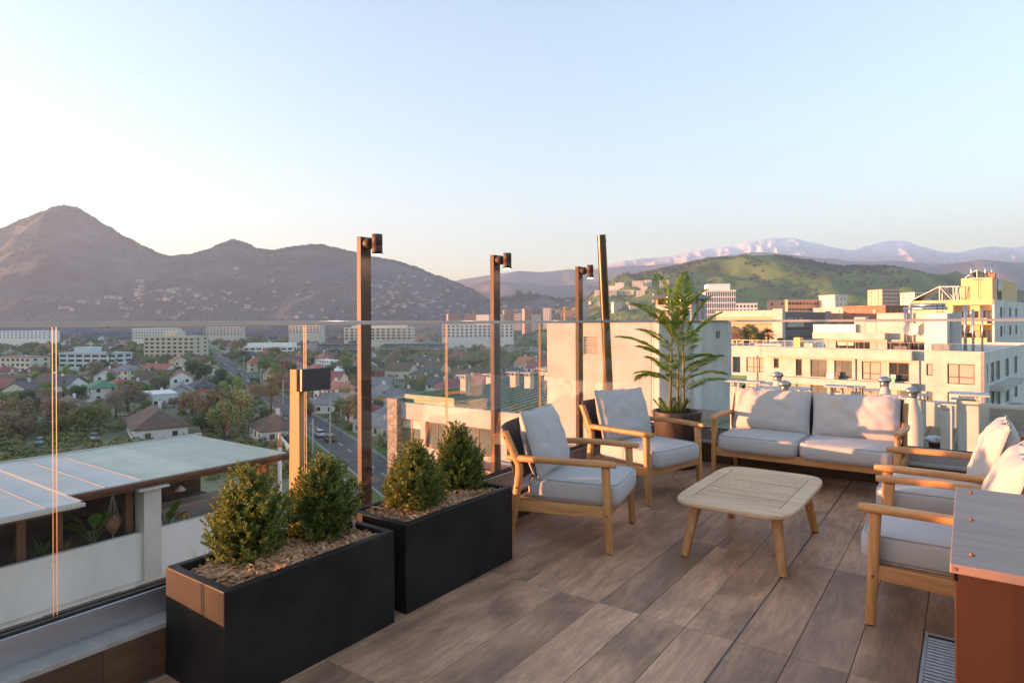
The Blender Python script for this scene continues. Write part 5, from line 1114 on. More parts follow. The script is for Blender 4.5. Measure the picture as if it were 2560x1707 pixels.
# fan palms
LEAF('fan_leaf', [(0.1162, 0.124, 0.0465), (0.1705, 0.1628, 0.062), (0.2325, 0.2015, 0.0853)], trans=.2)
def fan_palm(label, p, H, seed, skirt=True, mat='fan_leaf', z=GZ, R=1.9, nf=26):
    rs = random.Random(seed); t = thing('fan_palm', label, 'palm', (p.x, p.y, z)); MB().tube([(0, 0, -.2), (.05, 0, H * .5), (0, .05, H)], [.32, .24, .22], 8).build('trunk', 'bark', t); m = MB()
    for k in range(nf):
        az = k * 2.4; el = R_(rs.uniform(-65 if skirt else -25, 75)); L_ = R * rs.uniform(.8, 1.1); d = Vector((math.cos(az) * math.cos(el), math.sin(az) * math.cos(el), math.sin(el))); b = Vector((0, 0, H)); c = b + d * L_ * .45; a, u = frame_from(d)
        m.tube([b, c], .03, 4, cap=False)
        for i in range(13):
            an = R_(-75 + 150 * i / 12); dr = (d * math.cos(an) + a * math.sin(an)).normalized(); tip = c + dr * L_ * .72 + Vector((0, 0, -.35 * abs(math.sin(an)) - .15)); w_ = dr.cross(u).normalized() * .055 if dr.cross(u).length > .01 else a * .05; m.add([c, (c + tip) / 2 + w_, tip, (c + tip) / 2 - w_], [(0, 1, 2, 3)])
    m.build('fronds', mat, t)
p = onz(678, 1060, GZ); fan_palm('tall fan palm with shaggy crown left of the orange-lit fin', p, 11.5, 1, R=3.2)
p = onz(800, 1030, GZ); fan_palm('stout fan palm right of the orange-lit fin', p, 10.5, 2, R=4.0, nf=34)
p = onz(275, 935, GZ); fan_palm('fan palm before the pale blue-grey apartment block', p, 12, 3, R=2.6)
p = onz(855, 870, GZ); fan_palm('fan palm left of the nearest spotlight post, far off', p, 14, 4, R=3)
p = at(1920, 860, 140); fan_palm('date palm before the shopping centre', p, 3.0, 5, False, 'palm_far', zq, 1.9)
LEAF('palm_far', [(0.0465, 0.0853, 0.0232), (0.0775, 0.124, 0.031)], trans=.2)
for o in bpy.data.objects:
    if o.name.startswith('fronds') and o.parent and o.parent['label'].startswith('date palm'): o.data.materials.clear(); o.data.materials.append(MAT['palm_far'])
# hedges along the avenue
def hedge(label, s0, s1, o0, o1, h, mat, seed):
    a = RO + RD * s0 + RN * o0; b = RO + RD * s1 + RN * o1; L_ = (b - a).length; t = thing('hedge', label, 'hedge', (a.x, a.y, GZ), math.atan2((b - a).y, (b - a).x)); rs = random.Random(seed); m = MB()
    for k in range(int(L_ * 110)):
        p = Vector((rs.uniform(0, L_), rs.uniform(-.9, .9), h * rs.random() ** .7)); s_ = rs.uniform(.12, .3); n_ = Vector((rs.gauss(0, 1), rs.gauss(0, 1), rs.gauss(0, 1))).normalized(); a_, b_ = frame_from(n_); m.add([p - a_ * s_, p + b_ * s_ * .6, p + a_ * s_, p - b_ * s_ * .6], [(0, 1, 2, 3)])
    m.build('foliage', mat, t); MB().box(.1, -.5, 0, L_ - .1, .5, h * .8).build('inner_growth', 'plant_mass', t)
hedge('clipped green hedge along the far side of the avenue', -16, 20, 14.2, 14.2, 3.0, 'leaf_olive', 1)
hedge('green and orange hedge behind the parked cars', -45, -18, 14.2, 14.2, 3.2, 'leaf_olive', 2)
hedge('lime green hedge strip near the lawn of the avenue', 22, 44, 14.0, 14.0, 2.4, 'leaf_lime', 3)
hedge('dark hedge on the near side of the avenue', 5, 40, -11, -11, 3.4, 'leaf_dark', 4)
hedge('low brown-green shrubs on the near side of the avenue', -30, -4, -10.8, -10.8, 1.8, 'leaf_olive', 5)

# ---- cars
P('car_glass', (.02, .022, .025), rough=.08, spec=.8)
for nm, c in dict(white=(.75, .75, .75), dark=(.03, .032, .035), silver=(.42, .43, .44), blue=(.20, .26, .34), red=(.35, .05, .04)).items(): P('car_' + nm, c, rough=.25, coat=.6)
P('tail_light', (.4, .02, .02), rough=.3); P('head_light', (.8, .8, .75), rough=.2)
CP = {}
def car_proto(col):
    e = thing('parked_car', col, 'car', (0, 0, 0)); L_, W = 4.5, 1.8
    side = [(-2.25, .35), (-2.25, .75), (-2.1, .95), (-1.1, 1.0), (1.75, 1.02), (2.2, .95), (2.25, .55), (2.2, .35)]
    n = len(side); m = MB(); vs = [(x, -W / 2, z) for x, z in side] + [(x, W / 2, z) for x, z in side]
    m.add(vs, [tuple(range(n)), tuple(range(n, 2 * n))[::-1]] + [(k, n + k, n + (k + 1) % n, (k + 1) % n) for k in range(n)]); body = m.build('body', 'car_' + col, e, bevel=.06)
    cab = [(-1.15, 1.001, .82), (-.45, 1.5, .66), (1.35, 1.52, .66), (1.95, 1.021, .80)]
    m = MB(); vs = [(x, -w_, z) for x, z, w_ in cab] + [(x, w_, z) for x, z, w_ in cab]; m.add(vs, [(0, 1, 2, 3), (7, 6, 5, 4), (0, 4, 5, 1), (2, 6, 7, 3)]); m.build('windows', 'car_glass', e)
    MB().box(-.5, -.68, 1.5, 1.4, .68, 1.56).build('roof', 'car_' + col, e, bevel=.03)
    for x in (-1.4, 1.4):
        for y in (-.86, .86):
            w_ = MB().tube([(x, y - .11, .33), (x, y + .11, .33)], .33, 14).build('wheel', 'rubber', e); MB().tube([(x, y + (.115 if y > 0 else -.115), .33), (x, y + (.12 if y > 0 else -.12), .33)], .2, 10).build('rim', 'steel', w_)
    for y in (-.65, .65): MB().box(2.2, y - .2, .72, 2.27, y + .2, .9).build('tail_light', 'tail_light', e); MB().box(-2.28, y - .2, .66, -2.22, y + .2, .82).build('headlight', 'head_light', e)
    CP[col] = [e, False]
for c_ in ('white', 'dark', 'silver', 'blue'): car_proto(c_)
def put_car(col, p, rz, label, group=None, s=1.0):
    q = CP[col]
    if q[1]: o = copy_tree(q[0])
    else: o = q[0]; q[1] = True
    o.location = (p.x, p.y, GZ + .03); o.rotation_euler = (0, 0, rz); o['label'] = label; o.scale = (s, s, s)
    if group: o['group'] = group
    PLACED.append((p.x, p.y, 3))
RZC = math.atan2(-RD.y, -RD.x)                 # front of the car points away along the avenue
put_car('white', onz(799, 1090, GZ), RZC + .05, 'white car on the avenue right of the orange-lit fin', s=1.1)
put_car('dark', onz(824, 1103, GZ), RZC, 'dark car parked behind the white one on the avenue', s=1.12)
put_car('silver', onz(235, 1100, GZ), RZ0 + .2, 'grey-blue car beside the large brown hipped house', s=1.1)
put_car('blue', onz(100, 1110, GZ), RZ0, 'pale car below the brown trees at far left')
GC = 'cars on the far stretch of the avenue'
for (s_, o_, c_) in ((118, 2.2, 'white'), (126, 2.4, 'white'), (170, -2.0, 'white'), (196, 2.2, 'silver'), (215, -2.2, 'dark'), (262, 2.2, 'white'), (300, 2.2, 'silver'), (310, -2.0, 'white'), (352, 2.3, 'white'), (395, -2.2, 'silver'), (420, 2.2, 'white')):
    q = RO + RD * s_ + RN * o_; put_car(c_, q, RZC if o_ > 0 else RZC + math.pi, f'small {c_} car on the far stretch of the avenue', GC)

# ---- utility poles, street lamps, wires
P('pole_concrete', (.36, .35, .33), (.44, .43, .41), scale=1, rough=.85)
POLES = []
def util_pole(label, px, py, H, arm=True, lamp=True):
    p = onz(px, py, GZ); t = thing('utility_pole', label, 'pole', (p.x, p.y, GZ), RZ0 + R_(90)); MB().tube([(0, 0, 0), (0, 0, H)], [.24, .15], 8).build('shaft', 'pole_concrete', t)
    if arm: MB().beam((-1.3, 0, H - .5), (1.3, 0, H - .5), .16, .16).build('crossarm', 'pole_concrete', t)
    if lamp: m = MB().tube([(0, 0, H * .62), (1.5, .5, H * .85), (2.6, .9, H * .92)], .06, 5); m.build('lamp_arm', 'galv', t); MB().box(2.3, .75, H * .905, 3.3, 1.15, H * .935).build('lamp_head', 'galv', t)
    POLES.append(Vector((p.x, p.y, GZ + H - .35)))
util_pole('concrete utility pole with lamp arm in front of the dark parked car', 826, 1142, 13.0)
util_pole('concrete utility pole left of the orange-lit fin', 708, 1052, 12.5, True, False)
util_pole('thin lamp pole beside the dark hedge of the avenue', 783, 1152, 9.0, False, True)
util_pole('concrete utility pole far along the avenue', 652, 985, 11.0); util_pole('slender pole before the white flat-roofed house', 808, 935, 14.0, True, False)
util_pole('farther concrete utility pole along the avenue', 610, 940, 11.0)
def lamp_post(label, px, py, H):
    p = onz(px, py, GZ); t = thing('street_lamp', label, 'street lamp', (p.x, p.y, GZ), RZ0 - R_(90)); MB().tube([(0, 0, 0), (0, 0, H), (.8, 0, H + .2)], [.09, .06, .05], 6).build('post', 'galv', t); MB().box(.7, -.14, H + .1, 1.4, .14, H + .25).build('lamp_head', 'galv', t)
lamp_post('slim street lamp on the lawn left of the nearest spotlight post', 853, 1092, 8.0); lamp_post('slim street lamp left of the rubble stone pillar', 949, 1125, 8.5); lamp_post('slim street lamp behind the parked white car', 787, 1060, 8.0)
def wire(a, b, sag, label):
    pts = [a.lerp(b, i / 10) - Vector((0, 0, sag * 4 * (i / 10) * (1 - i / 10))) for i in range(11)]; t = thing('overhead_wire', label, 'wire', a); MB().tube([q - a for q in pts], .035, 4).build('cable', 'rubber', t)
q = RO - RD * 60 - RN * 8 + Vector((0, 0, GZ + 11)); q2 = RO - RD * 60 + RN * 14 + Vector((0, 0, GZ + 10)); wire(POLES[0], q2, 1.2, 'overhead wire from the lamp pole down toward the stone pillar'); wire(POLES[0], POLES[1], .8, 'overhead wire between the two poles beside the orange-lit fin')
t = thing('road_sign', 'yellow diamond road sign beside the far avenue', 'sign', onz(650, 965, GZ), PSI); MB().tube([(0, 0, 0), (0, 0, 2.6)], .05, 6).build('post', 'galv', t); MB().add([(0, -.05, 2.2), (.6, -.05, 2.8), (0, -.05, 3.4), (-.6, -.05, 2.8), (0, -.02, 2.2), (.6, -.02, 2.8), (0, -.02, 3.4), (-.6, -.02, 2.8)], [(0, 1, 2, 3), (7, 6, 5, 4), (0, 4, 5, 1), (1, 5, 6, 2), (2, 6, 7, 3), (3, 7, 4, 0)]).build('plate', 'yellow_paint', t)
# garden walls of the houses near the avenue
t = thing('garden_wall', 'white garden wall on the near side of the avenue below the hedge', 'wall', (0, 0, GZ)); m = MB(); a = RO - RD * 28 - RN * 13; b = RO + RD * 4 - RN * 13
m.beam((a.x, a.y, 1.1), (b.x, b.y, 1.1), .3, 2.2); m.build('wall', 'house_white', t)

# ---- far trees that merge into one mass, and scrub on the hills
def blob(m, p, r, h, rs, n=7, mi=0):
    vs = [p + Vector((0, 0, h))]; k0 = rs.uniform(0, 6.28)
    for zz, kk in ((.72, .72), (.35, 1.0), (0.0, .6)):
        for k in range(n): t = k0 + 6.283 * k / n; rr = r * kk * rs.uniform(.75, 1.2); vs.append(p + Vector((rr * math.cos(t), rr * math.sin(t), h * zz * rs.uniform(.85, 1.1))))
    fs = [(0, 1 + k, 1 + (k + 1) % n) for k in range(n)]
    for i in range(2):
        for k in range(n): fs.append((1 + i * n + k, 1 + (i + 1) * n + k, 1 + (i + 1) * n + (k + 1) % n, 1 + i * n + (k + 1) % n))
    m.add(vs, fs, mi)
LEAF('far_crown', [(0.065, 0.0936, 0.039), (0.1105, 0.143, 0.0546), (0.169, 0.1755, 0.0715), (0.221, 0.1755, 0.078), (0.195, 0.156, 0.0975), (0.247, 0.195, 0.078), (0.0845, 0.1235, 0.0468)], trans=0.0, rough=.95, spec=.05)
LEAF('scrub', [(0.032, 0.042, 0.030), (0.045, 0.055, 0.038), (0.06, 0.068, 0.048), (0.038, 0.05, 0.034)], trans=0.0, rough=.95, spec=.05)
rs = random.Random(77); m = MB(); n = 0
while n < 2000:
    px = rs.uniform(-30, 2300); D = 420 * (1750 / 420) ** rs.random(); p = at(px, 900, D); p.z = GZ
    if px > 1500 and D < 700: continue
    if blocked(p, 4.0): continue
    s_ = rs.uniform(.7, 1.5); c = p + Vector((0, 0, 1.2 * s_))
    for j in range(3): blob(m, c + Vector((rs.uniform(-2.4, 2.4), rs.uniform(-2.4, 2.4), rs.uniform(-.5, 1.5))) * s_, 2.6 * s_ * rs.uniform(.7, 1.1), 4.4 * s_ * rs.uniform(.7, 1.15), rs, 6)
    n += 1
m.build('far_trees', 'far_crown', kind='stuff', label='hazy mass of green and brown treetops across the far suburb', cat='trees')
m = MB()
for (h, l0, l1, cnt, r0, thr) in ((H_MT, -1900, 250, 9000, 2.8, -.2), (H_LOW, -300, 500, 1600, 3.6, -.3), (H_GR, -40, 1250, 6500, 2.9, .0)):
    k = 0; tr = 0
    while k < cnt and tr < cnt * 6:
        tr += 1; t_ = rs.random(); t_ = 1 - (1 - t_) ** 1.5 if rs.random() < .6 else rs.uniform(.93, 1.01); D = h.D0 + (h.Dr - h.D0) * t_; lat = rs.uniform(l0, l1)
        if mnoise.noise((lat / 90, D / 90, h.seed)) + .5 * mnoise.noise((lat / 30, D / 30, h.seed)) < thr - (.35 if t_ > .93 else 0): continue
        z = h.z(lat, D)
        if z < GZ + 4: continue
        r = r0 * rs.uniform(.5, 1.3); blob(m, ld(lat, D, z - r * .3), r, r * rs.uniform(1.0, 1.9), rs, 5); k += 1
for (px, py, s_) in ((1295, 742, 3.2), (1302, 742, 3.0), (1325, 742, 3.0), (1397, 750, 2.2), (1240, 752, 2.0), (1216, 745, 2.2), (1340, 742, 1.6), (1310, 745, 1.8)):
    p = H_LOW.hit(px, py + 8)
    if p: blob(m, p, 3.0 * s_ * .8, 11 * s_ * .75, rs, 7)
m.build('hill_scrub', 'scrub', kind='stuff', label='dark scrub and trees dotted over the hills', cat='scrub')

rs = random.Random(5); m = MB(); n = 0; tr = 0
LEAF('garden_leaf', [(0.078, 0.1326, 0.0312), (0.1326, 0.2028, 0.0468), (0.1872, 0.2184, 0.0624), (0.2652, 0.1716, 0.078), (0.117, 0.156, 0.0546)], trans=.1, rough=.7, spec=.2)
while n < 1500 and tr < 20000:
    tr += 1; px = rs.uniform(-30, 1420); D = 120 * (460 / 120) ** rs.random(); p = at(px, 900, D); p.z = GZ
    if blocked(p, 3.2): continue
    if not all((p.x - a) ** 2 + (p.y - b) ** 2 > (c * .85 + 1) ** 2 for (a, b, c) in PLACED if c > 4): continue
    n += 1; R1 = rs.uniform(1.0, 2.4); h1 = rs.uniform(1.2, 3.2)
    for k in range(46):
        d = Vector((rs.gauss(0, 1), rs.gauss(0, 1), abs(rs.gauss(0, 1)))).normalized(); q = p + Vector((d.x * R1, d.y * R1, d.z * h1)) * rs.uniform(.7, 1.0); a_, b_ = frame_from((d + Vector((rs.uniform(-.6, .6), rs.uniform(-.6, .6), .3))).normalized()); s_ = rs.uniform(.3, .55)
        m.add([q - a_ * s_, q + b_ * s_ * .6, q + a_ * s_, q - b_ * s_ * .6], [(0, 1, 2, 3)])
m.build('garden_shrubs', 'garden_leaf', kind='stuff', label='low garden shrubs and hedges between the suburb houses', cat='shrubs')
# ---- labels that single out each tree and house by its kind, distance and place
ZONES = [(128, 'left of glass joint'), (360, 'above restaurant roof'), (500, 'under beige block'), (720, 'by far avenue'), (860, 'right of fin'), (1060, 'behind nearest post'), (1330, 'behind middle post'), (9999, 'behind farthest post')]
ORD = ['first', 'second', 'third', 'fourth', 'fifth', 'sixth', 'seventh', 'eighth', 'ninth', 'tenth', 'eleventh', 'twelfth', 'thirteenth', 'fourteenth', 'fifteenth', 'sixteenth', 'seventeenth', 'eighteenth', 'nineteenth', 'twentieth']
bins = {}
for o in list(COL.objects):
    if o.parent or not o.get('group'): continue
    g_ = o['group']
    if g_ not in ('trees in the suburb', 'houses in the garden suburb', 'pale houses scattered on the mountain slopes', 'trees before the shopping centre', 'cars on the far stretch of the avenue', 'distant apartment towers at the foot of the hills', 'pale apartment blocks on the green hill'): continue
    lat, D = to_ld(o.location); px = CX + FPX * lat / D; zn = next(t for x, t in ZONES if px < x)
    kind = o['label'].replace(' in the suburb', '').replace(' among the suburb trees', '').replace(' at the foot of the hills', '').replace(' on the planted roof before the shopping centre', '').replace(' on the far stretch of the avenue', '').replace('stepped pale apartment block on the lower slope of the green hill', 'green-hill block')
    kind = kind.replace('broadleaf ', '').replace(' poplar-like', '').replace(' oak-like', '').replace('-looking', '').replace('single-storey ', 'low ').replace('two-storey ', 'tall ')
    dist = '' if 'hillside' in kind or 'tower' in kind or 'block' in kind else (' near' if D < 270 else ' mid-distance' if D < 480 else ' far')
    if g_.startswith('cars'): dist, zn = '', 'on the far avenue'
    if g_.startswith('trees before'): kind = 'tree'; dist, zn = '', 'before the shopping centre'
    if 'hillside' in kind: zn = ('upper slope, ' if o.location.z > 60 else 'lower slope, ') + zn
    bins.setdefault((kind, dist, zn), []).append((px, o))
for (kind, dist, zn), L_ in bins.items():
    L_.sort(key=lambda t: t[0])
    for i, (px, o) in enumerate(L_):
        o['label'] = (f'{ORD[min(i, 19)]}{dist} {kind} from left, {zn}' if len(L_) > 1 else f'{dist.strip()} {kind} {zn}'.strip())
# ================================================================= THE TERRACE
XR, YR = -3.15, 7.34                       # planes of the two glass balustrades
TW, TL = 0.2535, 1.295
deck = MB().box(-3.0, -1.5, -0.30, 2.6, 7.19, -0.006).build('deck_floor', 'grout', kind='structure')
tile_me = {}
def tile_mesh(wd, ln):
    k = (round(wd, 3), round(ln, 3))
    if k not in tile_me:
        tile_me[k] = MB().cbox(-wd / 2 + 0.0016, -ln / 2 + 0.0016, -0.012, wd / 2 - 0.0016, ln / 2 - 0.0016, 0.0, 0.0015).mesh('tile', 'tile')
    return tile_me[k]
rt = random.Random(3)
GR = (-0.19, 2.2, 0.0, 3.90)               # drain grate x0 y0 x1 y1
def put_tile(x0, y0, x1, y1):
    if x1 - x0 < 0.03 or y1 - y0 < 0.03: return
    link_mesh('tile', tile_mesh(x1 - x0, y1 - y0), deck, ((x0 + x1) / 2, (y0 + y1) / 2, rt.uniform(-0.0008, 0.0008)), (rt.uniform(-.0006, .0006), rt.uniform(-.002, .002), 0))
rows = [(3.240 + (k - 4) * TL, 3.240 + (k - 3) * TL) for k in range(8)]
for c in range(-8, 11):
    x0 = -0.956 + c * TW + (0.004 if c >= 0 else -0.004); x1 = x0 + TW
    x0, x1 = max(x0, -2.998), min(x1, 2.6)
    for (a, b) in rows:
        a2, b2 = max(a, -1.5), min(b, 7.188)
        if b2 <= a2: continue
        if x1 > GR[0] and x0 < GR[2] and b2 > GR[1] and a2 < GR[3]:      # tiles are cut round the drain
            if a2 < GR[1]: put_tile(x0, a2, x1, GR[1])
            if b2 > GR[3]: put_tile(x0, GR[3], x1, b2)
            lo, hi = max(a2, GR[1]), min(b2, GR[3])
            if x0 < GR[0]: put_tile(x0, lo, GR[0], hi)
            if x1 > GR[2]: put_tile(GR[2], lo, x1, hi)
        else: put_tile(x0, a2, x1, b2)
# drain grate
g = thing('drain_grate', 'galvanised slotted drain grate set in the floor beside the brown cabinet', 'drain', (GR[0], GR[1], 0))
gw, gl = GR[2] - GR[0], GR[3] - GR[1]
m = MB(); m.box(0.004, 0.004, -0.008, 0.018, gl - 0.004, 0.001); m.box(gw - 0.018, 0.004, -0.008, gw - 0.004, gl - 0.004, 0.001)
for y in (0.004, gl - 0.018): m.box(0.018, y, -0.008, gw - 0.018, y + 0.014, 0.001)
m.build('frame', 'grate_steel', g)
MB().box(0.004, 0.004, -0.0055, gw - 0.004, gl - 0.004, -0.0045).build('channel_bottom', 'rubber', g)
slat = MB().cbox(0.018, -0.0105, -0.004, gw - 0.018, 0.0105, 0.0012, 0.0035).mesh('slat', 'grate_steel')
for k in range(int((gl - 0.05) / 0.034)): link_mesh('slat', slat, g, (0, 0.036 + k * 0.034, 0))

# ---- kerbs that carry the balustrades
def kerb(name, label, axis):
    k = thing(name, label, 'kerb')
    if axis == 'y':
        MB().box(-3.24, -1.5, -0.30, -3.012, 7.43, 0.212).build('core', 'stone', k)
        y = -1.4
        while y < 7.15:
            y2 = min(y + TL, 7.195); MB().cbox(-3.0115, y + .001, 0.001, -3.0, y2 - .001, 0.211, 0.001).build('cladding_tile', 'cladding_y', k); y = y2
        y = -1.4
        while y < 7.15:
            y2 = min(y + 1.6, 7.195); MB().cbox(-3.235, y + .001, 0.2122, -2.994, y2 - .001, 0.235, 0.002).build('coping_stone', 'stone', k); y = y2
    else:
        MB().box(-3.0, 7.202, -0.30, 2.6, 7.43, 0.212).build('core', 'stone', k)
        x = -2.99
        while x < 2.5:
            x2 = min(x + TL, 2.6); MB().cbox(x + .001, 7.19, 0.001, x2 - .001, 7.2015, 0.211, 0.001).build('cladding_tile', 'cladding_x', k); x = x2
        x = -2.99
        while x < 2.5:
            x2 = min(x + 1.6, 2.6); MB().cbox(x + .001, 7.184, 0.2122, x2 - .001, 7.425, 0.235, 0.002).build('coping_stone', 'stone', k); x = x2
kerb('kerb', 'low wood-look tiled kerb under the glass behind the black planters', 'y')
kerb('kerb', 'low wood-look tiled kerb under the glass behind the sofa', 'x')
# our own building under the terrace
MB().box(-3.23, -1.5, -28, 2.6, 7.42, -0.301).build('roof_terrace_building', 'plaster_white', label='white storeys of the block that carries the tiled terrace', cat='building')

# ---- glass balustrades
def balustrade(label, axis, joints, t0, t1):
    b = thing('glass_balustrade', label, 'balustrade')
    def BX(u0, v0, z0, u1, v1, z1, mb=None, mi=0, c=0.0):
        mb = mb or MB()
        if axis == 'y': a = (XR + v0, u0, z0, XR + v1, u1, z1)
        else: a = (u0, YR - v1, z0, u1, YR - v0, z1)
        return mb.cbox(*a, c, mi) if c else mb.box(*a, mi)
    BX(t0, -0.038, 0.236, t1, 0.034, 0.352, c=0.004).build('base_channel', 'alu', b)
    m = BX(t0, 0.008, 0.3525, t1, 0.030, 0.366); BX(t0, -0.030, 0.3525, t1, -0.008, 0.366, m); m.build('gasket', 'rubber', b)
    for i in range(len(joints) - 1):
        a, c = joints[i] + 0.007, joints[i + 1] - 0.007
        m = MB(); BX(a, -0.004, 0.353, c, 0.004, 1.586, m, 0)
        o = m.build('pane', ['glass', 'glass_edge'], b)
        for p in o.data.polygons:                                        # polished edges of the pane
            n = p.normal
            if abs(n[0 if axis == 'y' else 1]) < 0.5: p.material_index = 1
    seg = [t0] + [j for j in joints if t0 < j < t1][1::2] + [t1]
    for i in range(len(seg) - 1):
        BX(seg[i] + 0.001, -0.021, 1.5865, seg[i + 1] - 0.001, 0.021, 1.611, c=0.003).build('top_rail', 'rail_metal', b)
    return b
JL = [-1.44, -0.18, 1.067, 2.322, 3.562, 4.826, 6.07, 7.33]
balustrade('frameless glass balustrade behind the black planters and the two left armchairs', 'y', JL, -1.45, 7.365)
balustrade('frameless glass balustrade behind the sofa', 'x', [-3.135, -1.865, -0.605, 0.65, 1.9], -3.11, 2.0)

# ---- spotlight posts outside the glass
def spot_post(label, y, ztop=2.165):
    p = thing('spotlight_post', label, 'lamp post', (-3.245, y, -0.25), group='bronze spotlight posts outside the glass')
    H = ztop + 0.25
    MB().box(-0.042, 0, 0, 0, 0.088, H).build('post', 'bronze', p, bevel=0.003)
    m = MB().box(-0.06, -0.02, 0, 0.0, 0.108, 0.012); m.build('base_plate', 'bronze', p)
    cz = H - 0.045; cyy = 0.044
    MB().tube([(0.0, cyy, cz), (0.012, cyy, cz), (0.05, cyy, cz), (0.056, cyy, cz)], [0.034, 0.038, 0.038, 0.032], 24).build('mount', 'bronze', p)
    MB().tube([(0.055, cyy, cz), (0.075, cyy, cz)], 0.014, 14).build('knuckle', 'bronze_light', p)
    h = MB(); cx = 0.108
    h.lathe([(0.0, 0.055), (0.031, 0.055), (0.034, 0.052), (0.034, -0.018), (0.0325, -0.0185), (0.0325, -0.0205), (0.034, -0.021), (0.034, -0.078), (0.030, -0.078), (0.029, -0.066)], 28, (cx, cyy, cz))
    hd = h.build('lamp_head', 'bronze', p)
    MB().lathe([(0.0, -0.0795), (0.0285, -0.0785), (0.0285, -0.07)], 28, (cx, cyy, cz)).build('lens', 'lens', hd)
    MB().tube([(0.072, cyy, cz), (0.08, cyy, cz)], 0.018, 14).build('hinge', 'bronze_light', p)
spot_post('bronze spotlight post nearest the camera, behind the planters', 2.83)
spot_post('middle bronze spotlight post behind the left armchair', 4.275)
spot_post('farthest bronze spotlight post behind the corner armchair', 5.71)

# ---- leaning pole outside the glass
a_, b_ = Vector((-3.36, 6.70, -0.25)), Vector((-3.36, 6.43, 2.575))
q = thing('leaning_pole', 'thick dark metal pole leaning outside the glass corner, open notched top', 'pole', a_)
MB().tube([(0, 0, 0), (b_ - a_)], [0.052, 0.049], 28, cap=False).build('tube', 'bronze_pole', q)
MB().tube([(0, 0, 0.01), (b_ - a_) * 0.999], [0.049, 0.046], 28, cap=False).build('inner_wall', 'rubber', q)
MB().tube([(b_ - a_) * 0.975 + Vector((0.046, -0.012, 0)), (b_ - a_) * 0.975 + Vector((0.058, -0.014, 0))], 0.014, 12).build('bolt', 'screw', q)

# ---- fin bracket with a box
fn = thing('fin_post', 'orange-lit tapered metal fin standing on the kerb behind the front planter', 'post', (-3.0, 2.175, 0.235))
m = MB(); vs_ = [(-0.106, 0, 0), (-0.003, 0, 0), (-0.003, 0.032, 0), (-0.106, 0.032, 0), (-0.085, 0, 1.105), (-0.003, 0, 1.105), (-0.003, 0.032, 1.105), (-0.085, 0.032, 1.105)]
m.add(vs_, [(0, 3, 2, 1), (4, 5, 6, 7), (0, 1, 5, 4), (1, 2, 6, 5), (2, 3, 7, 6), (3, 0, 4, 7)]); m.build('fin', 'fin', fn, bevel=0.002)
MB().box(-0.08, 0.033, 0.0, -0.004, 0.075, 0.006).build('foot_plate', 'fin', fn)
bx = thing('control_box', 'dark grey rectangular control box fixed to the top of the fin', 'box', (-3.0, 2.15, 1.222))
MB().box(0.0, 0.0, 0, 0.008, 0.19, 0.122).build('back_plate', 'fin', bx)
MB().box(0.012, 0.012, 0.0, 0.042, 0.205, 0.124).build('cover', 'dark_plastic', bx, bevel=0.003)
MB().tube([(0.0425, 0.105, 0.06), (0.044, 0.105, 0.06)], 0.005, 10).build('knob', 'rubber', bx)

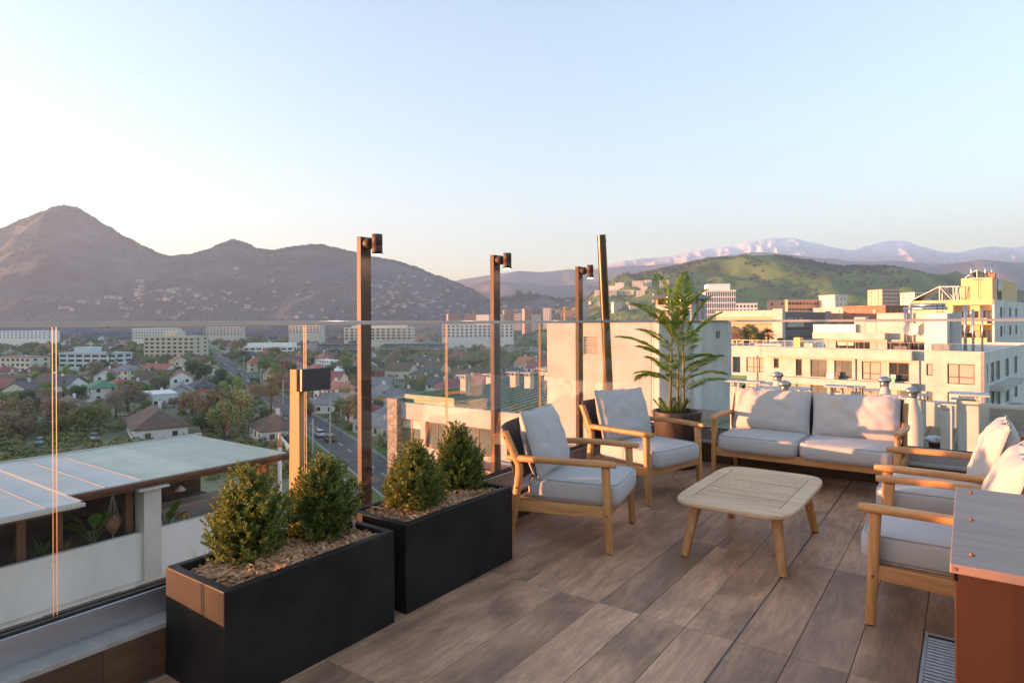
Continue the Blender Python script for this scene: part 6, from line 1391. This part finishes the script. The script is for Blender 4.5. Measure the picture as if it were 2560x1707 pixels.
# ---- planters
def planter(label, x0, x1, y0, y1, h=0.49):
    p = thing('planter', label, 'planter', ((x0 + x1) / 2, (y0 + y1) / 2, 0), group='black trough planters')
    a, b = (x1 - x0) / 2, (y1 - y0) / 2; t = 0.042
    def rr(a, b, r, n=5):
        o = []
        for (sx, sy, s0) in ((1, 1, 0), (-1, 1, 90), (-1, -1, 180), (1, -1, 270)):
            for k in range(n + 1):
                th = R_(s0 + 90 * k / n); o.append((sx * (a - r) + r * math.cos(th), sy * (b - r) + r * math.sin(th)))
        return o
    m = MB(); loops = []
    for (off, r, z) in ((0.0, 0.010, 0.0), (0.0, 0.012, h - 0.006), (0.002, 0.012, h - 0.002), (0.006, 0.012, h), (t - 0.004, 0.02, h), (t, 0.02, h - 0.004), (t, 0.02, h - 0.14), (t, 0.02, h - 0.16)):
        loops.append([(x, y, z) for x, y in rr(a - off, b - off, r)])
    n = len(loops[0]); vs = [q for l in loops for q in l]; fs = []
    for i in range(len(loops) - 1):
        for k in range(n): fs.append((i * n + k, i * n + (k + 1) % n, (i + 1) * n + (k + 1) % n, (i + 1) * n + k))
    m.add(vs, fs, 0, False); m.build('trough', 'charcoal', p)
    # soil
    rs = random.Random(int(y0 * 100)); nx, ny = 12, 24; vs = []; fs = []
    for i in range(nx + 1):
        for j in range(ny + 1):
            x = -a + t + 0.001 + (2 * a - 2 * t - 0.002) * i / nx; y = -b + t + 0.001 + (2 * b - 2 * t - 0.002) * j / ny
            vs.append((x, y, h - 0.058 + 0.02 * mnoise.noise((x * 5, y * 5, y0)) + 0.02 * math.sin(j / ny * 3.1)))
    for i in range(nx):
        for j in range(ny): k = i * (ny + 1) + j; fs.append((k, k + ny + 1, k + ny + 2, k + 1))
    MB().add(vs, fs, 0, True).build('soil', 'soil', p)
    m = MB()                                                             # bark chips, real chips
    for k in range(1500):
        x = rs.uniform(-a + t + 0.01, a - t - 0.01); y = rs.uniform(-b + t + 0.01, b - t - 0.01)
        z = h - 0.050 + 0.02 * mnoise.noise((x * 5, y * 5, y0)) + 0.02 * math.sin((y + b) / (2 * b) * 3.1) + rs.uniform(0, 0.022)
        L_, W_, T_ = rs.uniform(0.014, 0.034), rs.uniform(0.007, 0.014), rs.uniform(0.002, 0.004)
        M = Matrix.Translation((x, y, z)) @ Matrix.Rotation(rs.uniform(0, 6.28), 4, 'Z') @ Matrix.Rotation(rs.uniform(-.45, .45), 4, 'Y') @ Matrix.Rotation(rs.uniform(-.5, .5), 4, 'X')
        v8 = [M @ Vector(q) for q in ((-L_, -W_ * .4, -T_), (L_ * .8, -W_, -T_), (L_, W_ * .5, -T_), (-L_ * .7, W_, -T_), (-L_ * .95, -W_ * .3, T_), (L_ * .75, -W_ * .9, T_), (L_ * .95, W_ * .4, T_), (-L_ * .65, W_ * .9, T_))]
        m.add(v8, [(4, 5, 6, 7), (0, 1, 5, 4), (1, 2, 6, 5), (2, 3, 7, 6), (3, 0, 4, 7)])
    mu = m.build('bark_chips', 'chips', p); mu['kind'] = 'stuff'
    return p
LEAF('chips', [(0.18, 0.085, 0.042), (0.38, 0.19, 0.09), (0.55, 0.33, 0.18), (0.28, 0.14, 0.07), (0.46, 0.255, 0.13)], trans=0.0, rough=0.8, spec=0.2)
planter('black trough planter in front with two box shrubs and bark chips', -2.994, -2.497, 1.445, 2.405)
planter('black trough planter farther back with two box shrubs and a grass tuft', -2.994, -2.51, 2.50, 3.505)

# ---- box shrubs
LEAF('box_leaf', [(0.054, 0.084, 0.0216), (0.108, 0.15, 0.0312), (0.078, 0.12, 0.036), (0.192, 0.21, 0.036), (0.288, 0.246, 0.036)], trans=0.28, rough=0.5, spec=0.3)
P('twig', (0.07, 0.045, 0.025), rough=0.8)
def shrub(label, x, y, z0, H, W, seed, lean=(0, 0), prof=None):
    rs = random.Random(seed)
    s = thing('box_shrub', label, 'shrub', (x, y, z0), group='box shrubs in the planters')
    prof = prof or [(0, .22), (.07, .34), (.18, .43), (.36, .47), (.58, .46), (.76, .40), (.88, .31), (.96, .20), (1.0, .10)]
    def rad(t):
        for i in range(len(prof) - 1):
            if t <= prof[i + 1][0]:
                u = (t - prof[i][0]) / (prof[i + 1][0] - prof[i][0]); return prof[i][1] * (1 - u) + prof[i + 1][1] * u
        return prof[-1][1]
    st = MB(); lf = MB()
    bumps = [(rs.uniform(0, 6.28), rs.uniform(.1, .8), rs.uniform(.10, .34)) for _ in range(18)]
    tips = []
    subs = [(0.0, 0.0, 1.0, 1.0)] + [(rs.uniform(.08, .22) * W * math.cos(q_), rs.uniform(.08, .22) * W * math.sin(q_), rs.uniform(.66, .97), rs.uniform(.55, .75)) for q_ in [rs.uniform(0, 6.28) + 1.26 * i_ for i_ in range(5)]]
    for k in range(1150):
        sx_, sy_, sh_, sw_ = rs.choice(subs)
        t = rs.random() ** 0.85; th = rs.uniform(0, 6.283)
        r = rad(t) * W * sw_
        for (bt, bz, ba) in bumps:
            d = abs((th - bt + math.pi) % (2 * math.pi) - math.pi) / 0.6; e = abs(t - bz) / 0.13
            r += W * ba * 0.5 * math.exp(-d * d - e * e)
        if rs.random() < 0.06: r *= 1.0 + rs.uniform(.08, .28)
        inner = rs.random() < 0.25
        r *= rs.uniform(.45, .8) if inner else rs.uniform(.86, 1.03)
        p = Vector((sx_ + r * math.cos(th) + lean[0] * t, sy_ + r * math.sin(th) + lean[1] * t, t * H * sh_))
        tips.append((p, math.atan2(p.y, p.x) if rs.random() < .6 else th, t))
    for k in range(13):                                                  # leading shoots
        t = rs.uniform(.82, 1.14); th = rs.uniform(0, 6.28); r = W * rs.uniform(0, .17)
        sx_, sy_, sh_, sw_ = rs.choice(subs); tips.append((Vector((sx_ + r * sw_ * math.cos(th) + lean[0], sy_ + r * sw_ * math.sin(th) + lean[1], t * H * sh_)), th, 1.0))
    st.tube([(0, 0, -.02), (lean[0] * .5, lean[1] * .5, H * .5), (lean[0], lean[1], H * .95)], [.012, .008, .003], 6)
    for (p, th, t) in tips:
        b = Vector((lean[0] * t * .6, lean[1] * t * .6, max(0.0, p.z - 0.10 - 0.08 * rs.random())))
        if rs.random() < .15: st.tube([b, (b + p) * .5 + Vector((0, 0, -.012)), p], [.003, .0022, .0012], 4, cap=False)
        out = Vector((math.cos(th), math.sin(th), 0.5 + 0.9 * t)).normalized()
        out = (out + Vector((rs.uniform(-.35, .35), rs.uniform(-.35, .35), rs.uniform(-.2, .3)))).normalized()
        a, bb = frame_from(out); n = rs.randint(9, 14); SL = rs.uniform(0.045, 0.075)
        for i in range(n):
            f = i / (n - 1); c = p + out * (SL * (f - 0.65)); an = i * 2.4 + rs.uniform(-.3, .3)
            side = a * math.cos(an) + bb * math.sin(an)
            d = (side * (1.05 - 0.55 * f) + out * (0.55 + 0.5 * f)).normalized()
            L_ = rs.uniform(.018, .027) * (1 - .25 * f); W_ = L_ * rs.uniform(.28, .36)
            cr = d.cross(out); cr = cr.normalized() if cr.length > 1e-3 else a
            up = cr.cross(d).normalized()
            tip = c + d * L_; mid = c + d * L_ * .52
            lf.add([c, mid + cr * W_ + up * L_ * .10, tip, mid - cr * W_ + up * L_ * .10, mid - up * L_ * .03], [(0, 4, 1), (1, 4, 2), (2, 4, 3), (3, 4, 0)])
    st.build('stems', 'twig', s); lf.build('foliage', 'box_leaf', s)
s1, s2 = onz(628, 1405, .43), onz(800, 1352, .43); s3, s4 = onz(1036, 1282, .43), onz(1146, 1232, .43)
shrub('broad box shrub at the near end of the front planter', s1.x, s1.y, .42, .47, .335, 11, (-.03, .0))
shrub('box shrub in front planter beside the red-marked water gauge', s2.x, s2.y, .42, .45, .315, 12, (.0, -.0))
shrub('box shrub at the near end of the rear planter', s3.x, s3.y, .42, .44, .30, 13, (-.02, 0))
shrub('yellowish box shrub beside the grass tuft in the rear planter', s4.x, s4.y, .42, .47, .285, 14, (-.02, 0))
# water gauge and pipe
def gauge(label, x, y):
    t = thing('water_gauge', label, 'gauge', (x, y, .405))
    MB().tube([(0, 0, 0), (0, 0, .055)], .0105, 14).build('tube_socket', 'rubber', t)
    MB().tube([(0, 0, .055), (0, 0, .062)], .0115, 14).build('collar', 'plaster_white', t)
    MB().tube([(0, 0, .062), (0, 0, .105)], .0075, 12).build('indicator', 'red_mark', t)
p = onz(885, 1322, .46); gauge('red and white water gauge at the far end of the front planter', p.x, p.y)
t = thing('filler_pipe', 'short black filler pipe beside the water gauge in the front planter', 'pipe', onz(868, 1330, .45) + Vector((0, 0, -.04)))
MB().tube([(0, 0, 0), (0, 0, .062)], .0135, 16, cap=False).build('pipe', 'rubber', t)
p = onz(1198, 1215, .46); gauge('red water gauge at the far end of the rear planter', p.x, p.y)
# grass tufts
LEAF('grass_blade', [(0.07, 0.15, 0.02), (0.12, 0.22, 0.03), (0.2, 0.27, 0.05)], trans=0.3)
def tuft(label, x, y, z, n, L, seed, sp=0.06):
    rs = random.Random(seed); m = MB()
    for k in range(n):
        th = rs.uniform(0, 6.28); d = Vector((math.cos(th), math.sin(th), 0)); o = d * rs.uniform(0, sp); L_ = L * rs.uniform(.5, 1.15)
        s_ = d.cross(Vector((0, 0, 1))) * rs.uniform(.0018, .0032); pts = []
        bend = rs.uniform(.25, 1.0)
        for i in range(5):
            f = i / 4; pts.append(o + d * (L_ * f * f * bend) + Vector((0, 0, L_ * (f - .42 * bend * f * f))))
        vs = []
        for i, p in enumerate(pts): k2 = 1 - i / 4.0; vs += [p + s_ * k2, p - s_ * k2]
        m.add(vs, [(2 * i, 2 * i + 1, 2 * i + 3, 2 * i + 2) for i in range(4)])
    o = thing('grass_tuft', label, 'grass', (x, y, z)); m.build('blades', 'grass_blade', o)
p = onz(1215, 1218, .46); tuft('bright green grass tuft at the far end of the rear planter', p.x, p.y, .43, 130, .12, 5, .075)
p = onz(505, 1410, .45); tuft('few long grass blades at the near end of the front planter', p.x, p.y, .42, 11, .17, 6, .03)
p = onz(950, 1278, .45); tuft('small weed at the near end of the rear planter', p.x, p.y, .42, 40, .05, 8, .03)

# ---- teak lounge furniture
def leg_mb(pts, w0, w1, mi=0):
    m = MB(); n = 12; rs = []
    pts = [Vector(p) for p in pts]; vs = []; fs = []
    for i, p in enumerate(pts):
        f = i / (len(pts) - 1); wd = w0 * (1 - f) + w1 * f
        for k in range(n):
            th = 2 * math.pi * k / n; c, s_ = math.cos(th), math.sin(th)
            sx = math.copysign(abs(c) ** .6, c) * wd * .58; sy = math.copysign(abs(s_) ** .6, s_) * wd * .5
            vs.append(p + Vector((sx, sy, 0)))
    for i in range(len(pts) - 1):
        for k in range(n): k2 = (k + 1) % n; fs.append((i * n + k, i * n + k2, (i + 1) * n + k2, (i + 1) * n + k))
    m.add(vs, fs, 0, True); m.add(vs[:n], [tuple(range(n))[::-1]]); m.add(vs[-n:], [tuple(range(n))]); return m
def arm_mb(pts, wd, ht):
    m = MB(); n = 16; vs = []; fs = []
    pts = [Vector(p) for p in pts]
    for i, p in enumerate(pts):
        d = (pts[min(i + 1, len(pts) - 1)] - pts[max(i - 1, 0)]).normalized(); a = d.cross(Vector((0, 0, 1))).normalized(); u = a.cross(d)
        e = 1.0
        if i in (0, len(pts) - 1): e = .78
        for k in range(n):
            th = 2 * math.pi * k / n; c, s_ = math.cos(th), math.sin(th)
            vs.append(p + a * (math.copysign(abs(c) ** .55, c) * wd / 2 * e) + u * (math.copysign(abs(s_) ** .55, s_) * ht / 2 * e))
    for i in range(len(pts) - 1):
        for k in range(n): k2 = (k + 1) % n; fs.append((i * n + k, i * n + k2, (i + 1) * n + k2, (i + 1) * n + k))
    m.add(vs, fs, 0, True); m.add(vs[:n], [tuple(range(n))[::-1]]); m.add(vs[-n:], [tuple(range(n))]); return m
def pillow_mb(W, H, T, seed):
    n = 30; m = MB(); vs = []; fs = []; rs = random.Random(seed); o = rs.uniform(0, 50)
    for side in (1, -1):
        for i in range(n + 1):
            for j in range(n + 1):
                u = -1 + 2 * i / n; v = -1 + 2 * j / n
                f = max(0.0, (1 - abs(u) ** 3.2)) ** .55 * max(0.0, (1 - abs(v) ** 3.2)) ** .55
                pin = 1 - .035 * (1 - abs(u) ** 2) * (abs(v) ** 6)
                pinu = 1 - .035 * (1 - abs(v) ** 2) * (abs(u) ** 6)
                edge = max(abs(u), abs(v))
                wr = .011 * mnoise.noise((u * 9 + o, v * 9, side)) * (edge ** 4) + .013 * mnoise.noise((u * 2.3 + o, v * 2.3, side * 3)) + .006 * mnoise.noise((u * 5 + o, v * 3 + u * 3, side))
                sag = 1.0 + .10 * (-v)
                vs.append((side * (T / 2 * f * sag + .003) + wr * f * 2 , u * W / 2 * pinu, v * H / 2 * pin + wr))
    N1 = (n + 1) * (n + 1)
    for sd in (0, 1):
        for i in range(n):
            for j in range(n):
                k = sd * N1 + i * (n + 1) + j; q = (k, k + n + 1, k + n + 2, k + 1); fs.append(q if sd == 0 else q[::-1])
    m.add(vs, fs, 0, True)
    per = [(i, 0) for i in range(n)] + [(n, j) for j in range(n)] + [(i, n) for i in range(n, 0, -1)] + [(0, j) for j in range(n, 0, -1)]
    fs2 = []
    for k in range(len(per)):
        a = per[k][0] * (n + 1) + per[k][1]; b = per[(k + 1) % len(per)][0] * (n + 1) + per[(k + 1) % len(per)][1]
        fs2.append((a, b, b + N1, a + N1))
    o_ = 0
    for q in fs2: m.f.append(q); m.m.append(0); m.sm.append(True)
    ring = [Vector(vs[i * (n + 1) + j]) for i, j in per]
    return m, ring
def seat_mb(W, Dp, T, seed):
    o = seed * 3.7
    def fn(p):
        k = 1 + .012 * mnoise.noise((p.x * 4 + o, p.y * 4, p.z * 4))
        q = Vector((p.x * k, p.y * k, p.z * k))
        if p.z > 0: q.z += .008 * (1 - (p.x / Dp * 2) ** 2) * (1 - (p.y / W * 2) ** 2)
        return q
    return MB().squadric((0, 0, 0), (Dp / 2, W / 2, T / 2), .30, .22, 18, 56, None, 0, fn)
def lounge(name, label, cat, loc, rz, W, ncush, seed, group=None):
    """front of the seat looks along local +x; W = distance between the legs across"""
    c = thing(name, label, cat, loc, rz, group); h = W / 2; DP = .68
    for s_ in (1, -1):
        y = s_ * h
        l = leg_mb([(0.006, y, 0.008), (-0.008, y, .30), (-0.02, y * .995, .592)], .044, .050).build('front_leg', 'teak_z', c)
        MB().tube([(0.006, y, 0), (0.006, y, .0085)], .017, 12).build('glide', 'rubber', l)
        if True:
            MB().tube([(-.008, y + s_ * .0245, .265), (-.008, y + s_ * .0265, .265)], .0065, 10).build('screw', 'screw', l)
        l = leg_mb([(-DP - .06, y, 0.008), (-DP - .02, y, .22), (-DP + .02, y, .50), (-DP + .018, y, .56), (-DP - .03, y, .66), (-DP - .10, y, .80)], .046, .050).build('rear_leg', 'teak_z', c)
        MB().tube([(-DP - .06, y, 0), (-DP - .06, y, .0085)], .017, 12).build('glide', 'rubber', l)
        MB().tube([(-DP - .085, y + s_ * .0245, .755), (-DP - .085, y + s_ * .027, .755)], .0065, 10).build('screw', 'screw', l)
        MB().tube([(-DP + .005, y + s_ * .0245, .40), (-DP + .005, y + s_ * .027, .40)], .0065, 10).build('screw', 'screw', l)
        pts = []
        for i in range(13):
            f = i / 12; x = .055 - (DP + .14) * f
            bow = .030 * math.sin(math.pi * min(1, f * 1.05)) ** 1.0 - .045 * max(0, f - .72) ** 1.0 * 2.2
            pts.append((x, y + s_ * bow, .615 + .010 * math.sin(math.pi * f) - .012 * f))
        arm_mb(pts, .062, .044).build('armrest', 'teak', c)
        MB().beam((-.02, y - s_ * .002, .285), (-DP + .0, y - s_ * .002, .265), .026, .075).build('side_rail', 'teak', c, bevel=.004)
    MB().box(-.022, -h + .02, .248, .004, h - .02, .322).build('front_rail', 'teak_y', c, bevel=.004)
    MB().box(-DP - .02, -h + .02, .235, -DP + .006, h - .02, .305).build('back_rail', 'teak_y', c, bevel=.004)
    n = max(6, int(W / .1))
    for k in range(n):
        y = -h + .06 + (W - .12) * k / (n - 1)
        MB().box(-DP + .01, y - .02, .300, -.024, y + .02, .314).build('seat_slat', 'teak', c)
    # woven rope back between the rear posts
    m = MB(); nr = 26; n2 = 20 if ncush == 1 else 34
    vs = []; fs = []
    for i in range(nr + 1):
        for j in range(n2 + 1):
            f = i / nr; g_ = -1 + 2 * j / n2
            x = -DP - .005 - .115 * f - .055 * (1 - abs(g_) ** 2.5)
            y = g_ * (h - .020); z = .40 + .42 * f
            x += .004 * ((i + j) % 2)
            vs.append((x, y, z))
    for i in range(nr):
        for j in range(n2): k = i * (n2 + 1) + j; fs.append((k, k + 1, k + n2 + 2, k + n2 + 1))
    o = m.add(vs, fs, 0, True).build('rope_back', 'rope', c)
    so = o.modifiers.new('solid', 'SOLIDIFY'); so.thickness = .016; so.offset = 0
    MB().tube([vs[nr * (n2 + 1) + j] for j in range(n2 + 1)], .014, 8).build('rope_edge', 'rope', c)
    # cushions
    cw = (W - .075) / ncush
    for k in range(ncush):
        yc = -h + .0375 + cw * (k + .5)
        o = seat_mb(cw - .004, .70, .155, seed + k).build('seat_cushion', 'fabric', c); o.location = (-.285, yc, .390)
        for sg_ in (1, -1):
            spw = lambda x, e: math.copysign(abs(x) ** e, x)
            lp = [Vector((.35 * .952 * spw(math.cos(2 * math.pi * i / 64), .22), (cw - .004) / 2 * .952 * spw(math.sin(2 * math.pi * i / 64), .22), sg_ * .0685)) for i in range(65)]
            MB().tube(lp, .0045, 6, cap=False).build('piping', 'fabric_piping', o)
        pm, ring = pillow_mb(cw + (.0 if ncush == 1 else .01), .50 if ncush == 1 else .455, .205, seed + 7 * k)
        o = pm.build('back_cushion', 'fabric', c); o.location = (-DP + .085, yc + (0.0 if ncush == 1 else (.012 if k else -.012)), .690 if ncush == 1 else .655)
        o.rotation_euler = (R_(random.Random(seed + k).uniform(-2, 2)), R_(-17), 0)
        ring.append(ring[0]); MB().tube(ring, .0036, 5, cap=False).build('piping', 'fabric_piping', o)
    return c
G_CH = 'teak armchairs with grey cushions'
lounge('armchair', 'teak armchair behind the planters, its side facing the camera', 'armchair', (-2.10, 4.31, 0), R_(13), .745, 1, 21, G_CH)
lounge('armchair', 'teak armchair in the corner beside the potted palm', 'armchair', (-2.17, 5.56, 0), R_(-14), .78, 1, 31, G_CH)
lounge('armchair', 'teak armchair partly hidden by the brown cabinet', 'armchair', (-.42, 4.19, 0), R_(180), .735, 1, 41, G_CH)
lounge('armchair', 'teak armchair at the right between the sofa and the nearest chair', 'armchair', (-.46, 5.27, 0), R_(180), .735, 1, 51, G_CH)
lounge('sofa', 'two-seat teak sofa with grey cushions against the far glass', 'sofa', (-1.30, 6.42, 0), R_(-90.5), 1.60, 2, 61)

# ---- coffee table
tb = thing('coffee_table', 'low teak coffee table with slatted top and rounded corners', 'table', (-1.265, 4.74, 0))
def sup(a, b, n, e=6.2):
    o = []
    for k in range(n):
        th = 2 * math.pi * k / n; c, s_ = math.cos(th), math.sin(th)
        o.append((a * math.copysign(abs(c) ** (2 / e), c), b * math.copysign(abs(s_) ** (2 / e), s_)))
    return o
ax, ay = .385, .63; ix, iy = .285, .46; NZ = 72
m = MB(); outer = sup(ax, ay, NZ)
inner = []
for k in range(NZ):
    x, y = outer[k]; sc_ = max(abs(x) / ix, abs(y) / iy); inner.append((x / sc_, y / sc_))
def ringf(z0, z1):
    vs = []; prof = [(inner, z0), (outer, z0), (None, z0 + .006), (None, z1 - .006), (None, z1), (inner, z1)]
    loops = [[(x, y, z0) for x, y in inner], [(x * .988, y * .992, z0) for x, y in outer], [(x, y, z0 + .007) for x, y in outer], [(x, y, z1 - .007) for x, y in outer], [(x * .988, y * .992, z1) for x, y in outer], [(x, y, z1) for x, y in inner]]
    vs = [q for l in loops for q in l]; fs = []
    for i in range(6):
        i2 = (i + 1) % 6
        for k in range(NZ): k2 = (k + 1) % NZ; fs.append((i * NZ + k, i * NZ + k2, i2 * NZ + k2, i2 * NZ + k))
    return vs, fs
vs, fs = ringf(.372, .402); m.add(vs, fs); m.build('top_frame', 'teak_pale', tb)
ns = 15; pw = 2 * iy / ns
sl = MB().cbox(-ix + .006, -pw / 2 + .0068, .378, ix - .006, pw / 2 - .0068, .4015, .0015).mesh('slat', 'teak_pale')
for k in range(ns): link_mesh('slat', sl, tb, (0, -iy + pw * (k + .5), 0))
m = MB(); m.box(-.24, -.44, .330, -.215, .44, .372); m.box(.215, -.44, .330, .24, .44, .372); m.box(-.214, -.44, .330, .214, -.415, .372); m.box(-.214, .415, .330, .214, .44, .372)
m.build('apron', 'teak', tb, bevel=.003)
MB().box(-ix + .01, -iy + .01, .3725, ix - .01, iy - .01, .3755).build('gap_shade_board', 'rope', tb)  # added dark sheet standing in for the shade in the slat gaps
for sx in (1, -1):
    for sy in (1, -1):
        l = leg_mb([(sx * .315, sy * .52, .008), (sx * .285, sy * .47, .20), (sx * .255, sy * .42, .372)], .048, .060).build('leg', 'teak_z', tb)
        MB().tube([(sx * .315, sy * .52, 0), (sx * .315, sy * .52, .0085)], .018, 12).build('glide', 'rubber', l)

# ---- potted palm
pc = Vector((-2.62, 6.78, 0))
pt = thing('plant_pot', 'large round dark brown pot holding the palm', 'pot', pc)
MB().lathe([(0.0, 0.0), (.185, 0.0), (.20, .01), (.262, .56), (.268, .60), (.266, .612), (.258, .616), (.232, .616), (.226, .608), (.222, .50), (0.0, .50)], 56).build('pot_body', 'pot', pt)
MB().lathe([(0.0, .512), (.10, .515), (.221, .508)], 32).build('soil', 'soil', pt)
LEAF('palm_leaf', [(0.0906, 0.1812, 0.0326), (0.154, 0.281, 0.0399), (0.2356, 0.3806, 0.0507), (0.3444, 0.4531, 0.0635)], trans=0.42, rough=0.4)
P('palm_stem', (0.10, 0.13, 0.03), (0.17, 0.14, 0.05), scale=20, stretch=(1, 1, .3), rough=0.5)
pl = thing('palm', 'tall potted palm with feathery green fronds behind the corner armchair', 'palm', pc + Vector((0, 0, .505)))
rp = random.Random(5)
def frond(base, az, el, L, droop, wide, seed):
    rs = random.Random(seed); m = MB(); pts = []; d0 = Vector((math.cos(az) * math.cos(el), math.sin(az) * math.cos(el), math.sin(el))); p = Vector(base); dd = d0.copy(); n = 16
    for i in range(n + 1):
        pts.append(p.copy()); dd = (dd + Vector((0, 0, -droop / n))).normalized(); p += dd * (L / n)
    m.tube(pts, [.0048 - .0038 * i / n for i in range(n + 1)], 5, 0, cap=False)
    nl = 54
    for k in range(nl):
        f = .24 + .76 * k / (nl - 1); i = min(n - 1, int(f * n)); q = pts[i] + (pts[i + 1] - pts[i]) * (f * n - i)
        t = (pts[i + 1] - pts[i]).normalized(); sd = t.cross(Vector((0, 0, 1)))
        sd = sd.normalized() if sd.length > .05 else Vector((math.sin(az), -math.cos(az), 0)); up = sd.cross(t).normalized()
        ll = wide * (math.sin(math.pi * min(1, (.10 + .86 * (k / (nl - 1))) ** .8)) ** .6 + .12) * rs.uniform(.88, 1.08)
        for s_ in (1, -1):
            dr = (sd * s_ * (1.0 - .42 * f) + t * (.42 + .5 * f) + up * (.10 + rs.uniform(-.1, .1))).normalized()
            tw_ = rs.uniform(.5, 1.3) * s_; w_ = (dr.cross(up).normalized() * math.cos(tw_) + up * math.sin(tw_)) * .0074; mid = q + dr * ll * .5; tip = q + dr * ll + Vector((0, 0, -.022))
            m.add([q, mid + w_, tip, mid - w_], [(0, 1, 2, 3)], 1)
    return m
stems = [((-.07, -.03), .05, 1.12), ((.005, .0), .03, .92), ((.075, .02), -.02, 1.02)]
kf = 0
for si, ((sx, sy), ln, hh) in enumerate(stems):
    P0 = Vector((sx, sy, 0))
    top = P0 + Vector((ln * .6, 0, hh))
    MB().tube([P0, P0 + Vector((ln * .3, 0, hh * .5)), top], [.015, .012, .008], 10).build('stem', 'palm_stem', pl)
    nf = (10, 8, 10)[si]
    for k in range(nf):
        f = .26 + .72 * k / (nf - 1); b = P0 + (top - P0) * f
        az = k * 2.4 + si * 1.1 + rp.uniform(-.3, .3)
        el = R_(46 + 26 * (k / (nf - 1)) ** 2 + rp.uniform(-10, 12)); L = rp.uniform(.50, .70)
        frond(b, az, el, L, rp.uniform(.7, 1.2), rp.uniform(.135, .17), 100 + kf).build('frond', ['palm_stem', 'palm_leaf'], pl); kf += 1
    frond(top, R_(200) if si == 0 else R_(20 + 60 * si), R_(82), (.42, .30, .36)[si], .45, .13, 200 + si).build('frond', ['palm_stem', 'palm_leaf'], pl)
for k in range(7):
    az = k * .9; frond(Vector((.06 * math.cos(az) - .06, .06 * math.sin(az), 0)), az, R_(66), .26, .5, .075, 300 + k).build('frond', ['palm_stem', 'palm_leaf'], pl)

# ---- brown metal cabinets
def cabinet(label, x0, y0, x1, y1, h, scr):
    c = thing('metal_cabinet', label, 'cabinet', (x0, y0, 0)); W, D = x1 - x0, y1 - y0
    MB().box(.012, .012, 0, W - .012, D - .012, h - .0305).build('body', 'rust_paint', c, bevel=.004)
    MB().box(0, 0, h - .03, W, D, h).build('lid', ['rust_lid'], c, bevel=.004)
    for (x, y) in scr:
        s_ = MB(); s_.tube([(x, y, h), (x, y, h + .002)], .010, 12); s_.tube([(x, y, h + .002), (x, y, h + .007)], .0065, 6, smooth=False); s_.build('screw', 'screw_rust', c)
    s_ = MB().tube([(.012, -.004, h - .015), (.012, .0, h - .015)], .006, 6, smooth=False); s_.build('screw', 'screw_rust', c)
    MB().box(.006, .004, h - .055, .0118, .03, h - .0305).build('corner_tab', 'rust_paint', c)
cabinet('brown painted metal cabinet at the bottom right corner', -.05, 2.385, .95, 3.50, .85, [(.055, .12), (.055, .56), (.055, 1.02), (.5, .06), (.9, .12)])
cabinet('brown metal cabinet behind the right armchair cushion', .36, 4.95, 1.2, 6.1, .85, [(.055, .3), (.055, .8), (.4, 1.0)])
